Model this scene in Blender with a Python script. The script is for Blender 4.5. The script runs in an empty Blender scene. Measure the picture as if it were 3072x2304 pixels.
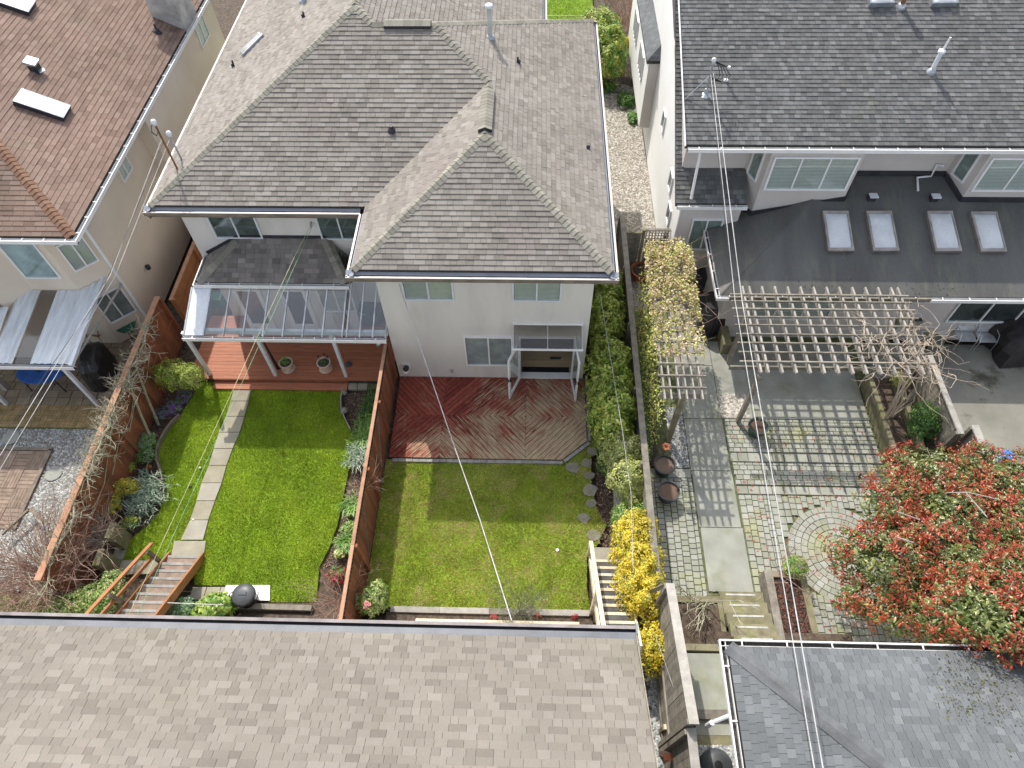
import bpy, math, random
import numpy as np
from mathutils import Vector, Matrix
random.seed(7); RNG = np.random.default_rng(7)
S = bpy.context.scene; COL = S.collection

# ------------------------------------------------------------------ camera
F = 2058.0; CX, CY = 1536.0, 1152.0; H = 18.0
_dn = Vector((34, -1417, -F)).normalized(); _Z = -_dn
_Y = Vector((92, 2992, -F)); _Y = (_Y - _Z * _Y.dot(_Z)).normalized(); _X = _Y.cross(_Z)
ROT = Matrix((_X, _Y, _Z))
cam = bpy.data.cameras.new('camera'); camo = bpy.data.objects.new('camera', cam); COL.objects.link(camo)
cam.lens = 36 * F / 3072; cam.sensor_width = 36; cam.clip_end = 600; cam.clip_start = 0.1
camo.matrix_world = Matrix.Translation((0, 0, H)) @ ROT.to_4x4()
S.camera = camo
# ------------------------------------------------------------------ sky, sun, exposure
W = bpy.data.worlds.new('World'); S.world = W; W.use_nodes = True
wn = W.node_tree.nodes; wn.clear()
sky = wn.new('ShaderNodeTexSky'); sky.sky_type = 'NISHITA'; sky.sun_disc = False
SUN = Vector((1.93, -4.32, -5.09)).normalized()
sky.sun_elevation = math.radians(47.0); sky.sun_rotation = math.radians(-24); sky.dust_density = 2.0; sky.air_density = 0.8
bg = wn.new('ShaderNodeBackground'); bg.inputs[1].default_value = 0.15
wo = wn.new('ShaderNodeOutputWorld')
hsv = wn.new('ShaderNodeHueSaturation'); hsv.inputs['Saturation'].default_value = .42; hsv.inputs['Value'].default_value = 1.0
W.node_tree.links.new(sky.outputs[0], hsv.inputs['Color']); W.node_tree.links.new(hsv.outputs[0], bg.inputs[0]); W.node_tree.links.new(bg.outputs[0], wo.inputs[0])
sl = bpy.data.lights.new('sun', 'SUN'); sl.energy = 2.1; sl.angle = math.radians(0.6); sl.color = (1.0, 0.94, 0.85)
so = bpy.data.objects.new('sun', sl); COL.objects.link(so); so.location = (0, 0, 40)
so.rotation_euler = (-SUN).to_track_quat('Z', 'Y').to_euler()
S.view_settings.view_transform = 'Standard'; S.view_settings.look = 'None'
S.view_settings.exposure = 1.12; S.view_settings.gamma = 1.0; S.view_settings.use_curve_mapping = False

# ------------------------------------------------------------------ place finding: photograph point on a real plane
def ray(px, py): return ROT @ Vector((px - CX, -(py - CY), -F))
def G(px, py, z=0.0):
    d = ray(px, py); t = (z - H) / d.z; return Vector((d.x * t, d.y * t, z))
def GX(px, py, x):
    d = ray(px, py); t = x / d.x; return Vector((x, d.y * t, H + d.z * t))
def GY(px, py, y):
    d = ray(px, py); t = y / d.y; return Vector((d.x * t, y, H + d.z * t))
def GP(px, py, p0, n):
    d = ray(px, py); o = Vector((0, 0, H)); t = (Vector(p0) - o).dot(Vector(n)) / d.dot(Vector(n)); return o + d * t
RT = ROT.transposed()
def proj(p):
    c = RT @ (Vector(p) - Vector((0, 0, H)))
    if c.z > -0.1: return (-9999, -9999)
    return (CX - F * c.x / c.z, CY + F * c.y / c.z)

# ------------------------------------------------------------------ materials
MATS = {}
def mat(name, c1, c2=None, c3=None, rough=0.85, nscale=3.0, namt=0.25, fine=60, fineamt=0.15, bump=0.0, bscale=80,
        metal=0.0, spec=0.3, stretch=None, sat=None, stain=None, trans=0.0):
    if name in MATS: return MATS[name]
    m = bpy.data.materials.new(name); m.use_nodes = True; MATS[name] = m
    nt = m.node_tree; N = nt.nodes; L = nt.links; bs = N['Principled BSDF']
    c2 = c2 or c1
    geo = N.new('ShaderNodeNewGeometry'); at = N.new('ShaderNodeAttribute'); at.attribute_name = 'tint'
    mp = N.new('ShaderNodeMapping'); L.new(geo.outputs['Position'], mp.inputs[0])
    if stretch: mp.inputs['Scale'].default_value = stretch
    rp = N.new('ShaderNodeValToRGB'); rp.color_ramp.elements[0].color = (*c1, 1); rp.color_ramp.elements[1].color = (*c2, 1)
    if c3:
        e = rp.color_ramp.elements.new(0.5); e.color = (*c2, 1); rp.color_ramp.elements[2].color = (*c3, 1)
    L.new(at.outputs['Fac'], rp.inputs[0])
    n1 = N.new('ShaderNodeTexNoise'); n1.inputs['Scale'].default_value = nscale; n1.inputs['Detail'].default_value = 5; L.new(mp.outputs[0], n1.inputs[0])
    n2 = N.new('ShaderNodeTexNoise'); n2.inputs['Scale'].default_value = fine; n2.inputs['Detail'].default_value = 2; L.new(mp.outputs[0], n2.inputs[0])
    def mr(src, amt):
        r = N.new('ShaderNodeMapRange'); r.inputs[1].default_value = 0.3; r.inputs[2].default_value = 0.7
        r.inputs[3].default_value = 1 - amt; r.inputs[4].default_value = 1 + amt; L.new(src, r.inputs[0]); return r.outputs[0]
    mu = N.new('ShaderNodeMath'); mu.operation = 'MULTIPLY'; L.new(mr(n1.outputs['Fac'], namt), mu.inputs[0]); L.new(mr(n2.outputs['Fac'], fineamt), mu.inputs[1])
    vm = N.new('ShaderNodeVectorMath'); vm.operation = 'SCALE'; L.new(rp.outputs[0], vm.inputs[0]); L.new(mu.outputs[0], vm.inputs['Scale'])
    out = vm.outputs[0]
    if stain:   # (colour, scale, threshold, softness)
        sc, ss, th, so_ = stain
        n3 = N.new('ShaderNodeTexNoise'); n3.inputs['Scale'].default_value = ss; n3.inputs['Detail'].default_value = 6; n3.inputs['Roughness'].default_value = 0.65
        L.new(mp.outputs[0], n3.inputs[0])
        r3 = N.new('ShaderNodeMapRange'); r3.inputs[1].default_value = th; r3.inputs[2].default_value = th + so_; L.new(n3.outputs['Fac'], r3.inputs[0])
        mx = N.new('ShaderNodeMix'); mx.data_type = 'RGBA'; L.new(r3.outputs[0], mx.inputs[0]); L.new(out, mx.inputs[6]); mx.inputs[7].default_value = (*sc, 1); out = mx.outputs[2]
    L.new(out, bs.inputs['Base Color'])
    bs.inputs['Roughness'].default_value = rough; bs.inputs['Metallic'].default_value = metal
    bs.inputs['Specular IOR Level'].default_value = spec
    if bump:
        nb = N.new('ShaderNodeTexNoise'); nb.inputs['Scale'].default_value = bscale; nb.inputs['Detail'].default_value = 3; L.new(mp.outputs[0], nb.inputs[0])
        bm = N.new('ShaderNodeBump'); bm.inputs['Strength'].default_value = bump; bm.inputs['Distance'].default_value = 0.02
        L.new(nb.outputs['Fac'], bm.inputs['Height']); L.new(bm.outputs[0], bs.inputs['Normal'])
    if trans:
        tr = N.new('ShaderNodeBsdfTranslucent'); L.new(out, tr.inputs[0]); ms = N.new('ShaderNodeMixShader'); ms.inputs[0].default_value = trans
        L.new(bs.outputs[0], ms.inputs[1]); L.new(tr.outputs[0], ms.inputs[2]); L.new(ms.outputs[0], N['Material Output'].inputs[0])
    return m
def glassmat(name, tint, refl=0.2, rough=0.03):
    m = bpy.data.materials.new(name); m.use_nodes = True; nt = m.node_tree; N = nt.nodes; L = nt.links; N.remove(N['Principled BSDF'])
    t = N.new('ShaderNodeBsdfTransparent'); t.inputs[0].default_value = (*tint, 1)
    g = N.new('ShaderNodeBsdfGlossy'); g.inputs['Roughness'].default_value = rough; g.inputs[0].default_value = (.9, .95, 1, 1)
    fr0 = N.new('ShaderNodeLayerWeight'); fr0.inputs[0].default_value = .5; fr = N.new('ShaderNodeMath'); fr.operation = 'POWER'; fr.inputs[1].default_value = 4; L.new(fr0.outputs['Facing'], fr.inputs[0])
    ad = N.new('ShaderNodeMath'); ad.operation = 'ADD'; ad.inputs[1].default_value = refl; fr1 = N.new('ShaderNodeMath'); fr1.operation = 'MULTIPLY'; fr1.inputs[1].default_value = .5; L.new(fr.outputs[0], fr1.inputs[0]); L.new(fr1.outputs[0], ad.inputs[0])
    x = N.new('ShaderNodeMixShader'); L.new(ad.outputs[0], x.inputs[0]); L.new(t.outputs[0], x.inputs[1]); L.new(g.outputs[0], x.inputs[2])
    L.new(x.outputs[0], N['Material Output'].inputs[0]); MATS[name] = m; return m

M_taupe = mat('greige_shingle', (.18, .162, .14), (.245, .225, .196), (.30, .276, .248), nscale=0.55, namt=.10, fine=150, fineamt=.22, bump=.4, bscale=200, stain=((.235, .195, .18), .5, .55, .3))
M_taupe2 = mat('light_greige_shingle', (.160, .142, .120), (.212, .190, .162), (.254, .230, .200), nscale=0.5, namt=.08, fine=140, fineamt=.2, bump=.4, bscale=200, stain=((.19, .185, .14), .35, .52, .35))
M_capt = mat('greige_ridge_shingle', (.20, .19, .155), (.28, .265, .22), nscale=1, namt=.1, fine=150, fineamt=.2)
M_dktaupe = mat('dark_taupe_shingle', (.13, .118, .105), (.27, .245, .225), nscale=1.2, namt=.25, fine=150, fineamt=.2, stain=((.15, .16, .07), 1.3, .62, .2))
M_brown = mat('brown_shingle', (.155, .102, .078), (.215, .148, .115), (.255, .185, .148), nscale=0.5, namt=.14, fine=150, fineamt=.2, bump=.4, stain=((.14, .13, .075), .35, .56, .25))
M_capb = mat('brown_ridge_shingle', (.17, .09, .055), (.22, .13, .085), nscale=2, namt=.2)
M_slate = mat('grey_shingle', (.085, .086, .086), (.12, .121, .121), (.185, .186, .184), nscale=0.5, namt=.12, fine=130, fineamt=.25, bump=.4, stain=((.13, .14, .08), .6, .6, .3))
M_slate2 = mat('blue_grey_shingle', (.10, .107, .112), (.122, .131, .137), (.165, .176, .183), nscale=.8, namt=.12, fine=130, fineamt=.25, stain=((.13, .14, .08), .6, .66, .2))
M_membrane = mat('roof_membrane', (.10, .10, .095), rough=.55, nscale=.9, namt=.2, fine=30, fineamt=.1, stretch=(1.6, .22, 1), stain=((.17, .17, .125), 1.6, .50, .35))
M_flash = mat('blue_grey_flashing', (.24, .26, .30), rough=.5, nscale=2, namt=.12)
M_stucco = mat('grey_white_stucco', (.67, .65, .61), nscale=.8, namt=.08, fine=200, fineamt=.06, bump=.3, bscale=150, stain=((.50, .47, .41), .9, .54, .4), stretch=(1.5, 1.5, .45))
M_stuccoL = mat('beige_stucco', (.72, .635, .52), nscale=.45, namt=.10, fine=200, fineamt=.06, bump=.3, bscale=150)
M_stuccoR = mat('pale_stucco', (.58, .545, .51), nscale=.6, namt=.10, fine=200, fineamt=.06, bump=.3, stain=((.33, .31, .27), 1.1, .64, .2))
M_stuccoW = mat('white_stucco', (.88, .88, .87), nscale=.6, namt=.04, fine=200, fineamt=.04)
M_white = mat('white_paint', (.80, .80, .79), rough=.45, namt=.05, fineamt=.03)
M_white2 = mat('weathered_white_metal', (.66, .70, .74), rough=.35, nscale=4, namt=.10, spec=.5)
M_mauve = mat('mauve_gutter_rim', (.25, .225, .22), rough=.5)
M_flash2 = mat('slate_flashing', (.12, .13, .145), rough=.5, nscale=2, namt=.2)
M_pinkrim = mat('pale_gutter_rim', (.60, .55, .53), rough=.45, namt=.05, fineamt=.04)
M_fascia = mat('weathered_fascia', (.20, .165, .13), nscale=3, namt=.3, stretch=(1, 1, 3), stain=((.14, .14, .07), 2.2, .55, .2))
M_dark = mat('dark_metal', (.035, .035, .042), rough=.5)
M_grime = mat('gutter_grime', (.045, .043, .04), nscale=20, namt=.5)
M_galv = mat('galvanised_metal', (.42, .45, .48), rough=.35, metal=.6)
M_alu = mat('aluminium', (.55, .57, .58), rough=.35, metal=.4)
M_blind = mat('window_blind', (.62, .64, .61), rough=.6, namt=.05)
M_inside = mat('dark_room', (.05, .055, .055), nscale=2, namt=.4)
M_floorin = mat('laminate_floor', (.46, .36, .22), (.52, .41, .26), nscale=3, namt=.15, stretch=(.4, 3, 1), rough=.4)
M_redwood = mat('red_deck_board', (.34, .125, .065), (.40, .15, .08), nscale=4, namt=.18, stretch=(.5, 6, 1), rough=.6)
M_fencered = mat('red_brown_fence', (.17, .068, .036), (.30, .115, .055), nscale=3, namt=.2, stretch=(1, 1, .4), rough=.7, stain=((.13, .09, .045), 1.6, .56, .2))
M_fenceor = mat('orange_brown_fence', (.29, .125, .055), (.34, .15, .065), nscale=3, namt=.15, rough=.6)
M_capw = mat('tan_fence_cap', (.38, .21, .13), (.43, .25, .16), nscale=5, namt=.2)
M_greyw = mat('weathered_grey_wood', (.18, .165, .135), (.28, .255, .21), nscale=6, namt=.3, fine=90, fineamt=.2, stretch=(1, 1, 1), stain=((.14, .14, .085), 3, .6, .2))
M_palew = mat('bleached_wood', (.29, .275, .245), (.38, .36, .325), nscale=6, namt=.15)
M_timber = mat('treated_timber', (.17, .155, .095), (.22, .20, .13), nscale=4, namt=.3, stain=((.19, .20, .07), 2.5, .52, .2))
M_creamw = mat('cream_wood', (.60, .52, .37), (.68, .60, .45), nscale=6, namt=.15)
M_palestrip = mat('pale_strip', (.42, .42, .39), nscale=6, namt=.3)
M_stairw = mat('worn_stair_wood', (.22, .165, .125), (.28, .21, .16), nscale=5, namt=.25)
M_strip = mat('grit_strip', (.27, .265, .25), (.32, .31, .30), nscale=6, namt=.2)
M_stepdk = mat('dark_step', (.10, .095, .09), nscale=5, namt=.3, stain=((.55, .53, .42), 9, .66, .03))
M_conc = mat('concrete', (.27, .28, .24), (.32, .325, .29), nscale=1.5, namt=.18, fine=60, fineamt=.1, bump=.2, stain=((.21, .225, .13), 1.1, .53, .25))
M_slab = mat('concrete_slab', (.30, .275, .20), (.36, .34, .285), nscale=2, namt=.16, fine=60, fineamt=.12, stain=((.31, .29, .14), 1.6, .55, .25))
M_oldconc = mat('stained_concrete', (.22, .215, .18), nscale=1, namt=.2, stain=((.08, .075, .055), .8, .56, .12))
M_paver = mat('moss_paver', (.26, .27, .215), (.315, .325, .275), (.355, .36, .325), nscale=1.2, namt=.12, fine=80, fineamt=.12, stain=((.33, .34, .16), .9, .53, .2))
M_joint = mat('mossy_joint', (.11, .125, .055), nscale=8, namt=.4)
M_tilebr = mat('tan_paver', (.235, .19, .13), (.31, .25, .175), nscale=2, namt=.2, stain=((.15, .14, .08), 1.5, .55, .25))
M_brick = mat('yellow_brick_paver', (.27, .19, .085), (.34, .25, .12), nscale=3, namt=.25)
M_soil = mat('soil', (.075, .055, .04), (.10, .075, .055), nscale=9, namt=.5, fine=70, fineamt=.5, bump=1, bscale=40, stain=((.20, .16, .12), 24, .62, .1))
M_lawn = mat('lawn_base', (.18, .28, .02), nscale=2.5, namt=.25, fine=60, fineamt=.4, bump=1, bscale=60)
M_grassA = mat('grass_blade', (.20, .32, .012), (.34, .46, .02), (.52, .58, .07), nscale=1.3, namt=.22, fine=9, fineamt=.12, rough=.6, trans=.3)
M_grassB = mat('mossy_grass_blade', (.22, .26, .03), (.48, .46, .085), (.72, .64, .28), nscale=1.1, namt=.2, fine=9, fineamt=.15, rough=.6, trans=.3, stain=((.66, .52, .27), 1.5, .49, .14))
M_grassC = mat('bright_grass', (.28, .46, .02), (.38, .56, .03), nscale=1, namt=.15, rough=.6)
M_gravel = mat('gravel_base', (.22, .20, .17), nscale=25, namt=.6, fine=70, fineamt=.5, bump=1, bscale=60)
M_pebA = mat('warm_pebble', (.22, .20, .165), (.42, .39, .34), (.62, .59, .54), nscale=6, namt=.2)
M_pebB = mat('grey_pebble', (.17, .19, .19), (.33, .35, .34), (.55, .56, .54), nscale=6, namt=.2)
M_bark = mat('bare_twig', (.30, .25, .20), (.42, .36, .29), nscale=8, namt=.2)
M_twigred = mat('reddish_twig', (.27, .17, .13), (.42, .29, .23), nscale=8, namt=.2)
M_lich = mat('lichen_twig', (.30, .28, .18), (.44, .42, .32), nscale=8, namt=.2)
M_palestem = mat('pale_vine_stem', (.42, .34, .25), (.55, .46, .36), nscale=8, namt=.2)
M_blackc = mat('black_cover', (.018, .019, .022), rough=.42, nscale=3, namt=.3, bump=.5, bscale=9, spec=.5)
M_browncov = mat('faded_black_cover', (.035, .030, .030), rough=.7, nscale=3, namt=.3, bump=.6, bscale=8)
M_beige = mat('beige_cover', (.42, .40, .34), nscale=3, namt=.15)
M_blue = mat('blue_tabletop', (.035, .13, .42), rough=.35)
M_plblack = mat('black_plastic', (.02, .02, .024), rough=.3, spec=.5)
M_plgrey = mat('grey_plastic', (.065, .07, .075), rough=.4)
M_terra = mat('terracotta', (.40, .13, .065), rough=.7)
M_potpink = mat('pale_pink_pot', (.60, .47, .38), rough=.6)
M_green = mat('green_plastic', (.02, .13, .085), rough=.5)
M_rust = mat('rust', (.20, .10, .05), rough=.8)
M_ylchair = mat('ochre_cloth', (.32, .22, .05), rough=.8)
M_wire = mat('pale_wire', (.45, .45, .44), rough=.5)
M_wireg = mat('green_wire', (.20, .42, .22), rough=.5)
M_wirey = mat('yellow_green_line', (.52, .54, .28), rough=.5)
M_wireb = mat('black_wire', (.03, .03, .03), rough=.5)
M_red = mat('red_plastic', (.55, .03, .03), rough=.4)
M_bluepl = mat('blue_plastic', (.03, .22, .62), rough=.35)
M_orange = mat('orange_plastic', (.75, .12, .03), rough=.4)
M_stone = mat('garden_stone', (.20, .19, .155), (.28, .27, .225), nscale=5, namt=.2)
M_corr = mat('corrugated_sheet', (.62, .66, .68), rough=.45, nscale=2.5, namt=.16, stretch=(4, .5, 1), spec=.5)
M_acryl = mat('frosted_dome', (.58, .61, .63), rough=.08, nscale=2, namt=.08)
GL = glassmat('window_glass', (.92, .95, .94), .06)
GLR = glassmat('roof_glass', (.86, .88, .89), .07, .05)
GLS = glassmat('smoky_awning_glass', (.72, .72, .72), .05, .08)
def leafm(n, a, b, c, **k): return mat(n, a, b, c, rough=k.get('rough', .45), nscale=k.get('ns', 1.2), namt=k.get('na', .2), fine=20, fineamt=.1, trans=.25, spec=.5)
M_lfyellow = leafm('forsythia_flower', (.42, .34, .03), (.72, .56, .03), (.82, .70, .10))
M_lfgreen = leafm('laurel_leaf', (.10, .19, .025), (.28, .39, .055), (.52, .60, .14))
M_lfpieris = leafm('variegated_leaf', (.14, .23, .05), (.46, .50, .18), (.78, .75, .42))
M_lfvine = leafm('vine_leaf', (.22, .07, .06), (.50, .42, .15), (.84, .70, .50))
M_lfgold = leafm('golden_leaf', (.20, .28, .03), (.46, .50, .08), (.74, .72, .28))
M_lfphg = leafm('photinia_green_leaf', (.05, .085, .02), (.15, .19, .045), (.40, .38, .16), rough=.28)
M_lfphr = leafm('photinia_red_leaf', (.20, .03, .015), (.36, .06, .025), (.48, .15, .07), rough=.3)
M_lfdark = leafm('dark_green_leaf', (.03, .09, .02), (.08, .19, .04), (.18, .32, .07))
M_lfmid = leafm('mid_green_leaf', (.08, .19, .03), (.16, .34, .05), (.30, .46, .10))
M_lfsilver = leafm('silvery_leaf', (.14, .22, .15), (.30, .40, .28), (.52, .60, .46))
M_purple = leafm('purple_flower', (.12, .04, .28), (.22, .08, .42), (.32, .16, .50))
M_pink = leafm('pink_flower', (.60, .12, .20), (.75, .30, .34), (.85, .5, .5))
M_crim = leafm('crimson_flower', (.45, .01, .06), (.62, .03, .10), (.7, .1, .15))
M_litter = leafm('fallen_red_leaf', (.35, .05, .04), (.55, .12, .09), (.65, .25, .16))
M_litter2 = leafm('leaf_litter', (.05, .035, .025), (.11, .065, .045), (.30, .09, .07), rough=.8)
M_debris = leafm('bark_chip', (.10, .06, .04), (.20, .13, .09), (.34, .25, .18), rough=.8)

# ------------------------------------------------------------------ mesh helpers
class MB:
    def __init__(s): s.v = []; s.f = []; s.t = []
    def add(s, vs, fs, t=None):
        o = len(s.v); s.v += [tuple(p) for p in vs]; s.f += [tuple(i + o for i in f) for f in fs]
        t = random.random() if t is None else t; s.t += [t] * len(fs); return s
    def hexa(s, a, b, t=None):   # a bottom loop of n, b top loop of n
        n = len(a); fs = [tuple(reversed(range(n))), tuple(range(n, 2 * n))] + [(i, (i + 1) % n, n + (i + 1) % n, n + i) for i in range(n)]
        return s.add(list(a) + list(b), fs, t)
    def box(s, x0, x1, y0, y1, z0, z1, t=None):
        return s.hexa([(x0, y0, z0), (x1, y0, z0), (x1, y1, z0), (x0, y1, z0)], [(x0, y0, z1), (x1, y0, z1), (x1, y1, z1), (x0, y1, z1)], t)
    def prism(s, poly, z0, z1, t=None):
        return s.hexa([(p[0], p[1], z0) for p in poly], [(p[0], p[1], z1) for p in poly], t)
    def bar(s, p, q, w, h, up=(0, 0, 1), t=None):
        p = Vector(p); q = Vector(q); d = (q - p).normalized(); u = Vector(up)
        sd = d.cross(u)
        if sd.length < 1e-4: sd = d.cross(Vector((1, 0, 0)))
        sd.normalize(); u = sd.cross(d).normalized(); a = sd * w / 2; b = u * h / 2
        return s.hexa([p - a - b, p + a - b, p + a + b, p - a + b], [q - a - b, q + a - b, q + a + b, q - a + b], t)
    def tube(s, pts, r, n=5, t=None, r1=None):
        pts = [Vector(p) for p in pts]; rings = []; o = len(s.v); m = len(pts)
        for i, p in enumerate(pts):
            d = (pts[min(i + 1, m - 1)] - pts[max(i - 1, 0)])
            if d.length < 1e-6: d = Vector((0, 0, 1))
            d.normalize(); a = d.cross(Vector((0, 0, 1)))
            if a.length < .05: a = d.cross(Vector((1, 0, 0)))
            a.normalize(); b = d.cross(a); rr = r if r1 is None else r + (r1 - r) * i / max(1, m - 1)
            for k in range(n):
                an = 2 * math.pi * k / n; s.v.append(tuple(p + (a * math.cos(an) + b * math.sin(an)) * rr))
        fs = []
        for i in range(m - 1):
            for k in range(n): fs.append((o + i * n + k, o + i * n + (k + 1) % n, o + (i + 1) * n + (k + 1) % n, o + (i + 1) * n + k))
        fs.append(tuple(o + k for k in reversed(range(n)))); fs.append(tuple(o + (m - 1) * n + k for k in range(n)))
        s.f += fs; t = random.random() if t is None else t; s.t += [t] * len(fs); return s
    def lathe(s, c, prof, n=20, t=None, rot=None):
        c = Vector(c); o = len(s.v); m = len(prof)
        for r, z in prof:
            for k in range(n):
                an = 2 * math.pi * k / n; p = Vector((r * math.cos(an), r * math.sin(an), z))
                if rot: p = rot @ p
                s.v.append(tuple(c + p))
        fs = [(o + i * n + k, o + i * n + (k + 1) % n, o + (i + 1) * n + (k + 1) % n, o + (i + 1) * n + k) for i in range(m - 1) for k in range(n)]
        fs.append(tuple(o + k for k in reversed(range(n)))); fs.append(tuple(o + (m - 1) * n + k for k in range(n)))
        s.f += fs; t = random.random() if t is None else t; s.t += [t] * len(fs); return s
    def build(s, name, m, parent=None, smooth=False):
        me = bpy.data.meshes.new(name); me.from_pydata(s.v, [], s.f)
        a = me.attributes.new('tint', 'FLOAT', 'FACE'); a.data.foreach_set('value', s.t)
        me.materials.append(m)
        if smooth: me.polygons.foreach_set('use_smooth', [True] * len(me.polygons))
        me.update(); o = bpy.data.objects.new(name, me); COL.objects.link(o)
        if parent: o.parent = parent
        return o
def tag(o, label=None, cat=None, group=None, kind=None):
    if label: o['label'] = label
    if cat: o['category'] = cat
    if group: o['group'] = group
    if kind: o['kind'] = kind
    return o
def thing(name, label, cat, group=None):
    o = bpy.data.objects.new(name, None); COL.objects.link(o); return tag(o, label, cat, group)
def origin(o, p):   # move an Empty to its base, keeping children where they stand
    o.location = p; o.matrix_world = Matrix.Translation(p)
    for c in o.children: c.matrix_parent_inverse = Matrix.Translation(-Vector(p))
def bx(name, m, par, x0, x1, y0, y1, z0, z1): return MB().box(x0, x1, y0, y1, z0, z1).build(name, m, par)

def quads(name, P, N_, size, tint, m, parent=None, aspect=2.0, fold=0.25, smallest=.6):
    """many leaf-sized folded rhombi as ONE mesh. P (n,3), N_ preferred normals"""
    n = len(P); d = RNG.normal(size=(n, 3)); N_ = N_ + RNG.normal(size=(n, 3)) * .45
    N_ /= np.linalg.norm(N_, axis=1)[:, None]; d -= N_ * (d * N_).sum(1)[:, None]; d /= np.linalg.norm(d, axis=1)[:, None] + 1e-9
    s = np.cross(N_, d); L = (size * np.clip(RNG.lognormal(-.08, .33, n), .4, 2.0))[:, None]; w = L / aspect
    a = P - d * L / 2; b = P + s * w / 2 - N_ * w * fold * .0; c = P + d * L / 2 - N_ * L * .15; e = P - s * w / 2
    mid = P + N_ * (w * fold)
    V = np.stack([a, b, c, e, mid], 1).reshape(-1, 3)
    base = (np.arange(n) * 5)[:, None]
    tri = np.concatenate([base + np.array([[0, 1, 4]]), base + np.array([[1, 2, 4]]), base + np.array([[2, 3, 4]]), base + np.array([[3, 0, 4]])], 1).reshape(-1)
    return rawtri(name, V, tri, np.repeat(tint, 4), m, parent)
def rawtri(name, V, tri, tint, m, parent=None):
    me = bpy.data.meshes.new(name); nt_ = len(tri) // 3
    me.vertices.add(len(V)); me.vertices.foreach_set('co', V.astype(np.float32).ravel())
    me.loops.add(len(tri)); me.loops.foreach_set('vertex_index', tri.astype(np.int32))
    me.polygons.add(nt_); me.polygons.foreach_set('loop_start', np.arange(0, nt_ * 3, 3, dtype=np.int32))
    try: me.polygons.foreach_set('loop_total', np.full(nt_, 3, dtype=np.int32))
    except Exception: pass
    a = me.attributes.new('tint', 'FLOAT', 'FACE'); a.data.foreach_set('value', tint.astype(np.float32))
    me.materials.append(m); me.update(calc_edges=True); me.validate()
    o = bpy.data.objects.new(name, me); COL.objects.link(o)
    if parent: o.parent = parent
    return o
def blobpts(blobs, n, shell=.35, up=.3):
    """points through the outer shell of several lumpy ellipsoids"""
    n_want = n; n = int(n * 2.2) + 30
    w = np.array([b[1][0] * b[1][1] + b[1][0] * b[1][2] + b[1][1] * b[1][2] for b in blobs]); w = w / w.sum()
    idx = RNG.choice(len(blobs), n, p=w); C = np.array([b[0] for b in blobs])[idx]; R = np.array([b[1] for b in blobs])[idx]
    d = RNG.normal(size=(n, 3)); d[:, 2] = np.where(d[:, 2] < -.3, -d[:, 2], d[:, 2]); d /= np.linalg.norm(d, axis=1)[:, None]
    lump = 1 + .13 * np.sin(d[:, 0] * 7 + idx) * np.cos(d[:, 1] * 6 + idx * 2) + .10 * np.sin(d[:, 2] * 11 + d[:, 0] * 9 + idx)
    r = (1 - shell * RNG.random(n) ** 1.6) * lump
    N_ = d / R; N_ /= np.linalg.norm(N_, axis=1)[:, None]; N_ = N_ + np.array([0, 0, up])
    P = C + d * R * r[:, None]; sc = 2.2 / max(.25, float(np.mean([b[1][0] for b in blobs]))) ; q = P * sc * 2.1
    g = np.sin(q[:, 0] * 1.7 + 1.3 * np.sin(q[:, 1] * 1.3)) + np.sin(q[:, 1] * 1.9 + 1.1 * np.sin(q[:, 2] * 1.7)) + np.sin(q[:, 2] * 2.1 + 1.2 * np.sin(q[:, 0]))
    k = RNG.random(n) < np.clip(.85 + .45 * g, .18, 1); k = np.flatnonzero(k); k = k[:n_want] if len(k) >= n_want else RNG.choice(k, n_want); return P[k], N_[k], idx[k]
def bush(name, label, cat, blobs, n, size, m, m2=None, frac2=.3, tw=M_bark, aspect=2.0, group=None, trunk=True, crown='crown', up=.3, shell=.4):
    t = thing(name, label, cat, group)
    P, N_, idx = blobpts(blobs, int(n * 1.3), shell, up); n = len(P); tint = np.clip(RNG.normal(.45, .22, n) + .12 * np.sin(P[:, 0] * 5) * np.cos(P[:, 1] * 4), 0, 1)
    if m2 is not None:
        k = RNG.random(n) + .22 * np.sin(P[:, 0] * 6 + P[:, 2] * 5) * np.cos(P[:, 1] * 7) < frac2
        quads(crown, P[~k], N_[~k], size, tint[~k], m, t, aspect); quads('young_growth', P[k] + N_[k] * size * .3, N_[k], size * .9, tint[k], m2, t, aspect)
    else: quads(crown, P, N_, size, tint, m, t, aspect)
    if trunk:
        s = MB(); zb = min(b[0][2] - b[1][2] for b in blobs)
        for b in blobs:
            c = Vector(b[0]); base = Vector((c.x, c.y, max(zb, -.3)))
            for k in range(5):
                q = c + Vector((random.uniform(-.7, .7) * b[1][0], random.uniform(-.7, .7) * b[1][1], random.uniform(.1, .8) * b[1][2]))
                s.tube([base + Vector((random.uniform(-.1, .1), random.uniform(-.1, .1), 0)), (base + q) / 2 + Vector((0, 0, .1)), q], .022, 5, r1=.006)
        s.build('stems', tw, t)
    return t
def twigs(mb, p, d, L, r, lev, wob=.35, nch=3, seg=4, up=.1):
    pts = [Vector(p)]; d = Vector(d).normalized()
    for i in range(seg):
        d = (d + Vector((random.gauss(0, wob), random.gauss(0, wob), random.gauss(up, wob))) * .4).normalized(); pts.append(pts[-1] + d * L / seg)
    mb.tube(pts, r, 4, r1=r * .45)
    if lev > 0:
        for k in range(nch):
            i = random.randint(1, seg); q = pts[i]; nd = (d + Vector((random.gauss(0, .8), random.gauss(0, .8), random.gauss(up, .5)))).normalized()
            twigs(mb, q, nd, L * random.uniform(.35, .65), r * .55, lev - 1, wob, nch, max(2, seg - 1), up)

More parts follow.
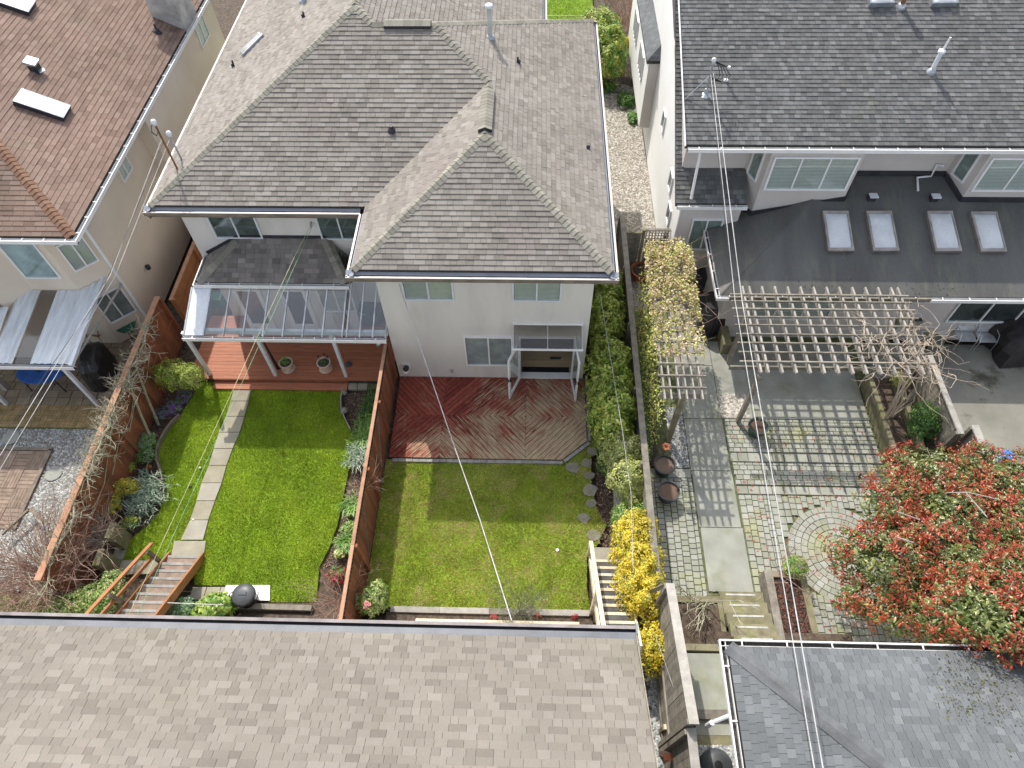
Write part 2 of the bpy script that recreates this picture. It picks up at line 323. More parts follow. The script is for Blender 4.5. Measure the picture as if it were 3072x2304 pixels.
def clip(poly, clipper):   # convex clip, both lists of (x,y), clipper counter-clockwise
    out = poly
    for i in range(len(clipper)):
        a = clipper[i]; b = clipper[(i + 1) % len(clipper)]; inp = out; out = []
        if not inp: break
        def side(p): return (b[0] - a[0]) * (p[1] - a[1]) - (b[1] - a[1]) * (p[0] - a[0])
        for j in range(len(inp)):
            p = inp[j]; q = inp[(j + 1) % len(inp)]; sp = side(p); sq = side(q)
            if sp >= 0: out.append(p)
            if (sp >= 0) != (sq >= 0):
                t = sp / (sp - sq); out.append((p[0] + (q[0] - p[0]) * t, p[1] + (q[1] - p[1]) * t))
    return out
def area2(p): return .5 * sum(p[i][0] * p[(i + 1) % len(p)][1] - p[(i + 1) % len(p)][0] * p[i][1] for i in range(len(p)))
def ccw(p): return p if area2(p) > 0 else list(reversed(p))
def inside(p, poly):
    c = False; j = len(poly) - 1
    for i in range(len(poly)):
        if (poly[i][1] > p[1]) != (poly[j][1] > p[1]) and p[0] < (poly[j][0] - poly[i][0]) * (p[1] - poly[i][1]) / (poly[j][1] - poly[i][1]) + poly[i][0]: c = not c
        j = i
    return c
def seen_area(pts):
    q = [proj(p) for p in pts]
    cx = sum(a[0] for a in q) / len(q); cy = sum(a[1] for a in q) / len(q)
    if not (-30 < cx < 3100 and -30 < cy < 2330): return 0
    return abs(area2(q))
def flush(pieces, part, m, parent, rest_name, limit=296):
    """pieces: (vertices, faces, tint, area in view) -> the largest as parts, the rest joined"""
    pieces.sort(key=lambda a: -a[3])
    for vs, fs, t, a in pieces[:limit]:
        if a <= 0: break
        MB().add(vs, fs, t).build(part, m, parent)
    k = min(limit, sum(1 for p in pieces if p[3] > 0))
    rest = pieces[k:]
    if rest:
        b = MB()
        for vs, fs, t, a in rest: b.add(vs, fs, t)
        tag(b.build(rest_name, m, parent), kind='stuff')
def loopfaces(n): return [tuple(range(n, 2 * n))] + [(i, (i + 1) % n, n + (i + 1) % n, n + i) for i in range(n)]

class Roof:
    def __init__(s, house, m, capm, exposure=.147, tabs=(.12, .32), thick=.014):
        s.h = house; s.m = m; s.capm = capm; s.e = exposure; s.tabs = tabs; s.th = thick; s.pieces = []; s.caps = []; s.deck = MB(); s.seed = 0
    def plane(s, poly, uvec, rows=None, inset=0.0, start=0.0):
        """poly: 3-D corners, uvec: direction along the eave"""
        P = [Vector(p) for p in poly]; u = Vector(uvec).normalized()
        n = None
        for i in range(2, len(P)):
            n = (P[1] - P[0]).cross(P[i] - P[0])
            if n.length > 1e-3: break
        n.normalize()
        if n.z < 0: n = -n
        v = n.cross(u).normalized()
        if v.z < 0: u = -u; v = n.cross(u).normalized()
        o = min(P, key=lambda p: p.z)
        uv = ccw([((p - o).dot(u), (p - o).dot(v)) for p in P])
        s.deck.hexa([p - Vector((0, 0, .12)) for p in P], [p for p in P] , .5)
        umin = min(a[0] for a in uv); umax = max(a[0] for a in uv); vmax = max(a[1] for a in uv)
        r = 0; v0 = start
        while v0 < vmax:
            x = umin - random.random() * .3; wob = random.uniform(-.004, .004); prev = .5
            while x < umax:
                w = random.uniform(*s.tabs) if s.tabs[0] != s.tabs[1] else s.tabs[0]
                th = s.th * random.uniform(.7, 1.25); g = .003
                rect = [(x + g, v0 + wob), (x + w - g, v0 + wob), (x + w - g, v0 + s.e + .01), (x + g, v0 + s.e + .01)]
                c = clip(rect, uv)
                if len(c) >= 3 and abs(area2(c)) > .0008:
                    def P3(q, up): return o + u * q[0] + v * q[1] + n * up
                    def hh(q): return .004 + th * max(0, 1 - (q[1] - v0) / s.e)
                    bot = [P3(q, 0) for q in c]; top = [P3(q, hh(q)) for q in c]
                    t = min(1, max(0, .55 * random.random() + .35 * random.choice((0, .5, 1)) + .05)); a = seen_area(top)
                    if a > 0 or s.keep(top): s.pieces.append((bot + top, loopfaces(len(c)), t, a))
                x += w
            v0 += s.e; r += 1
    def keep(s, top): return True
    def cap(s, p, q, na, nb, w=.14, e=.15, lift=.018):
        """ridge or hip caps from p (low) to q (high); na, nb: unit vectors down either slope, square to the line"""
        p = Vector(p); q = Vector(q); d = (q - p); L = d.length; d.normalize(); na = Vector(na).normalized(); nb = Vector(nb).normalized(); up = Vector((0, 0, 1))
        k = int(L / e)
        for i in range(k):
            a = p + d * (i * e); b = p + d * (i * e + e * 1.12); t = random.random()
            l0 = up * (lift + .014); l1 = up * lift; thn = up * .014
            vs = [a + na * w + l0, a + l0 * 1.6, a + nb * w + l0, b + na * w + l1, b + l1 * 1.5, b + nb * w + l1]
            vs += [x - up * .03 for x in vs]
            fs = [(0, 1, 4, 3), (1, 2, 5, 4), (0, 6, 7, 1), (1, 7, 8, 2), (0, 3, 9, 6), (2, 8, 11, 5)]
            ar = seen_area([vs[0], vs[2], vs[5], vs[3]]); s.caps.append((vs, fs, t, ar))
    def hip(s, p, q, n1, n2, **k):
        """n1, n2: normals of the two planes"""
        d = (Vector(q) - Vector(p)).normalized(); a = d.cross(Vector(n1)); b = d.cross(Vector(n2))
        if a.z > 0 or (abs(a.z) < 1e-6): a = a if a.z < 0 else -a
        if b.z > 0: b = -b
        s.cap(p, q, a, b, **k)
    def done(s, limit=296, deckmat=M_grime, caplimit=296):
        r = s.deck.build('roof', deckmat, s.h)
        flush(s.pieces, 'shingle', s.m, r, 'shingle_field', limit); flush(s.caps, 'ridge_shingle', s.capm, r, 'ridge_shingle_field', caplimit)
        return r
def nrm(dx, dy, s): return Vector((-dx * s, -dy * s, 1)).normalized()   # plane rising by s towards (dx,dy)

def gutter(par, p, q, inward, m_out, m_rim, hang=0, w=.12, h=.12, m_in=M_grime, strip=None, stripm=M_flash, slope=.5, fascia=None, rimw=.022):
    """p, q on the outer top rim"""
    p = Vector(p); q = Vector(q); n = Vector(inward).normalized(); z = Vector((0, 0, 1)); b = MB()
    def seg(o0, o1, z0, z1):
        a, c = p + n * o0, q + n * o0; e, g = q + n * o1, p + n * o1
        return [a + z * z0, c + z * z0, e + z * z0, g + z * z0], [a + z * z1, c + z * z1, e + z * z1, g + z * z1]
    b.hexa(*seg(0, .012, -h, -.013), .5); b.hexa(*seg(w - .01, w, -h, -.01), .5); g = b.build('gutter', m_out, par)
    MB().hexa(*seg(-.006, rimw, -.012, .004), .5).build('rim', m_rim, g)
    MB().hexa(*seg(.0125, w - .0105, -h, -h + .03), .5).build('trough', m_in, g)
    if hang:
        L = (q - p).length; k = max(1, int(L / hang))
        for i in range(k):
            a = p + (q - p) * ((i + .5) / k); MB().bar(a + n * .005 + z * .01, a + n * w + z * .01, .025, .012).build('hanger', m_rim, g)
    if fascia:
        fm, fh = fascia; MB().hexa(*seg(w + .002, w + .04, -fh, -.02), .5).build('fascia_board', fm, par)
    if strip:
        a, c = p + n * (w + .002), q + n * (w + .002); e, f_ = q + n * (w + strip) + z * (slope * strip), p + n * (w + strip) + z * (slope * strip)
        up = z * .012; MB().hexa([a, c, e, f_], [a + up, c + up, e + up, f_ + up], .5).build('eave_flashing', stripm, par)
    return g

def window(par, p, u, w, h, n=2, out=None, fm=M_white, blinds=True, fw=.05, gap=.045, inside=M_inside, name='window', bm=None):
    """p: lower left corner on the wall, u: unit along the wall, out: unit away from the wall"""
    p = Vector(p); u = Vector(u).normalized(); o = Vector(out).normalized(); z = Vector((0, 0, 1)); b = MB()
    def bxx(mb, u0, u1, z0, z1, o0, o1, t=None):
        a = p + u * u0 + o * o0; c = p + u * u1 + o * o0; e = p + u * u1 + o * o1; f_ = p + u * u0 + o * o1
        mb.hexa([a + z * z0, c + z * z0, e + z * z0, f_ + z * z0], [a + z * z1, c + z * z1, e + z * z1, f_ + z * z1], t)
    bxx(b, 0, w, 0, fw, .002, .06); bxx(b, 0, w, h - fw, h, .002, .06); bxx(b, 0, fw, fw, h - fw, .002, .058); bxx(b, w - fw, w, fw, h - fw, .002, .058)
    for i in range(1, n): bxx(b, w * i / n - .022, w * i / n + .022, fw, h - fw, .002, .056)
    fr = b.build(name, fm, par)
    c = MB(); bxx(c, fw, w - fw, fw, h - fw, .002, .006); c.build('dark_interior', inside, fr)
    if blinds:
        c = MB(); k = int((h - 2 * fw) / gap)
        for i in range(k): bxx(c, fw + .01, w - fw - .01, fw + i * gap + .004, fw + i * gap + gap * .84, .008, .014, random.random())
        tag(c.build('blind', bm or M_blind, fr), kind='stuff')
    for i in range(n):
        c = MB(); bxx(c, w * i / n + (fw if i == 0 else .022), w * (i + 1) / n - (fw if i == n - 1 else .022), fw, h - fw, .03, .034); c.build('pane', GL, fr)
    return fr

# =================================================================== GROUND
g0 = MB(); g0.add([(-90, -60, -.30), (90, -60, -.30), (90, 130, -.30), (-90, 130, -.30)], [(0, 1, 2, 3)], .5); ground = tag(g0.build('ground', M_soil), kind='structure')
def sheet(name, poly, z, m, h=.1, kind='structure', t=.5, par=None):
    b = MB(); b.prism([(p[0], p[1]) for p in ccw([(p[0], p[1]) for p in poly])], z - h, z, t); o = b.build(name, m, par)
    if kind: o['kind'] = kind
    return o
def nrows(poly):
    A = np.array([(p[0], p[1]) for p in poly]); return A.min(0), A.max(0)
def scatter(poly, n):
    lo, hi = nrows(poly); out = []
    A = np.array([(p[0], p[1]) for p in poly])
    X = RNG.uniform(lo, hi, size=(n, 2)); c = np.zeros(n, bool); j = len(A) - 1
    for i in range(len(A)):
        yi, yj, xi, xj = A[i, 1], A[j, 1], A[i, 0], A[j, 0]
        with np.errstate(divide='ignore', invalid='ignore'):
            k = ((yi > X[:, 1]) != (yj > X[:, 1])) & (X[:, 0] < (xj - xi) * (X[:, 1] - yi) / (yj - yi) + xi)
        c ^= k; j = i
    return X[c]
def grass(name, poly, z, dens, m, label, hgt=.045, avoid=(), tintf=None):
    lo, hi = nrows(poly); n = int(dens * (hi - lo).prod()); X = scatter(poly, n)
    for a in avoid:
        if len(X): X = X[~np.array([inside(p, a) for p in X])] if len(a) != 3 or not isinstance(a[0], float) else X
    n = len(X); P = np.column_stack([X, np.full(n, z)]); an = RNG.uniform(0, 6.28, n); w = RNG.uniform(.006, .012, n)
    hh = hgt * RNG.uniform(.5, 1.3, n); le = RNG.normal(0, .5, (n, 2)) * hh[:, None]
    side = np.column_stack([np.cos(an) * w, np.sin(an) * w, np.zeros(n)])
    tip = P + np.column_stack([le, hh])
    V = np.stack([P - side, P + side, tip], 1).reshape(-1, 3); tri = np.arange(3 * n)
    tint = np.clip(RNG.normal(.45, .25, n) + .25 * np.sin(X[:, 0] * 1.7 + np.sin(X[:, 1] * 2.3)) * np.sin(X[:, 1] * 1.9 + np.cos(X[:, 0] * 3.1)), 0, 1)
    o = rawtri(name, V, tri, tint, m); return tag(o, label, 'grass', None, 'stuff')
def pebbles(name, poly, z, n, size, m, label, par=None):
    X = scatter(poly, n); n = len(X); s = size * RNG.uniform(.5, 1.4, n); an = RNG.uniform(0, 6.28, n); fl = RNG.uniform(.4, .7, n)
    base = np.array([[1, 0, 0], [0, 1, 0], [-1, 0, 0], [0, -1, 0], [.2, .1, 1]]) ; V = np.zeros((n, 5, 3))
    ca, sa = np.cos(an), np.sin(an); asp = RNG.uniform(.6, 1, n)
    for k, bb in enumerate(base):
        x = bb[0] * s; y = bb[1] * s * asp; V[:, k, 0] = X[:, 0] + x * ca - y * sa; V[:, k, 1] = X[:, 1] + x * sa + y * ca; V[:, k, 2] = z + bb[2] * s * fl
    b = (np.arange(n) * 5)[:, None]
    tri = np.concatenate([b + np.array([[0, 1, 4]]), b + np.array([[1, 2, 4]]), b + np.array([[2, 3, 4]]), b + np.array([[3, 0, 4]])], 1).reshape(-1)
    o = rawtri(name, V.reshape(-1, 3), tri, np.repeat(RNG.random(n), 4), m, par); return tag(o, label, 'gravel', None, 'stuff')
def Z(x0, y0, sc): return lambda x, y: (x0 + x / sc, y0 + y / sc)   # a reading of an enlarged detail -> photograph point
zb = Z(0, 1100, 2.2125); zc = Z(500, 1100, 2.765); zd = Z(1050, 1300, 2.765); ze_ = Z(1650, 1200, 2.37); zf = Z(2272, 1100, 2.765); zg = Z(1850, 1650, 2.536)
zh = Z(1750, 600, 2.766); zi = Z(2172, 500, 2.458); z5 = Z(0, 550, 2.765); z6 = Z(500, 600, 2.765); z7 = Z(1100, 750, 2.765); z3 = Z(1400, 0, 2.765); z1 = Z(0, 0, 2.765)
def GG(zz, pts, z): return [G(*zz(*p), z) for p in pts]

# left garden lawn
ZL = -.20
lw = GG(zb, [(1330, 105), (1290, 180), (1200, 320), (1110, 420), (1052, 510), (1035, 590), (1068, 680), (1098, 760), (1100, 850), (1062, 960), (985, 1050), (872, 1140), (842, 1200), (812, 1282), (1100, 1285), (1290, 1320), (1290, 1450), (1480, 1450), (1780, 1453), (1780, 1562), (2098, 1562)], ZL)
lw += GG(zc, [(1262, 1700), (1265, 1659), (1340, 1520), (1410, 1330), (1450, 1150), (1490, 950), (1530, 760), (1548, 640), (1530, 520), (1475, 430), (1447, 330), (1452, 200), (1490, 130)], ZL)
LAWN_L = [(p.x, p.y) for p in lw]
tag(sheet('lawn', LAWN_L, ZL, M_lawn, .1), kind='structure')
slabs = []
ys = [118, 228, 330, 435, 543, 655, 771, 890, 1017, 1150, 1258]; xl = [1558, 1532, 1500, 1452, 1420, 1385, 1338, 1305, 1262, 1200, 1140]; xr = [1676, 1650, 1622, 1590, 1542, 1502, 1470, 1425, 1382, 1347, 1355]
path_poly = []
pathobj = thing('garden_path', 'straight path of pale concrete slabs across the left garden lawn', 'path'); pathobj['kind'] = 'structure'
for i in range(10):
    xa, xb = (1158, 1365) if i == 9 else (xl[i], xr[i])
    q = GG(zb, [(xl[i + 1], ys[i + 1] - 2), (xr[i + 1] if i < 9 else 1352, ys[i + 1] - 2), (xb, ys[i] + 2), (xa, ys[i] + 2)], ZL + .04)
    if i == 9: q = GG(zb, [(1135, 1262), (1350, 1262), (1365, 1156), (1155, 1156)], ZL + .05)
    slabs.append([(p.x, p.y) for p in q]); MB().prism([(p.x, p.y) for p in q], ZL - .02, ZL + .045 + random.uniform(-.004, .004)).build('slab', M_slab, pathobj)
grass('lawn_grass', LAWN_L, ZL, 3200, M_grassA, 'short bright green grass of the left garden either side of the slab path', .042, avoid=slabs)
# centre garden lawn
cl = GG(zd, [(300, 215), (1760, 215), (1975, 40), (1995, -60), (2050, -40), (2075, 100), (2000, 180), (2000, 420), (2050, 640), (2130, 760), (2040, 950), (1965, 950), (1965, 1300), (1998, 1480), (330, 1440), (100, 1500)], -.1)
LAWN_C = [(p.x, p.y) for p in cl]
sheet('lawn', LAWN_C, -.1, M_lawn, .1)
grass('lawn_grass', LAWN_C, -.1, 2800, M_grassB, 'mossy yellow-green grass of the centre garden below the diagonal deck', .045)
# far lawns beyond the houses
for pl in ([(-14, 27), (-8, 27), (-8, 60), (-14, 60)], [(-2, 25.5), (2.9, 25.5), (3.2, 60), (-2, 60)], [(3.6, 38), (16, 38), (16, 60), (3.6, 60)]):
    sheet('far_lawn', pl, -.02, M_lawn, .1); grass('far_lawn_grass', pl, -.02, 700, M_grassC, {-14: 'bright lawn strip behind the two left houses', -2: 'bright green front lawn beyond the far right roof corner', 3.6: 'lawn far behind the grey roofed house'}[pl[0][0]], .06)

# stepping stones beside the centre lawn
for (x, y, r) in ((2010, 145, .17), (1965, 240, .17), (1850, 280, .21), (1985, 345, .16), (1990, 465, .22), (2000, 580, .17), (1940, 700, .17), (2025, 845, .19)):
    c = G(*zd(x, y), -.06); a0 = random.random() * 6; n = 9; pl = [(c.x + r * random.uniform(.8, 1.15) * math.cos(a0 + k * 6.283 / n), c.y + r * random.uniform(.75, 1.1) * math.sin(a0 + k * 6.283 / n)) for k in range(n)]
    o = MB().prism(pl, -.14, -.078).build('stepping_stone', M_stone); tag(o, f'flat stepping stone right of the centre lawn, {["nearest the deck corner", "second below the deck corner", "set apart to the left near the deck", "fourth from the deck", "largest, halfway down the row", "sixth from the deck", "seventh, sunk in bare soil", "last before the pale stairs"][[2010,1965,1850,1985,1990,2000,1940,2025].index(x)]}', 'stepping stone', 'stepping stones beside the centre lawn')

# side gravel path between the houses
gp = [(2.55, 15.5), (4.68, 15.5), (4.66, 28.6), (4.2, 29.0), (3.0, 29.2), (2.75, 27)]
sheet('gravel_path', gp, -.03, M_gravel); pebbles('pebble_cover', gp, -.03, 16000, .035, M_pebA, 'warm grey loose pebbles of the side path beside the white wall')
sheet('side_lawn_strip', [(2.3, 18), (2.62, 18), (2.82, 29), (2.4, 29)], -.01, M_lawn); grass('strip_grass', [(2.3, 18), (2.62, 18), (2.82, 29), (2.4, 29)], -.01, 1500, M_grassC, 'thin grass strip along the house beside the gravel path', .06)
# neighbour's patio on the right
sheet('concrete_yard', [(10.9, 4.2), (22, 4.2), (22, 14.2), (10.9, 14.2)], -.02, M_oldconc)
sheet('patio_base', [(3.22, 4.0), (10.9, 4.0), (10.9, 16.9), (3.22, 16.9)], -.05, M_joint)
cslab = MB()
for (a, b_, c, d) in ((4.74, 5.88, 11.20, 13.2), (4.75, 5.90, 9.42, 11.18), (4.77, 5.92, 7.66, 9.40), (4.79, 5.95, 5.86, 7.64)):
    sheet('concrete_walk', [(a, c), (b_, c), (b_, d), (a, d)], 0, M_conc, .05)
sheet('concrete_patio', [(5.9, 11.22), (10.35, 11.22), (10.35, 14.2), (5.9, 14.2)], .004, M_conc, .05)
sheet('concrete_walk', [(4.74, 13.22), (5.88, 13.22), (5.88, 16.9), (4.74, 16.9)], 0, M_conc, .05)
pv = []
R_C = G(2521.6, 1660.6, 0); CR = 1.38
def paver(poly, t=None, z=0.0, th=.05):
    if len(poly) < 3 or abs(area2(poly)) < .002: return
    poly = ccw(poly); cxm = sum(p[0] for p in poly) / len(poly); cym = sum(p[1] for p in poly) / len(poly)
    sh = [(cxm + (p[0] - cxm) * .93, cym + (p[1] - cym) * .93) for p in poly]; dz = random.uniform(-.003, .004)
    bot = [Vector((p[0], p[1], z - th)) for p in poly]; top = [Vector((p[0], p[1], z + dz)) for p in sh]
    pv.append((bot + top, loopfaces(len(poly)), random.random() if t is None else t, seen_area(top)))
def field(x0, x1, y0, y1, px_, py_, bond='x', hole=None, z=0):
    k = 0
    if bond == 'y':
        x = x0
        while x < x1 - .03:
            w = min(px_ * random.uniform(.9, 1.1), x1 - x); y = y0 - random.random() * py_; 
            while y < y1:
                h = py_ * random.uniform(.85, 1.15); r = [(x + .006, max(y, y0) + .006), (x + w - .006, max(y, y0) + .006), (x + w - .006, min(y + h, y1) - .006), (x + .006, min(y + h, y1) - .006)]
                if min(y + h, y1) - max(y, y0) > .04 and not (hole and math.hypot(x + w / 2 - hole[0], y + h / 2 - hole[1]) < hole[2]): paver(r, z=z)
                y += h
            x += w
    else:
        y = y0
        while y < y1 - .03:
            h = min(py_ * random.uniform(.95, 1.05), y1 - y); x = x0 - random.random() * px_
            while x < x1:
                w = px_ * random.uniform(.85, 1.15); r = [(max(x, x0) + .006, y + .006), (min(x + w, x1) - .006, y + .006), (min(x + w, x1) - .006, y + h - .006), (max(x, x0) + .006, y + h - .006)]
                if min(x + w, x1) - max(x, x0) > .04 and not (hole and math.hypot(x + w / 2 - hole[0], y + h / 2 - hole[1]) < hole[2]): paver(r, z=z)
                x += w
            y += h
field(3.28, 4.73, 5.6, 9.15, .19, .17, 'y')
field(5.96, 10.35, 10.05, 11.2, .21, .15)
field(5.96, 10.35, 9.72, 10.03, .34, .30)
field(5.98, 10.4, 8.98, 9.70, .21, .16)
field(5.98, 10.5, 8.68, 8.96, .34, .26)
field(5.99, 11.0, 4.2, 8.66, .17, .20, 'y', hole=(R_C.x, R_C.y, CR + .03))
for ri in range(8):
    r0 = CR * ri / 8; r1 = CR * (ri + 1) / 8; n = max(5, int(2 * math.pi * (r0 + r1) / 2 / .19)); a0 = random.random()
    for k in range(n):
        a = a0 + 2 * math.pi * k / n; b_ = a0 + 2 * math.pi * (k + .985) / n
        paver([(R_C.x + (r0 + .004) * math.cos(a), R_C.y + (r0 + .004) * math.sin(a)), (R_C.x + r1 * .998 * math.cos(a), R_C.y + r1 * .998 * math.sin(a)), (R_C.x + r1 * .998 * math.cos(b_), R_C.y + r1 * .998 * math.sin(b_)), (R_C.x + (r0 + .004) * math.cos(b_), R_C.y + (r0 + .004) * math.sin(b_))])
pat = tag(bpy.data.objects.new('paved_patio', None), kind='structure'); COL.objects.link(pat)
flush(pv, 'paver', M_paver, pat, 'paver_field')
sheet('concrete_edging', [(3.25, 9.17), (4.72, 9.17), (4.72, 9.45), (3.25, 9.45)], 0, M_conc, .05)
sheet('pebble_bed', [(4.22, 9.5), (4.72, 9.5), (4.72, 11.6), (4.22, 11.6)], -.02, M_gravel); pebbles('pebble_bed_cover', [(4.22, 9.5), (4.72, 9.5), (4.72, 11.6), (4.22, 11.6)], -.02, 900, .03, M_pebB, 'small grey pebbles between the mossy post and the walk')
pb2 = [(5.9, 11.25), (6.75, 11.25), (6.75, 12.1), (5.9, 12.1)]; pebbles('pebble_corner', pb2, .006, 420, .05, M_pebA, 'pale pebbles round the foot of the large pergola corner post')

# left neighbour's patio: tiles, brick band, gravel, wooden tiles
sheet('patio_base', [(-20, 6), (-12.0, 6), (-12.0, 14.6), (-20, 14.6)], -.06, M_joint)
pv = []
y = 11.35
while y < 14.2:
    x = -19.5 - random.random() * .4
    while x < -12.05: paver([(x, y), (min(x + .42, -12.05), y), (min(x + .42, -12.05), y + .28), (x, y + .28)]); x += .425
    y += .285
til = tag(bpy.data.objects.new('tiled_patio', None), kind='structure'); COL.objects.link(til); flush(pv, 'paver', M_tilebr, til, 'paver_field', 200)
pv = []
by0 = 10.55; bl = .20; bw = .10; nx = 0
x = -18.6
while x < -12.1:
    for j in range(4):
        y = by0 + j * bl; flip = (nx + j) % 2
        for k in range(2):
            r = [(x, y + k * bw), (x + bl, y + k * bw), (x + bl, y + (k + 1) * bw), (x, y + (k + 1) * bw)] if flip else [(x + k * bw, y), (x + (k + 1) * bw, y), (x + (k + 1) * bw, y + bl), (x + k * bw, y + bl)]
            paver([(a * .0 + a, b_) for a, b_ in r])
    x += bl; nx += 1
brk = tag(bpy.data.objects.new('brick_path', None), kind='structure'); COL.objects.link(brk); flush(pv, 'brick', M_brick, brk, 'brick_field', 290)
gl = [(-20, 5.5), (-12.05, 5.5), (-12.05, 10.5), (-20, 10.5)]
sheet('gravel_yard', gl, -.05, M_gravel); pebbles('grey_pebble_cover', gl, -.05, 22000, .032, M_pebB, 'loose blue-grey pebbles of the left yard behind the vine covered fence')
wt = thing('deck_tile_floor', 'square of brown slatted wooden deck tiles lying on grey gravel', 'deck tiles')
c0 = G(145, 1353, 0); c1 = G(0, 1353, 0); c2 = G(68, 1525, 0)
xr_ = c0.x; y0_ = c0.y
for i in range(6):
    for j in range(4):
        X0 = xr_ - .46 * (i + 1) ; Y0 = y0_ - .62 * (j + 1)
        for k in range(5):
            if (i + j) % 2: MB().box(X0 + .006, X0 + .454, Y0 + k * .124, Y0 + k * .124 + .112, -.04, .0).build('slat', M_stairw, wt)
            else: MB().box(X0 + k * .091 + .002, X0 + k * .091 + .083, Y0 + .004, Y0 + .614, -.04, .0).build('slat', M_stairw, wt)
ed = MB().bar((xr_ + .06, y0_ + .05, 0), (xr_ + .06, y0_ - 2.5, 0), .1, .06); ed.bar((xr_ + .1, y0_ + .06, 0), (xr_ - 3, y0_ + .06, 0), .1, .06); ed.build('border', M_fascia, wt)

# =================================================================== MAIN HOUSE (centre duplex)
HS = thing('house', 'large stucco duplex with taupe hipped shingle roof in the middle', 'house')
ZE = 5.09; SL = .5
XL, XI, XR = -10.85, -4.77, 2.24; YW, YF = 14.52, 12.13
off = .12 + .02    # shingles start inside the gutter line
def zr(t): return ZE + SL * t
dzo = .03
A = Vector((-1.265, 15.635, zr(3.505) + dzo)); B = Vector((-1.265, 18.025, zr(3.505) + dzo)); D2 = Vector((-2.87, 19.63, zr(5.11) + dzo)); D1 = Vector((-4.66, 19.63, zr(5.11) + dzo)); C = Vector((-5.2, 20.17, zr(5.65) + dzo))
i_ = .17; zi_ = ZE + SL * i_ + dzo
fl = Vector((XI + i_, YF + i_, zi_)); fr = Vector((XR - i_, YF + i_, zi_)); BR = Vector((XR - i_, 24.74 - i_, zi_)); Lc = Vector((XL + i_, YW + i_, zi_)); Ic = Vector((XI + i_, YW + i_, zi_))
BK = Vector((.45 - i_, 24.74 - i_, zi_)); RB = Vector((-5.2, 36, C.z)); LB = Vector((XL + i_, 36, zi_)); KB = Vector((.45 - i_, 36, zi_))
rf = Roof(HS, M_taupe, M_capt, thick=.021)
rf.plane([fl, fr, A], (1, 0, 0)); rf.plane([fr, Vector((fr.x, B.y, zi_)), B, A], (0, 1, 0)); rf.plane([Vector((fr.x, B.y, zi_)), BR, D2, B], (0, 1, 0))
rf.plane([Ic, fl, A, B], (0, 1, 0)); Q_ = Vector((Lc.x + 19.63 - Lc.y, 19.63, D1.z)); rf.plane([Lc, Ic, B, D2, Q_], (1, 0, 0)); rf.plane([Q_, D1, C], (1, 0, 0)); rf.plane([LB, Lc, C, RB], (0, 1, 0))
rf.plane([BK, D1, D2, BR], (1, 0, 0)); rf.plane([BK, KB, RB, C, D1], (0, 1, 0))
nF = nrm(0, 1, SL); nR = nrm(-1, 0, SL); nLf = nrm(1, 0, SL); nBk = nrm(0, -1, SL)
rf.hip(fl, A, nF, nLf); rf.hip(fr, A, nF, nR); rf.hip(B, D2, nF, nR); rf.hip(Lc, C, nF, nLf); rf.hip(D1, C, nF, nR)
rf.cap(D1, D2, (0, -1, -.5), (0, 1, -.5)); rf.cap(A, B, (1, 0, -.5), (-1, 0, -.5)); rf.cap(C, RB, (1, 0, -.5), (-1, 0, -.5)); rf.hip(BR, D2, nBk, nR)
ROOF = rf.done()
# raised ridge vents
for a, b_, n1, n2 in ((A + Vector((0, .12, .03)), A + Vector((0, 1.95, .03)), (1, 0, -.42), (-1, 0, -.42)), (D1 + Vector((.35, 0, .02)), D2 + Vector((-.1, 0, .02)), (0, -1, -.42), (0, 1, -.42))):
    v = MB(); n1 = Vector(n1).normalized() * .2; n2 = Vector(n2).normalized() * .2; u = Vector((0, 0, .075)); k = 12
    v.hexa([a + n1, a, a + n2, b_ + n2, b_, b_ + n1], [a + n1 + u, a + u, a + n2 + u, b_ + n2 + u, b_ + u, b_ + n1 + u], .3); o = v.build('ridge_vent', M_dark, HS)
    for i in range(k):
        p = a + (b_ - a) * (i / k); q = a + (b_ - a) * ((i + 1.05) / k); uu = u + Vector((0, 0, .012)); u2 = u + Vector((0, 0, .003))
        w = MB(); w.add([p + n1 + uu, p + uu, p + n2 + uu, q + n2 + u2, q + u2, q + n1 + u2], [(0, 1, 4, 5), (1, 2, 3, 4)]); w.build('vent_shingle', M_capt, o)
FS = (M_fascia, .24)
for p, q, n in (((XI - .006, YF, ZE), (XR + .006, YF, ZE), (0, 1, 0)), ((XR, YF + .014, ZE), (XR, 24.74, ZE), (-1, 0, 0)), ((XI, YF + .014, ZE), (XI, YW - .003, ZE), (1, 0, 0)), ((XL - .006, YW, ZE), (XI + .014, YW, ZE), (0, 1, 0)), ((XL, YW + .014, ZE), (XL, 36, ZE), (1, 0, 0)),
                ((.45, 24.74, ZE), (XR, 24.74, ZE), (0, -1, 0)), ((.45, 24.8, ZE), (.45, 36, ZE), (-1, 0, 0))):
    gutter(HS, p, q, n, M_fascia, M_pinkrim, 0, strip=.13, slope=.4, fascia=FS, rimw=.05, w=.085)
# soffits and walls
sf = MB(); sf.box(XI + .17, XR - .17, YF + .17, 24.5, ZE - .26, ZE - .22); sf.box(XL + .17, XI + .16, YW + .17, 36, ZE - .26, ZE - .22); sf.build('soffit', M_fascia, HS)
ZW = ZE - .262
WX0, WX1 = G(1199.5, 1128).x, G(1747.4, 1133).x; WY = 12.64
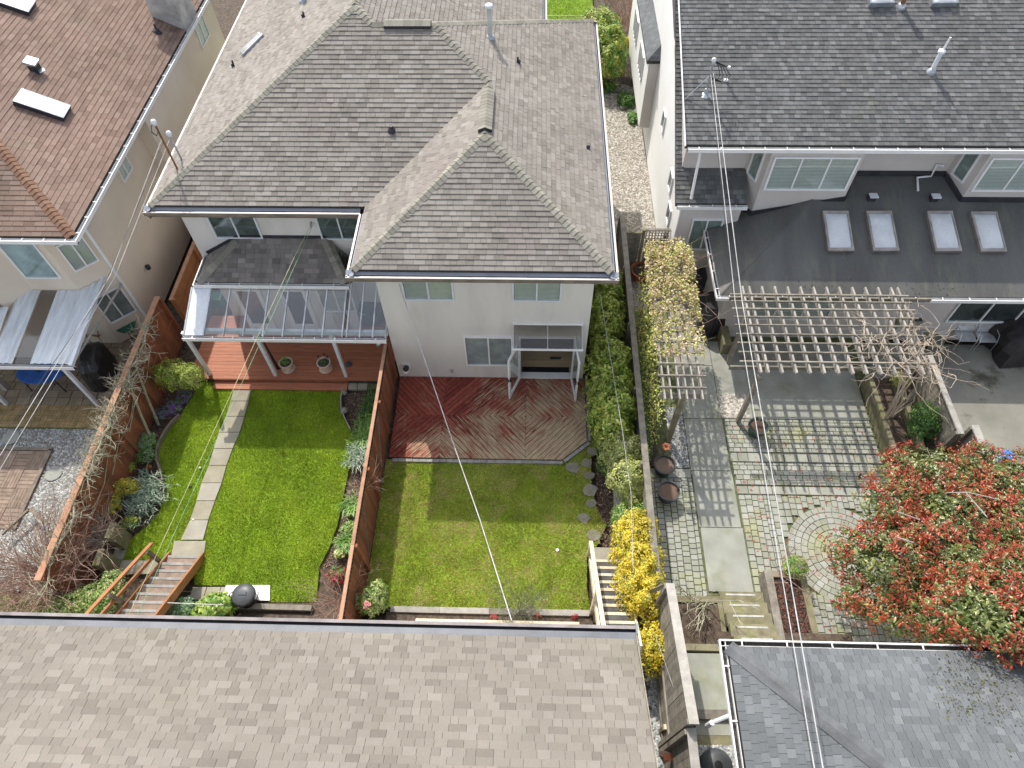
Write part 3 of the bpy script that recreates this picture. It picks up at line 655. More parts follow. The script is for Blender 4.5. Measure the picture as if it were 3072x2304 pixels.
# centre wing wall, with a real double-door opening
dx0, dx1 = G(1561, 1131).x, G(1712, 1133).x; dtop = 2.05
w = MB(); w.box(WX0, dx0, WY, WY + .2, -.3, ZW, .5); w.box(dx1, WX1, WY, WY + .2, -.3, ZW, .5); w.box(dx0, dx1, WY, WY + .2, dtop, ZW, .5); w.box(dx0, dx1, WY, WY + .2, -.3, .0, .5)
w.box(WX1 - .2, WX1, WY + .2, 24.2, -.3, ZW, .5); w.box(WX0, WX0 + .2, WY + .2, 15.1, -.3, ZW, .5); w.build('wall', M_stucco, HS)
rm = MB(); rm.box(WX0 + .21, WX1 - .21, WY + .21, 17, -.1, -.005); rm.build('interior_floor', M_floorin, HS)
rm = MB(); rm.box(WX0 + .21, WX1 - .21, 17, 17.1, -.1, 2.5); rm.box(WX0 + .21, WX1 - .21, WY + .21, 17, 2.45, 2.5); rm.build('interior_wall', M_stucco, HS)
bx('floor_register', M_inside, HS, dx1 - .65, dx1 - .3, WY + .75, WY + .83, -.004, .006); bx('threshold_mat', M_blackc, HS, dx0 + .05, dx1 - .05, WY + .22, WY + .42, -.004, .012)
# left wing wall
LWX = G(563, 788, 2.6).x + .45; LWX = -10.22; LWY = 15.1
w = MB(); w.box(LWX, WX0 + .0, LWY, LWY + .2, -.3, ZW, .5); w.box(LWX, LWX + .2, LWY + .2, 36, -.3, ZW, .5); w.build('wall', M_stucco, HS)
# upper and lower windows
def wyz(px, py, y): p = GY(px, py, y); return p.x, p.z
for (zz, xa, yb, xb_, nme, par_y) in ((z7, 305, 405, 730, '', WY), (z7, 1200, 415, 1612, '', WY)):
    x0, z0 = wyz(*zz(xa + 8, yb), WY); x1, _ = wyz(*zz(xb_, yb), WY)
    window(HS, (x0 + .0, WY, z0), (1, 0, 0), x1 - x0, ZW - z0 - .15, 2, (0, -1, 0), M_white2, True, gap=.05)
x0, z0 = wyz(*z7(828, 950), WY); x1, _ = wyz(*z7(1215, 950), WY); _, z1_ = wyz(*z7(1000, 712), WY)
window(HS, (x0, WY, z0), (1, 0, 0), x1 - x0, z1_ - z0, 2, (0, -1, 0), M_white, True, gap=.04, bm=mat('grey_blind', (.45, .48, .50)))
for xa, xb_, yb in ((415, 805, 310), (1290, 1640, 320)):
    x0, z0 = wyz(*z6(xa, yb), LWY); x1, _ = wyz(*z6(xb_, yb), LWY); window(HS, (x0, LWY, z0), (1, 0, 0), x1 - x0, ZW - z0 - .12, 2, (0, -1, 0), M_white2, False, inside=mat('dim_room', (.10, .12, .12), nscale=3, namt=.5))
# door frame, leaves, awning
f = MB(); f.box(dx0 - .05, dx0, WY - .03, WY + .2, 0, dtop + .05); f.box(dx1, dx1 + .05, WY - .03, WY + .2, 0, dtop + .05); f.box(dx0, dx1, WY - .03, WY + .2, dtop, dtop + .05); f.box(dx0, dx1, WY - .03, WY + .2, 0.001, .03); f.build('door_frame', M_white, HS)
def leaf_door(hx, ang, sgn):
    c, s_ = math.cos(ang), math.sin(ang); u = Vector((c, s_, 0)); o = Vector((hx, WY - .035, .03)); wd = .88; hd = dtop - .05; b = MB()
    def pc(u0, u1, z0, z1, t=.045):
        p = o + u * u0; q = o + u * u1; n = Vector((-s_, c, 0)) * t / 2; b.hexa([p - n + Vector((0, 0, z0)), q - n + Vector((0, 0, z0)), q + n + Vector((0, 0, z0)), p + n + Vector((0, 0, z0))], [p - n + Vector((0, 0, z1)), q - n + Vector((0, 0, z1)), q + n + Vector((0, 0, z1)), p + n + Vector((0, 0, z1))])
    pc(0, .11, 0, hd); pc(wd - .11, wd, 0, hd); pc(.11, wd - .11, 0, .17); pc(.11, wd - .11, hd - .12, hd); d = b.build('door', M_white, HS)
    b = MB(); pc(.11, wd - .11, .17, hd - .12, .012); b.build('pane', GL, d)
    p = o + u * (wd - .06); MB().box(p.x - .05, p.x + .05, p.y - .06, p.y + .06, .95, 1.1).build('handle', M_dark, d)
leaf_door(dx0, math.radians(248), 1); leaf_door(dx1, math.radians(-82), -1)
aw0, z_aw = wyz(*Z(1480, 950, 5.53)(330, 110), WY); aw1, _ = wyz(*Z(1480, 950, 5.53)(1480, 110), WY)
zf_ = z_aw - .30; yf_ = WY - .72
o = MB().hexa([(aw0, WY - .01, z_aw - .03), (aw1, WY - .01, z_aw - .03), (aw1, yf_, zf_ - .008), (aw0, yf_, zf_ - .008)][::-1], [(aw0, WY - .01, z_aw - .022), (aw1, WY - .01, z_aw - .022), (aw1, yf_, zf_), (aw0, yf_, zf_)][::-1]).build('awning', GLS, HS)
b = MB(); b.bar((aw0 - .02, yf_, zf_), (aw1 + .02, yf_, zf_), .05, .04); b.bar((aw0 - .02, WY - .02, z_aw), (aw1 + .02, WY - .02, z_aw), .04, .05); b.build('awning_rail', M_white, HS)
for x in (aw0 + .01, (aw0 + aw1) / 2, aw1 - .01): MB().bar((x, yf_, zf_ + .01), (x, WY - .02, z_aw - .01), .022, .02).build('awning_rib', M_alu, HS)
for x in (aw0 + .14, aw1 - .14): MB().tube([(x, WY - .03, z_aw - .5), (x, WY - .3, z_aw - .42), (x, WY - .66, zf_ - .03)], .012).build('awning_bracket', M_alu, HS)
# vent hood, outlet, hose bib on the wall
hx, hz = wyz(*z7(330, 960), WY); b = MB(); b.box(hx - .13, hx + .13, WY - .02, WY - .002, hz - .1, hz + .16); b.build('vent_plate', M_white, HS)
MB().lathe((hx, WY - .1, hz), [(.001, -.09), (.08, -.09), (.09, .07), (.08, .09), (.001, .09)], 14, rot=Matrix.Rotation(math.radians(60), 3, 'X')).build('vent_hood', M_dark, HS)
MB().lathe((hx, WY - .17, hz - .06), [(.001, -.01), (.08, -.01), (.08, .02), (.001, .02)], 14, rot=Matrix.Rotation(math.radians(60), 3, 'X')).build('vent_cover', M_white, HS)
hx, hz = wyz(*z7(708, 998), WY); bx('outlet_box', M_palew, HS, hx - .05, hx + .05, WY - .05, WY - .002, hz - .07, hz + .07)
# small lean-to roof over the bay at the left wing
P0 = G(*z6(215, 712), 2.9); P1 = G(*z6(1440, 742), 2.9)
gy = P0.y; lx0 = P0.x; lx1 = P1.x + .25
w = MB(); w.prism([(lx0 + .75, LWY), (lx0 + .75, gy + .75), (lx1 - .3, gy + .75), (lx1 - .3, LWY)], -.1, 2.8, .5); w.build('bay_wall', M_stucco, HS)
rl = Roof(HS, M_dktaupe, M_capt); ys_ = LWY - .02; sl2 = .62; run = ys_ - (gy + .12)
q0 = Vector((lx0 + .12, gy + .12, 2.93)); q1 = Vector((lx1 - .1, gy + .12, 2.93)); q2 = Vector((lx1 - .1 - .65, ys_, 2.93 + sl2 * run)); q3 = Vector((lx0 + .12 + run, ys_, 2.93 + sl2 * run))
q4 = Vector((lx0 + .12, ys_ - .0, 2.93)); rl.plane([q0, q1, q2, q3], (1, 0, 0)); rl.plane([q4, q0, q3], (0, 1, 0))
q5 = Vector((lx1 - .1, ys_, q2.z - .9)); rl.plane([q1, q5, q2], (0, 1, 0))
rl.hip(q0, q3, nrm(0, 1, sl2), nrm(1, 0, sl2), w=.17); rl.hip(q1, q2, nrm(0, 1, sl2), nrm(-1, 0, sl2), w=.17); rl.done(200)
gutter(HS, (lx0, gy, 2.92), (lx1, gy, 2.92), (0, 1, 0), M_white, M_white, .8, w=.11); gutter(HS, (lx0, gy + .014, 2.92), (lx0, ys_, 2.92), (1, 0, 0), M_white, M_white, 0, w=.11)
MB().bar((q3.x - .02, ys_, q3.z + .04), (q2.x, ys_, q2.z + .04), .05, .09).build('wall_flashing', M_dark, HS)
MB().bar((q4.x, ys_, q4.z + .08), (q3.x, ys_, q3.z + .04), .05, .09).build('wall_flashing', M_dark, HS)
# french doors and window in the bay
for x in (G(770, 948).x, G(910, 948).x - .15):
    x = x - .05; d = MB(); y_ = gy + .75
    fd = MB(); fd.box(x, x + .9, y_ - .05, y_ - .003, 0, .3); fd.box(x, x + .14, y_ - .05, y_ - .003, .3, 2.05); fd.box(x + .76, x + .9, y_ - .05, y_ - .003, .3, 2.05); fd.box(x + .14, x + .76, y_ - .05, y_ - .003, 1.9, 2.05); fd = fd.build('french_door', M_white, HS)
    bx('dark_interior', M_inside, fd, x + .14, x + .76, y_ - .02, y_ - .004, .3, 1.9); bx('pane', GL, fd, x + .14, x + .76, y_ - .035, y_ - .03, .3, 1.9)
window(HS, (G(1000, 948).x, gy + .75, .95), (1, 0, 0), 1.1, 1.1, 2, (0, -1, 0))
window(HS, (LWX + .9, LWY, .9), (1, 0, 0), .5, 1.1, 1, (0, -1, 0))

# roof furniture on the main house
def on_roof(px, py, p0, n): return GP(px, py, p0, n)
def vent_pipe(p, n, r, h, label, m=M_dark, capm=None, base=True, lean=0, group=None, cowl=False, name='vent_pipe'):
    t = thing(name, label, 'vent pipe', group); p = Vector(p)
    if base: MB().lathe(p, [(.001, -.03), (.16, -.03), (.15, .0), (r * 1.8, .05), (r * 1.3, .12), (r, .13)], 14, rot=Vector((0, 0, 1)).rotation_difference(Vector(n)).to_matrix()).build('flashing_collar', M_galv if m is not M_dark else M_dark, t, True)
    MB().tube([p, p + Vector((0, 0, h))], r, 12).build('pipe', m, t)
    if capm:
        MB().lathe(p + Vector((0, 0, h)), [(.001, -.02), (r * 1.5, -.02), (r * 1.6, .02), (r * 1.5, .05), (r * .8, .08), (.001, .085)], 14).build('cap', capm, t)
    origin(t, p); return t
pF = (0, YW, ZE); pR = (XR, 0, ZE); pLf = (XL, 0, ZE)
vent_pipe(on_roof(*z3(195, 320), pR, nR), nR, .075, .95, 'tall grey metal flue with round cap on the right slope of the taupe roof', M_alu, M_white2)
vent_pipe(on_roof(*z3(425, 530), pR, nR), nR, .03, .22, 'short black vent pipe right of the tall flue', M_dark)
vent_pipe(on_roof(*z3(1000, 1235), pR, nR), nR, .03, .12, 'short black vent pipe low on the right slope near the gutter', M_dark)
t = vent_pipe(on_roof(*Z(700, 0, 2.765)(1315, 1090), pF, nF), nF, .06, .18, 'stubby black vent with square metal flashing in the middle of the taupe front slope', M_dark)
p = on_roof(*Z(700, 0, 2.765)(1315, 1105), pF, nF); b = MB(); e = Vector((1, 0, 0)); v = nF.cross(e).normalized()
b.hexa([p + e * a * .17 + v * c * .13 + nF * .02 for a, c in ((-1, -1), (1, -1), (1, 1), (-1, 1))], [p + e * a * .17 + v * c * .13 + nF * .03 for a, c in ((-1, -1), (1, -1), (1, 1), (-1, 1))]); o = b.build('square_flashing', M_galv); o.parent = t; o.matrix_parent_inverse = t.matrix_world.inverted()
vent_pipe(on_roof(*Z(700, 0, 2.765)(590, 150), pLf, nLf), nLf, .03, .2, 'short black vent pipe near the top of the left slope', M_dark)
vent_pipe(on_roof(*z1(1945, 560), pLf, nLf), nLf, .03, .25, 'short black vent pipe below the small skylight on the left slope', M_dark)
vent_pipe(on_roof(912, 8, pLf, nLf), nLf, .08, .5, 'brown metal flue cut by the top edge on the left slope', M_alu, None)
def skylight(p0, n, u, corners, label, hgt=.12, dome=0, fm=M_galv, pm=None, group=None, domeh=.1):
    """corners: 4 points on the roof, low-left, low-right, up-right, up-left"""
    t = thing('skylight', label, 'skylight', group); n = Vector(n).normalized(); c = [Vector(q) for q in corners]; m_ = sum(c, Vector()) / 4
    b = MB(); b.hexa([q - n * .03 for q in c], [q + n * hgt for q in c], .5); b.build('curb', fm, t)
    inn = [m_ + (q - m_) * .86 + n * (hgt + .006) for q in c]
    fr_ = MB()
    for i in range(4):
        a, d = c[i] + n * hgt, c[(i + 1) % 4] + n * hgt; fr_.hexa([a, d, inn[(i + 1) % 4], inn[i]], [a + n * .02, d + n * .02, inn[(i + 1) % 4] + n * .02, inn[i] + n * .02], .5)
    fr_.build('frame', M_galv if fm in (M_dark, M_galv) else mat('pale_brown_frame', (.30, .28, .26)), t)
    g = MB()
    if dome:
        N_ = 8; vs = []
        for i in range(N_ + 1):
            for j in range(N_ + 1):
                a, b_ = i / N_, j / N_; q = (inn[0] * (1 - a) + inn[1] * a) * (1 - b_) + (inn[3] * (1 - a) + inn[2] * a) * b_
                vs.append(q + n * domeh * (1 - (2 * a - 1) ** 4) ** .6 * (1 - (2 * b_ - 1) ** 4) ** .6)
        g.add(vs, [(i * (N_ + 1) + j, (i + 1) * (N_ + 1) + j, (i + 1) * (N_ + 1) + j + 1, i * (N_ + 1) + j + 1) for i in range(N_) for j in range(N_)], .5); g.build('dome', pm or M_acryl, t, True)
    else: g.hexa(inn, [q + n * .012 for q in inn], .5); g.build('pane', pm or M_acryl, t)
    origin(t, m_); return t
def rc(zz, pts, p0, n): return [GP(*zz(*q), p0, n) for q in pts]
skylight(pLf, nLf, None, rc(z1, [(2030, 480), (2012, 440), (2165, 290), (2200, 310)], pLf, nLf), 'small grey framed skylight on the left slope of the taupe roof', .1, pm=mat('dim_glass', (.30, .31, .31), rough=.2))
# service masts on the left gutter side
def mast(px0, px1, label, m, r=.028, loops=True):
    t = thing('service_mast', label, 'service mast'); p = GP(*px0, pLf, nLf)
    # its top stands straight above its foot
    best = min((abs(proj(p + Vector((0, 0, h / 50)))[1] - px1[1]), h / 50) for h in range(10, 150))[1]
    q = p + Vector((0, 0, best)); MB().tube([p - Vector((0, 0, .05)), q], r, 8).build('pole', m, t)
    MB().lathe(q, [(.001, -.08), (.05, -.08), (.075, .0), (.06, .07), (.001, .09)], 10).build('weather_head', M_white2, t, True)
    MB().lathe(p, [(.001, -.02), (.07, -.02), (.05, .04), (.001, .05)], 10).build('foot', M_dark, t)
    if loops:
        b = MB()
        for k in range(3):
            a = random.uniform(2.6, 3.8); o_ = Vector((math.cos(a), math.sin(a) - .3, 0)); b.tube([q, q + o_ * .14 + Vector((0, 0, -.12)), q + o_ * .22 + Vector((0, 0, -.32)), q + o_ * .12 + Vector((0, 0, -.42)), q + o_ * .03 + Vector((0, 0, -.3))], .010, 5)
        b.build('cable_loops', M_wireb, t)
    origin(t, p); return q
m1 = mast(z1(1475, 1410), z1(1265, 1015), 'rusty brown service mast with white weather head and cable loops on the left gutter', M_rust)
m2 = mast(z1(1512, 1335), z1(1395, 1110), 'shorter grey service mast just right of the rusty one', M_galv, loops=False)

# =================================================================== GLASS PATIO COVER of the left wing
PC = thing('patio_cover', 'white glass roofed patio cover over the red deck of the left unit', 'patio cover')
zc0 = 2.30; cy0 = G(552, 1008, zc0).y; cx0 = G(552, 1008, zc0).x; cx1 = WX0 - .02
ytop = gy + .05; ztop = 2.78
gutter(PC, (cx0 - .04, cy0 - .1, zc0), (cx1, cy0 - .1, zc0), (0, 1, 0), M_white, M_white, .6, w=.1)
def yr_top(x): return ytop if x < lx1 - .1 else LWY - .02
n_b = 10
xs = [cx0 + (lx1 - .1 - cx0) * i / 8 for i in range(9)] + [lx1 + .03 + (cx1 - lx1 - .05) * k / 3 for k in (0, 1, 2, 3)]
for x in xs:
    yt = yr_top(x); zt = zc0 + (ztop - zc0) * (yt - cy0) / (ytop - cy0); MB().bar((x, cy0, zc0 + .02), (x, yt, zt), .04, .06).build('rafter', M_galv, PC)
for i in range(len(xs) - 1):
    a, b_ = xs[i] + .027, xs[i + 1] - .027
    if b_ - a < .1: continue
    yt = yr_top((a + b_) / 2); zt = zc0 + (ztop - zc0) * (yt - cy0) / (ytop - cy0)
    MB().hexa([(a, cy0, zc0 + .03), (b_, cy0, zc0 + .03), (b_, yt, zt + .01), (a, yt, zt + .01)], [(a, cy0, zc0 + .038), (b_, cy0, zc0 + .038), (b_, yt, zt + .018), (a, yt, zt + .018)]).build('glass_panel', M_white2 if i == 0 else GLR, PC)
MB().bar((cx0, cy0 + .25, zc0 - .06), (cx1, cy0 + .25, zc0 - .06), .1, .16).build('beam', M_white2, PC)
for px, py in ((632, 1118), (830, 1116), (1041, 1118)):
    p = G(px, py, 0); MB().box(p.x - .05, p.x + .05, cy0 + .2, cy0 + .3, 0, zc0 - .14).build('post', M_white2, PC)

# =================================================================== DECKS
DK = thing('deck', 'red stained deck of straight boards under the glass patio cover', 'deck')
dxl = -11.0; yd0 = 12.45
k = 0; y = yd0
while y < LWY - .1:
    x1_ = -4.42 if y > yd0 + .0 else -4.42
    MB().box(dxl, x1_, y, y + .132, -.04, .0).build('plank', M_redwood, DK); y += .139
sx1 = G(*z6(1505, 1510), ZL + .1).x
y = yd0 - .035 - .139
for i in range(2): MB().box(-10.2, sx1, y, y + .132, -.16, -.12).build('step_plank', M_redwood, DK); y -= .139
MB().box(-10.2, sx1, yd0 - .03, yd0 - .006, -.2, -.005).build('riser_board', M_fencered, DK); MB().box(-11, -4.42, yd0 - .004, 15, -.28, -.05).build('frame', M_inside, DK)
# weathered diagonal deck
def wornmat():
    m = mat('worn_red_deck', (.17, .035, .025), (.30, .075, .05), nscale=8, namt=.2); nt = m.node_tree; N = nt.nodes; L = nt.links; bs = N['Principled BSDF']
    col = bs.inputs['Base Color'].links[0].from_socket
    geo = N.new('ShaderNodeNewGeometry'); n = N.new('ShaderNodeTexNoise'); n.inputs['Scale'].default_value = 9; n.inputs['Detail'].default_value = 8; n.inputs['Roughness'].default_value = .75
    uvn = N.new('ShaderNodeAttribute'); uvn.attribute_name = 'grain'; L.new(uvn.outputs['Vector'], n.inputs[0])
    sx = N.new('ShaderNodeSeparateXYZ'); L.new(geo.outputs['Position'], sx.inputs[0])
    a = N.new('ShaderNodeMath'); a.operation = 'MULTIPLY_ADD'; a.inputs[1].default_value = .042; L.new(sx.outputs[0], a.inputs[0]); L.new(n.outputs['Fac'], a.inputs[2])
    b = N.new('ShaderNodeMath'); b.operation = 'MULTIPLY_ADD'; b.inputs[1].default_value = -.065; L.new(sx.outputs[1], b.inputs[0]); L.new(a.outputs[0], b.inputs[2])
    n2 = N.new('ShaderNodeTexNoise'); n2.inputs['Scale'].default_value = 1.1; n2.inputs['Detail'].default_value = 2; L.new(geo.outputs['Position'], n2.inputs[0])
    c = N.new('ShaderNodeMath'); c.operation = 'MULTIPLY_ADD'; c.inputs[1].default_value = .45; L.new(n2.outputs['Fac'], c.inputs[0]); L.new(b.outputs[0], c.inputs[2])
    r = N.new('ShaderNodeMapRange'); r.inputs[1].default_value = -.09; r.inputs[2].default_value = .03; L.new(c.outputs[0], r.inputs[0])
    w_ = N.new('ShaderNodeTexNoise'); w_.inputs['Scale'].default_value = 14; L.new(uvn.outputs['Vector'], w_.inputs[0]); wr = N.new('ShaderNodeValToRGB'); wr.color_ramp.elements[0].color = (.30, .20, .12, 1); wr.color_ramp.elements[0].position = .35; wr.color_ramp.elements[1].color = (.50, .40, .26, 1); wr.color_ramp.elements[1].position = .65; L.new(w_.outputs['Fac'], wr.inputs[0])
    mx = N.new('ShaderNodeMix'); mx.data_type = 'RGBA'; L.new(r.outputs[0], mx.inputs[0]); L.new(col, mx.inputs[6]); L.new(wr.outputs[0], mx.inputs[7]); L.new(mx.outputs[2], bs.inputs['Base Color']); return m
M_worn = wornmat()
DD = thing('deck', 'worn red deck with boards laid in diagonal chevron panels below the awning', 'deck')
X = [WX0 + .02, G(1340, 1130).x, G(1579, 1135).x, WX1 + .0]; Yd = [WY - .01, G(1400, 1246).y, G(1400, 1374).y]
chx = G(1685, 1376).x; chy = G(1757, 1322).y
for ci in range(3):
    for ri in range(2):
        x0, x1 = X[ci], X[ci + 1]; y1, y0 = Yd[ri], Yd[ri + 1]
        if ci == 2: x1 = WX1 + .06
        cl_ = [(x0, y0), (x1, y0), (x1, y1), (x0, y1)]
        if ci == 2 and ri == 1: cl_ = [(x0, y0), (chx, y0), (x1, chy), (x1, y1), (x0, y1)]
        ang = math.radians(-47 if (ci + ri) % 2 == 0 else 47); u = Vector((math.cos(ang), math.sin(ang))); v = Vector((-u.y, u.x)); c = Vector(((x0 + x1) / 2, (y0 + y1) / 2))
        for k in range(-16, 17):
            o = c + v * (k * .136); r = [tuple(o - u * 3 - v * .061), tuple(o + u * 3 - v * .061), tuple(o + u * 3 + v * .061), tuple(o - u * 3 + v * .061)]
            q = clip(r, [(a + (.004 if a == x0 else -.004 if a == x1 else 0), b) for a, b in cl_])
            if len(q) < 3 or abs(area2(q)) < .003: continue
            ob = MB().prism(ccw(q), -.04, random.uniform(-.003, .002)).build('plank', M_worn, DD)
            g = ob.data.attributes.new('grain', 'FLOAT_VECTOR', 'POINT'); sd = random.random() * 50; vals = []
            for vv in ob.data.vertices: d2 = Vector((vv.co.x, vv.co.y)); vals += [d2.dot(u) * .22 + sd, d2.dot(v) * 3.0 + k, vv.co.z]
            g.data.foreach_set('vector', vals)
# brick edging of that deck
be = thing('brick_edging', 'single row of grey bricks edging the diagonal deck', 'edging')
def brickrow(p, q, w=.1):
    p = Vector(p); q = Vector(q); L = (q - p).length; k = int(L / .2); d = (q - p).normalized(); n = Vector((-d.y, d.x))
    for i in range(k):
        a = p + d * (i * L / k + .006); b_ = p + d * ((i + 1) * L / k - .006); MB().prism(ccw([tuple(a - n * w / 2), tuple(b_ - n * w / 2), tuple(b_ + n * w / 2), tuple(a + n * w / 2)]), -.2, -.045 + random.uniform(-.006, .006)).build('brick', M_strip, be)
brickrow((X[0] + .1, Yd[2] - .07), (chx + .03, Yd[2] - .07)); brickrow((chx + .07, Yd[2] - .03), (WX1 + .13, chy - .03)); brickrow((WX1 + .13, chy + .03), (WX1 + .13, WY + .1))
MB().prism([(X[0], Yd[2] + .01), (chx, Yd[2] + .01), (WX1 + .04, chy), (WX1 + .04, WY), (X[0], WY)], -.2, -.045).build('deck_frame', M_inside, DD)
# paving slabs by the left deck step
ps = thing('paving_slabs', 'four mossy square slabs beside the red deck step', 'paving')
for i, (xa, xb_) in enumerate(((1512, 1585), (1590, 1670), (1675, 1750), (1755, 1800))):
    q = GG(z6, [(xa - 8, 1570), (xb_ - 8, 1570), (xb_ + 4, 1458), (xa + 4, 1458)], -.16); MB().prism(ccw([(p.x, p.y) for p in q]), -.24, -.16).build('slab', M_slab if i != 2 else M_joint, ps)

# =================================================================== FENCES
def fence(label, x, y0, y1, zb_, zt, m, capm, capw=.14, thick=.05, bw=.14, face=1, posts=2.4, both=True, rails=(), name='fence', zt2=None, capt=.04):
    """runs along y at x, y0 > y1"""
    t = thing(name, label, 'fence'); zt2 = zt if zt2 is None else zt2; y = y0; L = y0 - y1
    def zz(y): return zt + (zt2 - zt) * (y0 - y) / L
    while y > y1 + .03:
        w = min(bw, y - y1); o = random.uniform(-.003, .003)
        MB().hexa([(x - thick / 2 + o, y - w + .005, zb_), (x + thick / 2 + o, y - w + .005, zb_), (x + thick / 2 + o, y, zb_), (x - thick / 2 + o, y, zb_)], [(x - thick / 2 + o, y - w + .005, zz(y) - capt), (x + thick / 2 + o, y - w + .005, zz(y) - capt), (x + thick / 2 + o, y, zz(y) - capt), (x - thick / 2 + o, y, zz(y) - capt)]).build('board', m, t); y -= bw
    k = max(1, round(L / 2.4))
    for i in range(k):
        a, b_ = y0 - L * i / k, y0 - L * (i + 1) / k + .006; MB().bar((x, a, zz(a) - capt / 2), (x, b_, zz(b_) - capt / 2), capw, capt).build('cap', capm, t)
    for i in range(k + 1):
        yy = min(max(y0 - L * i / k, y1 + .06), y0 - .06)
        MB().box(x + face * (thick / 2 + .004) if face > 0 else x - thick / 2 - .094, x + thick / 2 + .094 if face > 0 else x - thick / 2 - .004, yy - .045, yy + .045, zb_ - .1, zz(yy) - capt - .002).build('post', m, t)
    for zr_ in rails:
        xa, xb_ = (x + thick / 2 + .003, x + thick / 2 + .04) if face > 0 else (x - thick / 2 - .04, x - thick / 2 - .003)
        MB().box(xa, xb_, y1, y0, zb_ + zr_, zb_ + zr_ + .09).build('rail', m, t)
    origin(t, (x, (y0 + y1) / 2, zb_)); return t
FC = fence('red-brown board fence between the left and centre gardens, with dark perforated strip under its cap', -4.36, 12.72, 4.15, -.2, 1.70, M_fencered, M_capw, .09, .04, .15, 1, rails=(.05,))
tr = MB(); y = 12.6
while y > 4.3: tr.box(-4.335, -4.30, y - .06, y, 1.55, 1.66); y -= .11
t_ = tr.build('perforated_trim', M_dark); t_.parent = FC; t_.matrix_parent_inverse = FC.matrix_world.inverted(); tag(t_, kind='stuff')
for yy in (10.3, 7.6): 
    b = MB().bar((-4.33, yy, 1.5), (-4.33, yy - .95, .0), .02, .05, up=(1, 0, 0)).build('brace', M_fascia); b.parent = FC; b.matrix_parent_inverse = FC.matrix_world.inverted()
FL = fence('red-brown panelled fence left of the left garden, grown over by bare vines', -11.85, 14.35, 5.2, -.3, 1.80, M_fencered, M_capw, .17, .05, .2, 1, rails=(.02, 1.0))
FG = fence('orange-brown side fence between the beige house and the duplex', -11.7, 24, 14.6, -.2, 1.35, M_fenceor, M_capw, .12, .05, .3, 1, rails=(.35, .95))
F1 = fence('long weathered grey fence between the centre garden and the paved patio', 3.12, 18.3, 6.35, -.2, 1.75, M_greyw, M_greyw, .17, .05, .15, -1, rails=(.3,))
F1b = fence('weathered grey fence stretch beside the yellow forsythia', 3.12, 6.34, 4.75, -.2, 1.82, M_greyw, M_greyw, .17, .05, .15, -1)
pa = GX(2010, 1750, 3.13); pb_ = GX(2083, 2174, 3.13)
F2 = fence('tall weathered fence stretch with pale cap rising between the two garages', 3.13, pa.y, pb_.y, 0.6, pa.z, M_greyw, M_palew, .19, .05, .15, -1, rails=(.1, .9), zt2=pb_.z)
F3 = fence('lowest weathered fence stretch beyond the end of the pale cap, near the bottom edge', 3.13, pb_.y - .01, pb_.y - 2.6, 0.6, pb_.z - .3, M_greyw, M_palew, .17, .05, .15, -1)
b = MB().bar((3.05, pa.y - .02, pa.z - .05), (2.75, pa.y + .3, 1.2), .05, .09); o = b.build('brace', M_timber); o.parent = F2; o.matrix_parent_inverse = F2.matrix_world.inverted()
fx = G(2807, 1107, 1.6).x; F5 = fence('weathered fence between the paved patio and the stained concrete yard', fx, 12.6, G(2883, 1292, 1.6).y - .1, -.05, 1.6, M_greyw, M_palew, .16, .05, .15, -1)
F6 = fence('short whitish capped fence stretch continuing behind the red photinia', fx + .35, G(2883, 1292, 1.6).y + .1, 7.4, -.05, 1.75, M_greyw, M_palew, .2, .05, .15, -1)
# gate with lattice between fence and white house
GT = thing('garden_gate', 'weathered wooden gate with square lattice top beside the white wall', 'gate')
gy_ = 16.3; gxa = G(*Z(1850, 560, 5.53)(500, 740), 1.8).x; gxb = G(*Z(1850, 560, 5.53)(960, 740), 1.8).x; gy_ = G(*Z(1850, 560, 5.53)(700, 725), 1.85).y
for k in range(6): MB().box(gxa + (gxb - gxa) * k / 6 + .004, gxa + (gxb - gxa) * (k + 1) / 6 - .004, gy_ - .02, gy_ + .02, 0, 1.45).build('board', M_greyw, GT)
for k in range(10): MB().box(gxa + (gxb - gxa) * k / 9 - .013, gxa + (gxb - gxa) * k / 9 + .013, gy_ - .015, gy_ + .015, 1.46, 1.84).build('lattice_slat', M_fascia, GT)
for k in range(3): MB().box(gxa, gxb, gy_ - .03, gy_ - .016, 1.5 + k * .12, 1.525 + k * .12).build('lattice_slat', M_fascia, GT)
MB().box(gxa - .06, gxb + .04, gy_ - .05, gy_ + .05, 1.845, 1.89).build('rail', M_greyw, GT); MB().box(gxa - .14, gxa - .04, gy_ - .05, gy_ + .05, 0, 1.88).build('post', M_timber, GT); MB().box(gxb + .04, gxb + .14, gy_ - .05, gy_ + .05, 0, 1.86).build('post', M_fascia, GT)
for k in range(5): MB().box(3.2 + k * (gxa - 3.36) / 5, 3.2 + (k + 1) * (gxa - 3.36) / 5 - .006, gy_ - .02, gy_ + .02, 0, 1.7).build('board', M_greyw, GT)
MB().box(3.2, gxa - .15, gy_ - .04, gy_ + .04, 1.705, 1.75).build('rail', M_timber, GT)

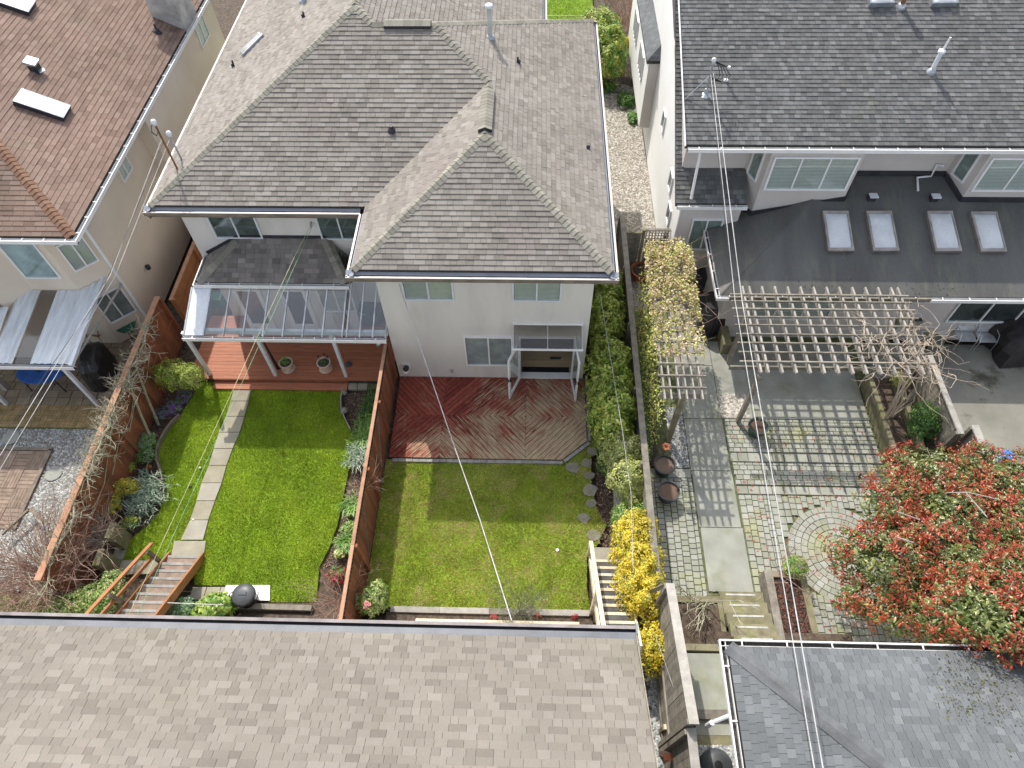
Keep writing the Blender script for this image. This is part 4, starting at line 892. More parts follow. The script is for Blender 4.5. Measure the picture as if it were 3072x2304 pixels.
# =================================================================== NEAR GARAGE (bottom)
GA = thing('garage', 'garage with light taupe shingle roof filling the lower left of the picture', 'garage')
zg_ = 4.0; gyr = G(900, 1856, zg_).y; gxr = GX(1903, 1885, 2.15).x
ra = Roof(GA, M_taupe2, M_capt, .147, (.14, .32), .013)
yy0 = gyr - .27; zt_ = zg_ + .5 * 0 + .06
ra.plane([(-15, yy0, zt_), (gxr, yy0, zt_), (gxr, -1.2, zt_ + .5 * (yy0 + 1.2)), (-15, -1.2, zt_ + .5 * (yy0 + 1.2))], (1, 0, 0)); ra.done()
MB().hexa([(-15, -1.2, zt_ + .5 * (yy0 + 1.2) - .1), (gxr, -1.2, zt_ + .5 * (yy0 + 1.2) - .1), (gxr, -6.5, zt_ - .2), (-15, -6.5, zt_ - .2)][::-1], [(-15, -1.2, zt_ + .5 * (yy0 + 1.2)), (gxr, -1.2, zt_ + .5 * (yy0 + 1.2)), (gxr, -6.5, zt_ - .1), (-15, -6.5, zt_ - .1)][::-1], .5).build('rear_roof_slope', M_taupe2, GA)
gutter(GA, (-15, gyr, zg_), (gxr + .05, gyr, zg_), (0, -1, 0), M_flash2, M_mauve, 0, w=.13, strip=.17, slope=.3, m_in=M_dark, rimw=.06, stripm=M_flash2)
MB().box(gxr + .02, gxr + .06, gyr - .16, gyr + .04, zg_ - .12, zg_ + .06).build('gutter_end_cap', M_flash, GA)
bx('wall', M_stucco, GA, -14.6, gxr - .45, -6, gyr - .5, -.3, zg_ - .1)
MB().bar((gxr + .012, gyr - .2, zt_ - .03), (gxr + .012, -1.2, zt_ + .5 * (yy0 + 1.2) - .03), .02, .12).build('rake_board', M_greyw, GA)

# =================================================================== RIGHT GARAGE
GR = thing('garage', 'neighbour garage with blue-grey hipped shingle roof at the bottom right', 'garage')
zr4 = 4.0; rx0 = G(2157.6, 1918, zr4).x; ry1 = G(2157.6, 1918, zr4).y; sg = .36
rg = Roof(GR, M_slate2, mat('plain_grey_ridge', (.10, .105, .11), (.12, .125, .13)), .147, (.16, .16), .010)
a = Vector((rx0 + .14, ry1 - .14, zr4 + .05)); T = 5.0
ap = Vector((a.x + T, a.y - T, a.z + sg * T)); rg.plane([a, Vector((16, a.y, a.z)), Vector((11, ap.y, ap.z)), ap], (1, 0, 0)); rg.plane([Vector((a.x, -8, a.z)), a, ap, Vector((ap.x, -8, ap.z))], (0, 1, 0))
a_gr = a.copy(); rg.hip(a, ap, nrm(0, -1, sg), nrm(1, 0, sg), w=.15, e=1.0, lift=.02); rg.done()
gutter(GR, (rx0 - .006, ry1, zr4), (16, ry1, zr4), (0, -1, 0), M_white, M_white, .85, w=.12); gutter(GR, (rx0, ry1 - .014, zr4), (rx0, -6, zr4), (1, 0, 0), M_white, M_white, .9, w=.12)
bx('wall', M_stuccoW, GR, rx0 + 1.05, 15.5, -6, ry1 - .4, -.3, zr4 - .12)
dp = MB(); dpx = rx0 - .03; dpy = G(*zg(855, 1310), zr4 - .3).y
dp.tube([(rx0 + .02, dpy + .08, zr4 - .1), (dpx - .22, dpy, zr4 - .45)], .04, 8); dp.tube([(dpx - .22, dpy, zr4 - .38), (dpx - .22, dpy, zr4 - .8)], .05, 10); dp.build('downspout', M_white, GR)

# =================================================================== LEFT HOUSE
HL = thing('house', 'beige stucco house with brown shingle roof at the left edge', 'house')
ZLH = 4.95; YE_ = GX(652, 60, -12.9).y + .4; lex = G(226, 725, ZLH).x; ley = G(226, 725, ZLH).y
rb = Roof(HL, M_brown, M_capb, .147, (.30, .30), .014)
a = Vector((lex - .14, ley + .14, ZLH + .05)); T = 6.5; sL = .5
ap = Vector((a.x - T, a.y + T, a.z + sL * T)); rb.plane([Vector((-30, a.y, a.z)), a, ap, Vector((-24, ap.y, ap.z))], (1, 0, 0)); rb.plane([a, Vector((a.x, YE_, a.z)), Vector((ap.x, YE_, ap.z)), ap], (0, 1, 0))
rb.hip(a, ap, nrm(0, 1, sL), nrm(-1, 0, sL), w=.15, e=.15); rb.done()
gutter(HL, (-30, ley, ZLH), (lex + .006, ley, ZLH), (0, 1, 0), M_white, M_white, .6, w=.12); gutter(HL, (lex, ley + .014, ZLH), (lex, YE_, ZLH), (-1, 0, 0), M_white, M_white, .62, w=.12)
wx = -12.9
YE = GX(652, 60, wx).y
foot = [(wx, YE), (wx, 14.62), (-13.75, 13.85), (-15.2, 13.85), (-15.8, 13.2), (-22, 13.2), (-22, YE)]
MB().prism(ccw(foot), -.1, ZLH - .08, .5).build('wall', M_stuccoL, HL)
# chimney chase projecting along the side wall
cha = GX(*z1(1540, 330), wx + .35); MB().box(wx + .002, wx + .42, 19.2, 23.0, .4, ZLH - .1, .5).build('chase_wall', M_stuccoL, HL)
# windows on the side wall (narrow seen), front bay windows
def side_win(px0, px1, n=2):
    p = GX(*px0, wx); q = GX(*px1, wx); y0, y1 = sorted((p.y, q.y)); z0 = min(p.z, q.z); z1_ = max(p.z, q.z); window(HL, (wx, y0, z0), (0, 1, 0), max(.7, y1 - y0), max(.6, z1_ - z0), n, (1, 0, 0), M_white, False, inside=M_blind)
side_win(z1(1025, 1520), z1(1090, 1390)); side_win(z1(1290, 990), z1(1365, 860))
window(HL, (wx, YE - 2.2, 3.6), (0, 1, 0), 1.0, 1.0, 2, (1, 0, 0), M_white, True)
window(HL, (-15.05, 13.85, 3.15), (1, 0, 0), 1.1, 1.45, 1, (0, -1, 0), M_white, True, gap=.03, bm=mat('pale_blind', (.50, .60, .60)))
cu = Vector((wx + 13.75, 14.62 - 13.85, 0)).normalized(); window(HL, Vector((-13.75, 13.85, 3.25)) + cu * .22, cu, .75, 1.05, 2, (cu.y, -cu.x, 0), M_white, True)
window(HL, Vector((-13.75, 13.85, .9)) + cu * .12, cu, .9, 1.2, 2, (cu.y, -cu.x, 0), M_white, False, inside=MATS['dim_glass'])
MB().tube([(wx + .05, 14.55, ZLH - .15), (wx + .05, 14.55, -.05)], .045, 8).build('downpipe', M_white, HL)
MB().tube([(wx + .04, 14.6, 2.2), (wx + .0, 14.35, 2.15), (wx - .35, 11.6, 2.1)], .035, 8).build('awning_drain_pipe', M_palew, HL)
MB().lathe((wx + .1, 15.9, 1.5), [(.001, -.1), (.07, -.08), (.08, .06), (.001, .1)], 10).build('wall_lamp', M_dark, HL)
# balcony left
MB().bar((-15.85, 13.1, 2.62), (-19, 13.1, 2.62), .12, .2).build('balcony_edge', M_timber, HL)
for k in range(14): MB().box(-15.95 - k * .13, -15.93 - k * .13, 13.05, 13.07, 2.7, 3.6).build('baluster', M_creamw, HL)
MB().bar((-15.85, 13.06, 3.62), (-19, 13.06, 3.62), .06, .05).build('handrail', M_creamw, HL)
# chimney on the roof
ch = MB(); c_ = GP(*z1(1540, 250), (lex, 0, ZLH), nrm(-1, 0, sL)); cx_, cy_ = c_.x, c_.y
ch.box(cx_ - 1.0, cx_ + .0, cy_, cy_ + 1.3, ZLH - .2, ZLH + 1.9, .5); ch.build('chimney', mat('mottled_render', (.42, .41, .39), nscale=3, namt=.3), HL)
bx('chimney_cap', M_rust, HL, cx_ - 1.1, cx_ + .1, cy_ - .1, cy_ + 1.4, ZLH + 1.9, ZLH + 2.0)
nLR = nrm(-1, 0, sL); pLR = (lex, 0, ZLH)
skylight(pLR, nLR, None, rc(z1, [(110, 870), (530, 1010), (590, 905), (185, 765)], pLR, nLR), 'long white framed skylight low on the brown roof', .13, fm=M_dark, pm=mat('white_glazing', (.70, .72, .74), rough=.15))
skylight(pLR, nLR, None, rc(z1, [(-40, 40), (240, 135), (300, 40), (60, -60)], pLR, nLR), 'white framed skylight at the top left corner of the brown roof', .13, fm=M_dark, pm=MATS['white_glazing'])
vent_pipe(GP(*z1(1305, 265), pLR, nLR), nLR, .03, .28, 'thin black vent pipe on the brown roof beside the chimney', M_dark)
hv = thing('roof_vent', 'square metal hooded roof vent on the brown roof', 'roof vent'); p = GP(*z1(300, 580), pLR, nLR)
MB().box(p.x - .12, p.x + .12, p.y - .12, p.y + .12, p.z - .1, p.z + .25).build('duct', M_dark, hv); MB().hexa([p + Vector((-.17, -.17, .25)), p + Vector((.17, -.17, .2)), p + Vector((.17, .17, .2)), p + Vector((-.17, .17, .25))], [p + Vector((-.14, -.17, .36)), p + Vector((.17, -.17, .25)), p + Vector((.17, .17, .25)), p + Vector((-.14, .17, .36))]).build('hood', M_galv, hv); MB().lathe(p + Vector((.2, -.05, 0)), [(.001, 0), (.14, 0), (.12, .03), (.001, .04)], 4).build('flashing', M_galv, hv); origin(hv, p)
# corrugated cover
CC = thing('patio_awning', 'white corrugated sheet awning over the tiled patio of the beige house', 'awning')
za = 2.6; zf2 = 2.2; yf2 = G(210, 1095, zf2).y; xa2 = G(210, 1095, zf2).x; ya2 = 13.8
def corr(xa, xb_, ra_, rb_, m):
    n = max(8, int((xb_ - xa) / .05)); vs = []; per = .21
    for i in range(n + 1):
        x = xa + (xb_ - xa) * i / n; ph = (x / per) % 1; zz = .035 if ph < .35 else (0 if ph > .5 and ph < .85 else .018)
        vs += [(x, yf2, zf2 + .03 + zz), (x, ra_(x), za + zz)]
    b = MB(); b.add(vs, [(2 * i, 2 * i + 2, 2 * i + 3, 2 * i + 1) for i in range(n)], .5); return b.build('corrugated_sheet', m, CC)
back = lambda x: 13.83 if x < -13.75 else 13.83 + (x + 13.75) * .9
corr(xa2 - 1.15, xa2 + .02, lambda x: min(back(x), 14.4), None, M_corr); corr(-15.6, -14.9, lambda x: 13.2 if x < -15.8 else 13.83, None, M_corr); corr(-19, -15.62, lambda x: 13.15, None, M_corr)
MB().hexa([(-14.88, yf2, zf2 + .02), (xa2 - 1.17, yf2, zf2 + .02), (xa2 - 1.17, 13.83, za), (-14.88, 13.83, za)], [(-14.88, yf2, zf2 + .03), (xa2 - 1.17, yf2, zf2 + .03), (xa2 - 1.17, 13.83, za + .01), (-14.88, 13.83, za + .01)]).build('clear_sheet', GLS, CC)
gutter(CC, (-19, yf2 - .1, zf2), (xa2 + .12, yf2 - .1, zf2), (0, 1, 0), M_white, M_white, 0, w=.1)
MB().bar((xa2 + .06, yf2 - .05, zf2 + .02), (xa2 + .06, 14.5, za + .02), .1, .12).build('side_beam', M_white2, CC)
for px, py in ((297, 1212), (22, 1208)):
    p = G(px, py, 0); MB().box(p.x - .05, p.x + .05, yf2 - .02, yf2 + .08, 0, zf2 - .1).build('post', M_white2, CC)
p = G(20, 1165, 0); MB().box(p.x - .09, p.x + .09, p.y - .09, p.y + .09, 0, 2.2).build('post', M_palew, CC)

# =================================================================== RIGHT HOUSE
HR = thing('house', 'pale stucco house with dark grey shingle roof at the right', 'house')
XW = 4.70; ZR = 5.45; ryg = G(2500, 450, ZR).y; sR = .38
rr = Roof(HR, M_slate, M_slate, .147, (.165, .165), .020)
a0 = Vector((4.42, ryg + .14, ZR + .05)); rr.plane([a0, Vector((19, a0.y, a0.z)), Vector((19, 31, a0.z + sR * (31 - a0.y))), Vector((a0.x, 31, a0.z + sR * (31 - a0.y)))], (1, 0, 0))
lyg = 16.85; zl_ = 3.40; rr.plane([(4.50, lyg + .12, zl_ + .04), (6.72, lyg + .12, zl_ + .04), (6.72, 17.94, zl_ + .04 + .6 * (17.94 - lyg - .12)), (4.50, 17.94, zl_ + .04 + .6 * (17.94 - lyg - .12))], (1, 0, 0))
rr.plane([(4.50, 17.94, zl_ + .04 + .6 * (17.94 - lyg - .12)), (4.76, 17.94, zl_ + .04 + .6 * (17.94 - lyg - .12)), (4.76, 23.4, zl_ + .04 + .6 * (23.4 - lyg - .12)), (4.50, 23.4, zl_ + .04 + .6 * (23.4 - lyg - .12))], (1, 0, 0))
rr.done()
MB().bar((a0.x - .02, a0.y - .1, a0.z + .03), (a0.x - .02, 31, a0.z + .06 + sR * (31 - a0.y)), .035, .05).build('rake_trim', M_white, HR)
gutter(HR, (4.50, ryg, ZR), (19, ryg, ZR), (0, 1, 0), M_white, M_white, .62, w=.12); gutter(HR, (4.56, lyg, zl_), (6.74, lyg, zl_), (0, 1, 0), M_white, M_white, .55, w=.11)
wy2 = 17.95
w = MB(); w.box(XW, 19, wy2, 31, -.1, ZR - .03, .5); w.build('wall', M_stuccoR, HR)
w = MB(); w.box(XW - .003, XW - .001 + .002, wy2 - .9, 31, -.1, ZR + .0, .5); 
MB().hexa([(XW - .01, 16.95, -.1), (XW + .02, 16.95, -.1), (XW + .02, 31, -.1), (XW - .01, 31, -.1)], [(XW - .01, 16.95, 3.25), (XW + .02, 16.95, 3.25), (XW + .02, 31, 8.5), (XW - .01, 31, 8.5)], .5).build('white_side_wall', M_stuccoW, HR)
bx('wall', M_stuccoR, HR, XW + .022, 6.6, 16.95, wy2 - .002, -.1, 3.35)
window(HR, (5.15, 16.95, 1.5), (1, 0, 0), 1.0, 1.35, 2, (0, -1, 0), M_white, False, inside=mat('dim_blind', (.30, .34, .32)))
MB().bar((5.0, 17.45, ZR - .25), (4.95, 17.0, zl_ + .2), .07, .1).build('downpipe', M_white, HR)
# upper bays with windows
for x0, x1, n in ((7.10, 9.60, 3), (13.38, 16.2, 3)):
    MB().prism(ccw([(x0 - .45, wy2 + .01), (x0 - .1, 17.1), (x1 + .1, 17.1), (x1 + .45, wy2 + .01)]), 2.6, ZR - .14, .5).build('bay_wall', M_stuccoR, HR)
    window(HR, (x0, 17.1, 3.90), (1, 0, 0), x1 - x0, 1.22, n, (0, -1, 0), M_white, True, gap=.052, fw=.06)
    sd = Vector((.35, 17.1 - wy2 - .01, 0)).normalized(); window(HR, Vector((x0 - .45, wy2 + .01, 4.0)) + sd * .2, sd, .5, 1.1, 1, (sd.y, -sd.x, 0), M_white, False, inside=mat('dim_blind2', (.34, .37, .35)))
# bay on the side wall with its own little roof
MB().box(4.30, XW - .012, 24.5, 31, .9, 3.75, .5).build('side_bay', M_stuccoW, HR)
MB().box(4.31, XW - .014, 24.47, 24.498, .9, 3.72, .5).build('side_bay_shaded_front', M_stuccoR, HR)  # beige skin over the white bay: the front's shade put into its colour
sb = Roof(HR, M_slate2, M_slate2, .147, (.165, .165), .012); sb.plane([(4.20, 31, 3.78), (4.20, 24.4, 3.78), (4.69, 24.75, 4.18), (4.69, 31, 4.18)], (0, 1, 0)); sb.plane([(4.20, 24.4, 3.78), (4.69, 24.4, 3.78), (4.69, 24.75, 4.18)], (1, 0, 0)); sb.done(80)
for y0_, z0_ in ((25.6, 2.2), (28.2, 2.2)):
    for k in range(4): window(HR, (4.30, y0_ + k * .32, z0_), (0, 1, 0), .3, 1.0, 1, (-1, 0, 0), M_white, False, fw=.03)
for y0_, z0_ in ((21.5, 2.7), (18.6, 2.4), (17.9, 1.6)): window(HR, (XW - .01, y0_, z0_), (0, 1, 0), .55, .7, 1, (-1, 0, 0), M_white, False)
for y0_, z0_ in ((17.6, 1.15), (17.35, .95)): MB().box(XW - .16, XW - .012, y0_, y0_ + .16, z0_, z0_ + .35).build('meter_box', M_plgrey, HR)
# sunroom with membrane roof
sx, sy, sz, ss = 5.59, 13.96, 2.40, .36
f_ = MB(); 
def mem(poly): P_ = [Vector(p) for p in poly]; f_.hexa([p - Vector((0, 0, .08)) for p in P_], P_, .5)
t_ = wy2 - .01 - (sy + .12); E0 = Vector((sx + .12, sy + .12, sz + .03)); E1 = Vector((E0.x + t_, wy2 - .01, sz + .03 + ss * t_))
mem([E0, (19, E0.y, E0.z), (19, wy2 - .01, E1.z), E1]); mem([(E0.x, wy2 - .01, E0.z), E0, E1]); f_.build('membrane_roof', M_membrane, HR)
MB().bar(E0, E1, .05, .02).build('hip_seam', M_membrane, HR)
n_m = nrm(0, 1, ss); pm_ = E0
for a, b_ in (((6.6, 17.8), (6.98, 17.06)), ((6.98, 17.06), (9.72, 17.06)), ((9.72, 17.06), (10.08, 17.85)), ((10.08, 17.9), (12.9, 17.9)), ((12.9, 17.85), (13.25, 17.06)), ((13.25, 17.06), (16.5, 17.06))):
    def mz(p): return min(E0.z + ss * (p[1] - E0.y), E0.z + ss * (p[0] - E0.x))
    MB().bar((*a, mz(a) + .08), (*b_, mz(b_) + .08), .05, .16).build('wall_flashing', M_dark, HR)
gutter(HR, (sx, sy, sz), (19, sy, sz), (0, 1, 0), M_white, M_white, .75, w=.12); gutter(HR, (sx, sy + .014, sz), (sx, 16.9, sz), (1, 0, 0), M_white, M_white, .62, w=.12)
w = MB(); w.box(sx + .45, 19, sy + .5, sy + .7, -.1, sz - .05, .5); w.box(sx + .45, sx + .65, sy + .7, wy2, -.1, sz - .05, .5); w.build('sunroom_wall', M_stuccoR, HR)
window(HR, (6.9, sy + .5, .9), (1, 0, 0), 2.6, 1.5, 3, (0, -1, 0), M_white, True, gap=.09)
window(HR, (G(2842, 978, .9).x, sy + .5, .85), (1, 0, 0), 3.2, 1.6, 3, (0, -1, 0), M_white, False)
for i, c in enumerate((((2481, 757), (2558.5, 757), (2540, 638), (2464, 637.5)), ((2615, 757), (2693, 757), (2670, 638), (2594, 638)), ((2800.5, 758), (2880, 758), (2851, 638), (2775, 638)), ((2937, 759), (3014, 759), (2984, 640), (2905.5, 640)))):
    skylight(pm_, n_m, None, [GP(*q, pm_, n_m) for q in c], ['domed skylight on the black membrane roof, leftmost of four', 'domed skylight on the black membrane roof, second from the left', 'domed skylight on the black membrane roof, third from the left', 'domed skylight on the black membrane roof, rightmost of four'][i], .10, dome=1, fm=mat('brown_frame', (.20, .175, .16)), group='domed skylights on the membrane roof', domeh=.13, pm=M_acryl)
for i, q in enumerate(((2172 + 1085 / 2.458, 500 + 240 / 2.458), (2172 + 1545 / 2.458, 500 + 243 / 2.458))):
    p = GP(*q, pm_, n_m); t = thing('roof_vent', ['small blue-grey square roof vent left of the white drain pipe', 'small blue-grey square roof vent right of the white drain pipe'][i], 'roof vent', 'square vents on the membrane roof')
    MB().box(p.x - .13, p.x + .1, p.y - .08, p.y + .1, p.z - .05, p.z + .12).build('box', M_dark, t); MB().box(p.x - .1, p.x + .15, p.y - .1, p.y + .1, p.z + .12, p.z + .16).build('lid', M_white2, t); origin(t, p)
dpp = [GY(*Z(2272, 0, 2.765)(1545, 1375), wy2 - .06), GY(*Z(2272, 0, 2.765)(1490, 1365), wy2 - .06), GY(*Z(2272, 0, 2.765)(1440, 1460), wy2 - .06)]
q3_ = GP(*Z(2272, 0, 2.765)(1320, 1485), pm_, n_m) + Vector((0, 0, .06)); q4_ = GP(*Z(2272, 0, 2.765)(1325, 1595), pm_, n_m) + Vector((0, 0, .06)); MB().tube(dpp + [q3_, q4_], .035, 8).build('drain_pipe', M_white, HR)
# things on the grey roof
nM = nrm(0, 1, sR); pM = (0, a0.y, a0.z); z4 = Z(2272, 0, 2.765)
for i, c in enumerate((((915, 95), (1115, 95), (1115, -40), (900, -40)), ((1430, 90), (1640, 90), (1640, -40), (1415, -40)))):
    skylight(pM, nM, None, rc(z4, [(c[0][0], 65), (c[1][0], 60), (c[2][0] - 10, -60), (c[3][0] - 10, -60)], pM, nM), ['white domed skylight at the top of the grey roof, left one', 'white domed skylight at the top of the grey roof, right one'][i], .16, dome=1, fm=M_galv, pm=M_white, group='skylights on the grey roof', domeh=.06)
t = vent_pipe(GP(*z4(1440, 600), pM, nM), nM, .065, .62, 'white flue with round cap and thin upper pipe on the grey roof', M_white2, M_white)
p = Vector(GP(*z4(1440, 600), pM, nM)); o = MB().tube([p + Vector((.02, 0, .66)), p + Vector((.04, 0, 1.05))], .03, 8).build('upper_pipe', M_white); o.parent = t; o.matrix_parent_inverse = t.matrix_world.inverted()
vent_pipe(GP(*z4(1190, 60), pM, nM), nM, .075, .75, 'metal flue between the two roof skylights at the top edge', M_rust, M_galv)
# service mast on the grey roof
SM = thing('service_mast', 'leaning grey service mast with looping black cables on the grey roof', 'service mast'); zk = Z(1900, 0, 5.53)
mp_ = GP(*zk(1205, 1550), pM, nM); mt = mp_ + Vector((0, 0, 1.05)); 
for h in range(20, 120):
    if proj(mp_ + Vector((0, 0, h / 50)))[1] < zk(0, 1010)[1]: mt = mp_ + Vector((0, 0, h / 50)); break
MB().tube([mp_ - Vector((0, 0, .05)), mt], .03, 8).build('pole', M_galv, SM); MB().lathe(mt, [(.001, -.08), (.045, -.08), (.07, 0), (.055, .06), (.001, .08)], 10).build('weather_head', M_white2, SM, True)
MB().lathe(mp_, [(.001, -.04), (.2, -.04), (.08, .03), (.05, .15), (.001, .16)], 12).build('flashing_collar', M_galv, SM); b = MB()
for k in range(4): o_ = Vector((.25 + k * .1, -.1, 0)); b.tube([mt, mt + o_ * .6 + Vector((0, 0, -.12)), mt + o_ + Vector((0, 0, -.4)), mt + o_ * .75 + Vector((0, 0, -.62)), mt + Vector((.02, -.03, -.5))], .012, 5)
b.build('cable_loops', M_wireb, SM); MB().tube([mt - Vector((0, 0, .45)), Vector((4.45, mp_.y - .2, mp_.z - .08))], .012, 5).build('guy_rod', M_galv, SM); origin(SM, mp_)
at_ = thing('antenna_mount', 'small white antenna stub right of the leaning mast', 'antenna'); p = GP(*zk(1530, 1340), pM, nM); MB().tube([p, p + Vector((.0, 0, .42))], .02, 6).build('pole', M_galv, at_); MB().lathe(p + Vector((0, 0, .42)), [(.001, -.02), (.045, -.02), (.045, .03), (.001, .03)], 8).build('clamp', M_white2, at_); MB().box(p.x - .06, p.x + .06, p.y - .05, p.y + .05, p.z - .03, p.z + .05).build('foot', M_white, at_); origin(at_, p)

# =================================================================== PERGOLAS
PG = thing('pergola', 'large grey slatted pergola beside the black membrane roof', 'pergola'); zt3 = 2.70
ra_x = [148, 198, 292, 383, 478, 572, 668, 765, 855, 955, 1048, 1143, 1238, 1288]; rb_x = [265, 318, 422, 530, 632, 737, 842, 945, 1050, 1152, 1260, 1360, 1465, 1515]
yA = G(*zi(300, 880), zt3).y; yB = G(*zi(300, 1515), zt3).y
for xa, xb_ in zip(ra_x, rb_x):
    x = (G(*zi(xa, 880), zt3).x + G(*zi(xb_, 1515), zt3).x) / 2
    MB().hexa([(x - .02, yA, zt3 - .03), (x + .02, yA, zt3 - .03), (x + .02, yB, zt3 - .03), (x - .02, yB, zt3 - .03)][::-1], [(x - .02, yA, zt3), (x + .02, yA, zt3), (x + .02, yB, zt3), (x - .02, yB, zt3)][::-1]) 
    b = MB(); b.box(x - .027, x + .027, yB + .1, yA - .1, zt3 - .16, zt3); b.box(x - .027, x + .027, yB, yB + .1, zt3 - .08, zt3); b.box(x - .027, x + .027, yA - .1, yA, zt3 - .08, zt3); b.build('rafter', M_palew, PG)
sy_ = [940, 990, 1045, 1105, 1165, 1232, 1297, 1365, 1435]; 
for i, yy in enumerate(sy_):
    x0 = G(*zi(45 + i * 9, yy), zt3 + .04).x; x1 = G(*zi(1360 + i * 25, yy + 8), zt3 + .04).x; y = G(*zi(700, yy + 4), zt3 + .04).y
    MB().box(x0, x1, y - .02, y + .02, zt3 + .002, zt3 + .045).build('slat', M_greyw, PG)
for yy in (963, 1475):
    y = G(*zi(700, yy), zt3 - .15).y; x0 = G(*zi(60, yy), zt3).x; x1 = G(*zi(1560, yy), zt3).x; MB().box(x0, x1, y - .025, y + .025, zt3 - .31, zt3 - .162).build('beam', M_greyw, PG)
pp = G(2213, 1264, 0); pq = G(2184, 1086, 0)
for p in (pp, pq, Vector((10.92, pp.y, 0)), Vector((10.92, pq.y, 0))): MB().box(p.x - .06, p.x + .06, p.y - .06, p.y + .06, 0, zt3 - .312).build('post', M_greyw, PG)
PS = thing('pergola', 'narrow grey slatted pergola half covered by variegated vine', 'pergola'); zt4 = 2.8
yA2 = G(2000, 780, zt4).y; yB2 = G(*zh(800, 1650), zt4).y
for xb_ in (680, 735, 805, 865, 930, 995):
    x = G(*zh(xb_, 1645), zt4).x; b = MB(); b.box(x - .02, x + .02, yB2 + .1, yA2, zt4 - .13, zt4); b.box(x - .02, x + .02, yB2, yB2 + .1, zt4 - .07, zt4); b.build('rafter', M_palew, PS)
for i, yy in enumerate((830, 915, 1010, 1095, 1180, 1270, 1360, 1460, 1558)):
    x0 = G(*zh(555 + i * 9, yy), zt4).x; x1 = G(*zh(950 + i * 9, yy), zt4).x; y = G(*zh(780, yy), zt4).y; MB().box(x0, x1, y - .02, y + .02, zt4 + .002, zt4 + .045).build('slat', M_greyw, PS)
y = G(*zh(800, 1605), zt4 - .1).y; MB().box(G(*zh(640, 1605), zt4).x, G(*zh(1020, 1605), zt4).x, y - .03, y + .03, zt4 - .28, zt4 - .132).build('beam', M_greyw, PS)
for p in (Vector((G(2004, 1326).x, yB2 + .35, 0)), Vector((3.75, 14.3, 0))): MB().box(p.x - .07, p.x + .07, p.y - .07, p.y + .07, 0, zt4 - .285).build('post', M_timber, PS)

# =================================================================== PLANTER WALLS, STAIRS, TERRACES
PL = thing('raised_planter', 'stacked mossy timber planter wall right of the patio below the pergola', 'planter')
pxl = G(2600, 1130, .6).x; y0 = 12.5; y1 = G(*zf(1180, 880), .5).y
for k in range(4): MB().box(pxl + .05 - .0, pxl + .19, y1, y0, k * .15 + .002, k * .15 + .147).build('timber', M_timber, PL)
MB().box(pxl + .19, fx - .06, y1 - .3, y0, -.04, .42).build('soil', M_soil, PL); MB().box(pxl + .78, pxl + .92, y1 + .6, y0, .42, .75).build('timber', M_timber, PL)
PB = thing('raised_planter', 'short timber box wall at the left foot of the large pergola', 'planter')
p = G(*zh(1190, 1170), .5)
for k in range(3): MB().box(p.x - .12, p.x + .14, p.y - .15, p.y + 2.6, k * .17, k * .17 + .166).build('timber', M_timber, PB)
bx('step_block', M_greyw, None, 6.9, 9.4, 13.35, 13.6, .005, .2)['label'] = 'long low timber step against the sunroom wall under the pergola'; bpy.data.objects['step_block']['category'] = 'step'
# centre garden end: timbers and bed
T1 = thing('retaining_wall', 'pale weathered timber edging at the near end of the centre lawn', 'retaining wall')
ty = G(1400, 1832, .12).y; tx0 = G(1170, 1830, .12).x; tx1 = G(1768, 1845, .12).x
for i in range(4): MB().box(tx0 + (tx1 - tx0) * i / 4 + .004, tx0 + (tx1 - tx0) * (i + 1) / 4 - .004, ty - .07, ty + .08, -.1, .12 + random.uniform(-.01, .01)).build('timber', M_palew if i != 2 else M_greyw, T1)
T2 = thing('retaining_wall', 'clean cream timber wall just above the near garage gutter', 'retaining wall')
ty2 = G(1400, 1856, .55).y; 
for i in range(2): MB().box(G(1247, 1856, .55).x + i * 2.05, G(1247, 1856, .55).x + i * 2.05 + 2.04, ty2 - .16, ty2 - .02, .0, .55).build('timber', M_creamw, T2)
tag(MB().prism([(tx0 - .1, ty2 - .02), (tx1 + .1, ty2 - .02), (tx1 + .1, ty - .07), (tx0 - .1, ty - .07)], -.1, .06).build('flower_bed', M_soil), kind='structure')
tag(MB().prism([(-12, -6), (8, -6), (8, ty2 - .16), (-12, ty2 - .16)], -.3, .5).build('lane_terrace', M_soil), kind='structure')
# terrace rising in the left garden
tag(MB().hexa([(-12, 3, -.3), (-4.4, 3, -.3), (-4.4, 5.75, -.3), (-12, 5.75, -.3)], [(-12, 3, 1.1), (-4.4, 3, 1.1), (-4.4, 5.3, -.19), (-12, 5.3, -.19)]).build('garden_slope', M_soil), kind='structure')
for q, m in ((zb, M_slab),):
    for pts in ([(780, 1145), (865, 1145), (812, 1280), (745, 1278)], [(722, 1285), (1080, 1285), (1010, 1375), (695, 1378)]):
        g_ = GG(zb, pts, ZL + .02); tag(MB().prism(ccw([(p.x, p.y) for p in g_]), ZL - .08, ZL + .02).build('paving', m), kind='structure')
    for i in range(3):
        g_ = GG(zb, [(1265 + i * 95 - 10, 1545), (1355 + i * 95 - 10, 1545), (1370 + i * 95, 1462), (1280 + i * 95, 1462)], ZL + .02); tag(MB().prism(ccw([(p.x, p.y) for p in g_]), ZL - .08, ZL + .02).build('paving', m), kind='structure')
g_ = GG(zb, [(1480, 1548), (1790, 1552), (1790, 1450), (1500, 1450)], ZL + .06); wp = MB().prism(ccw([(p.x, p.y) for p in g_]), ZL - .05, ZL + .06).build('concrete_pad', M_white); tag(wp, 'bright white concrete pad under the black lidded bin', 'concrete pad')
tw_ = thing('retaining_wall', 'old timber edging below the left lawn beside the composter', 'retaining wall'); p = G(*zb(1150, 1580), .0); q = G(*zb(1770, 1600), .0)
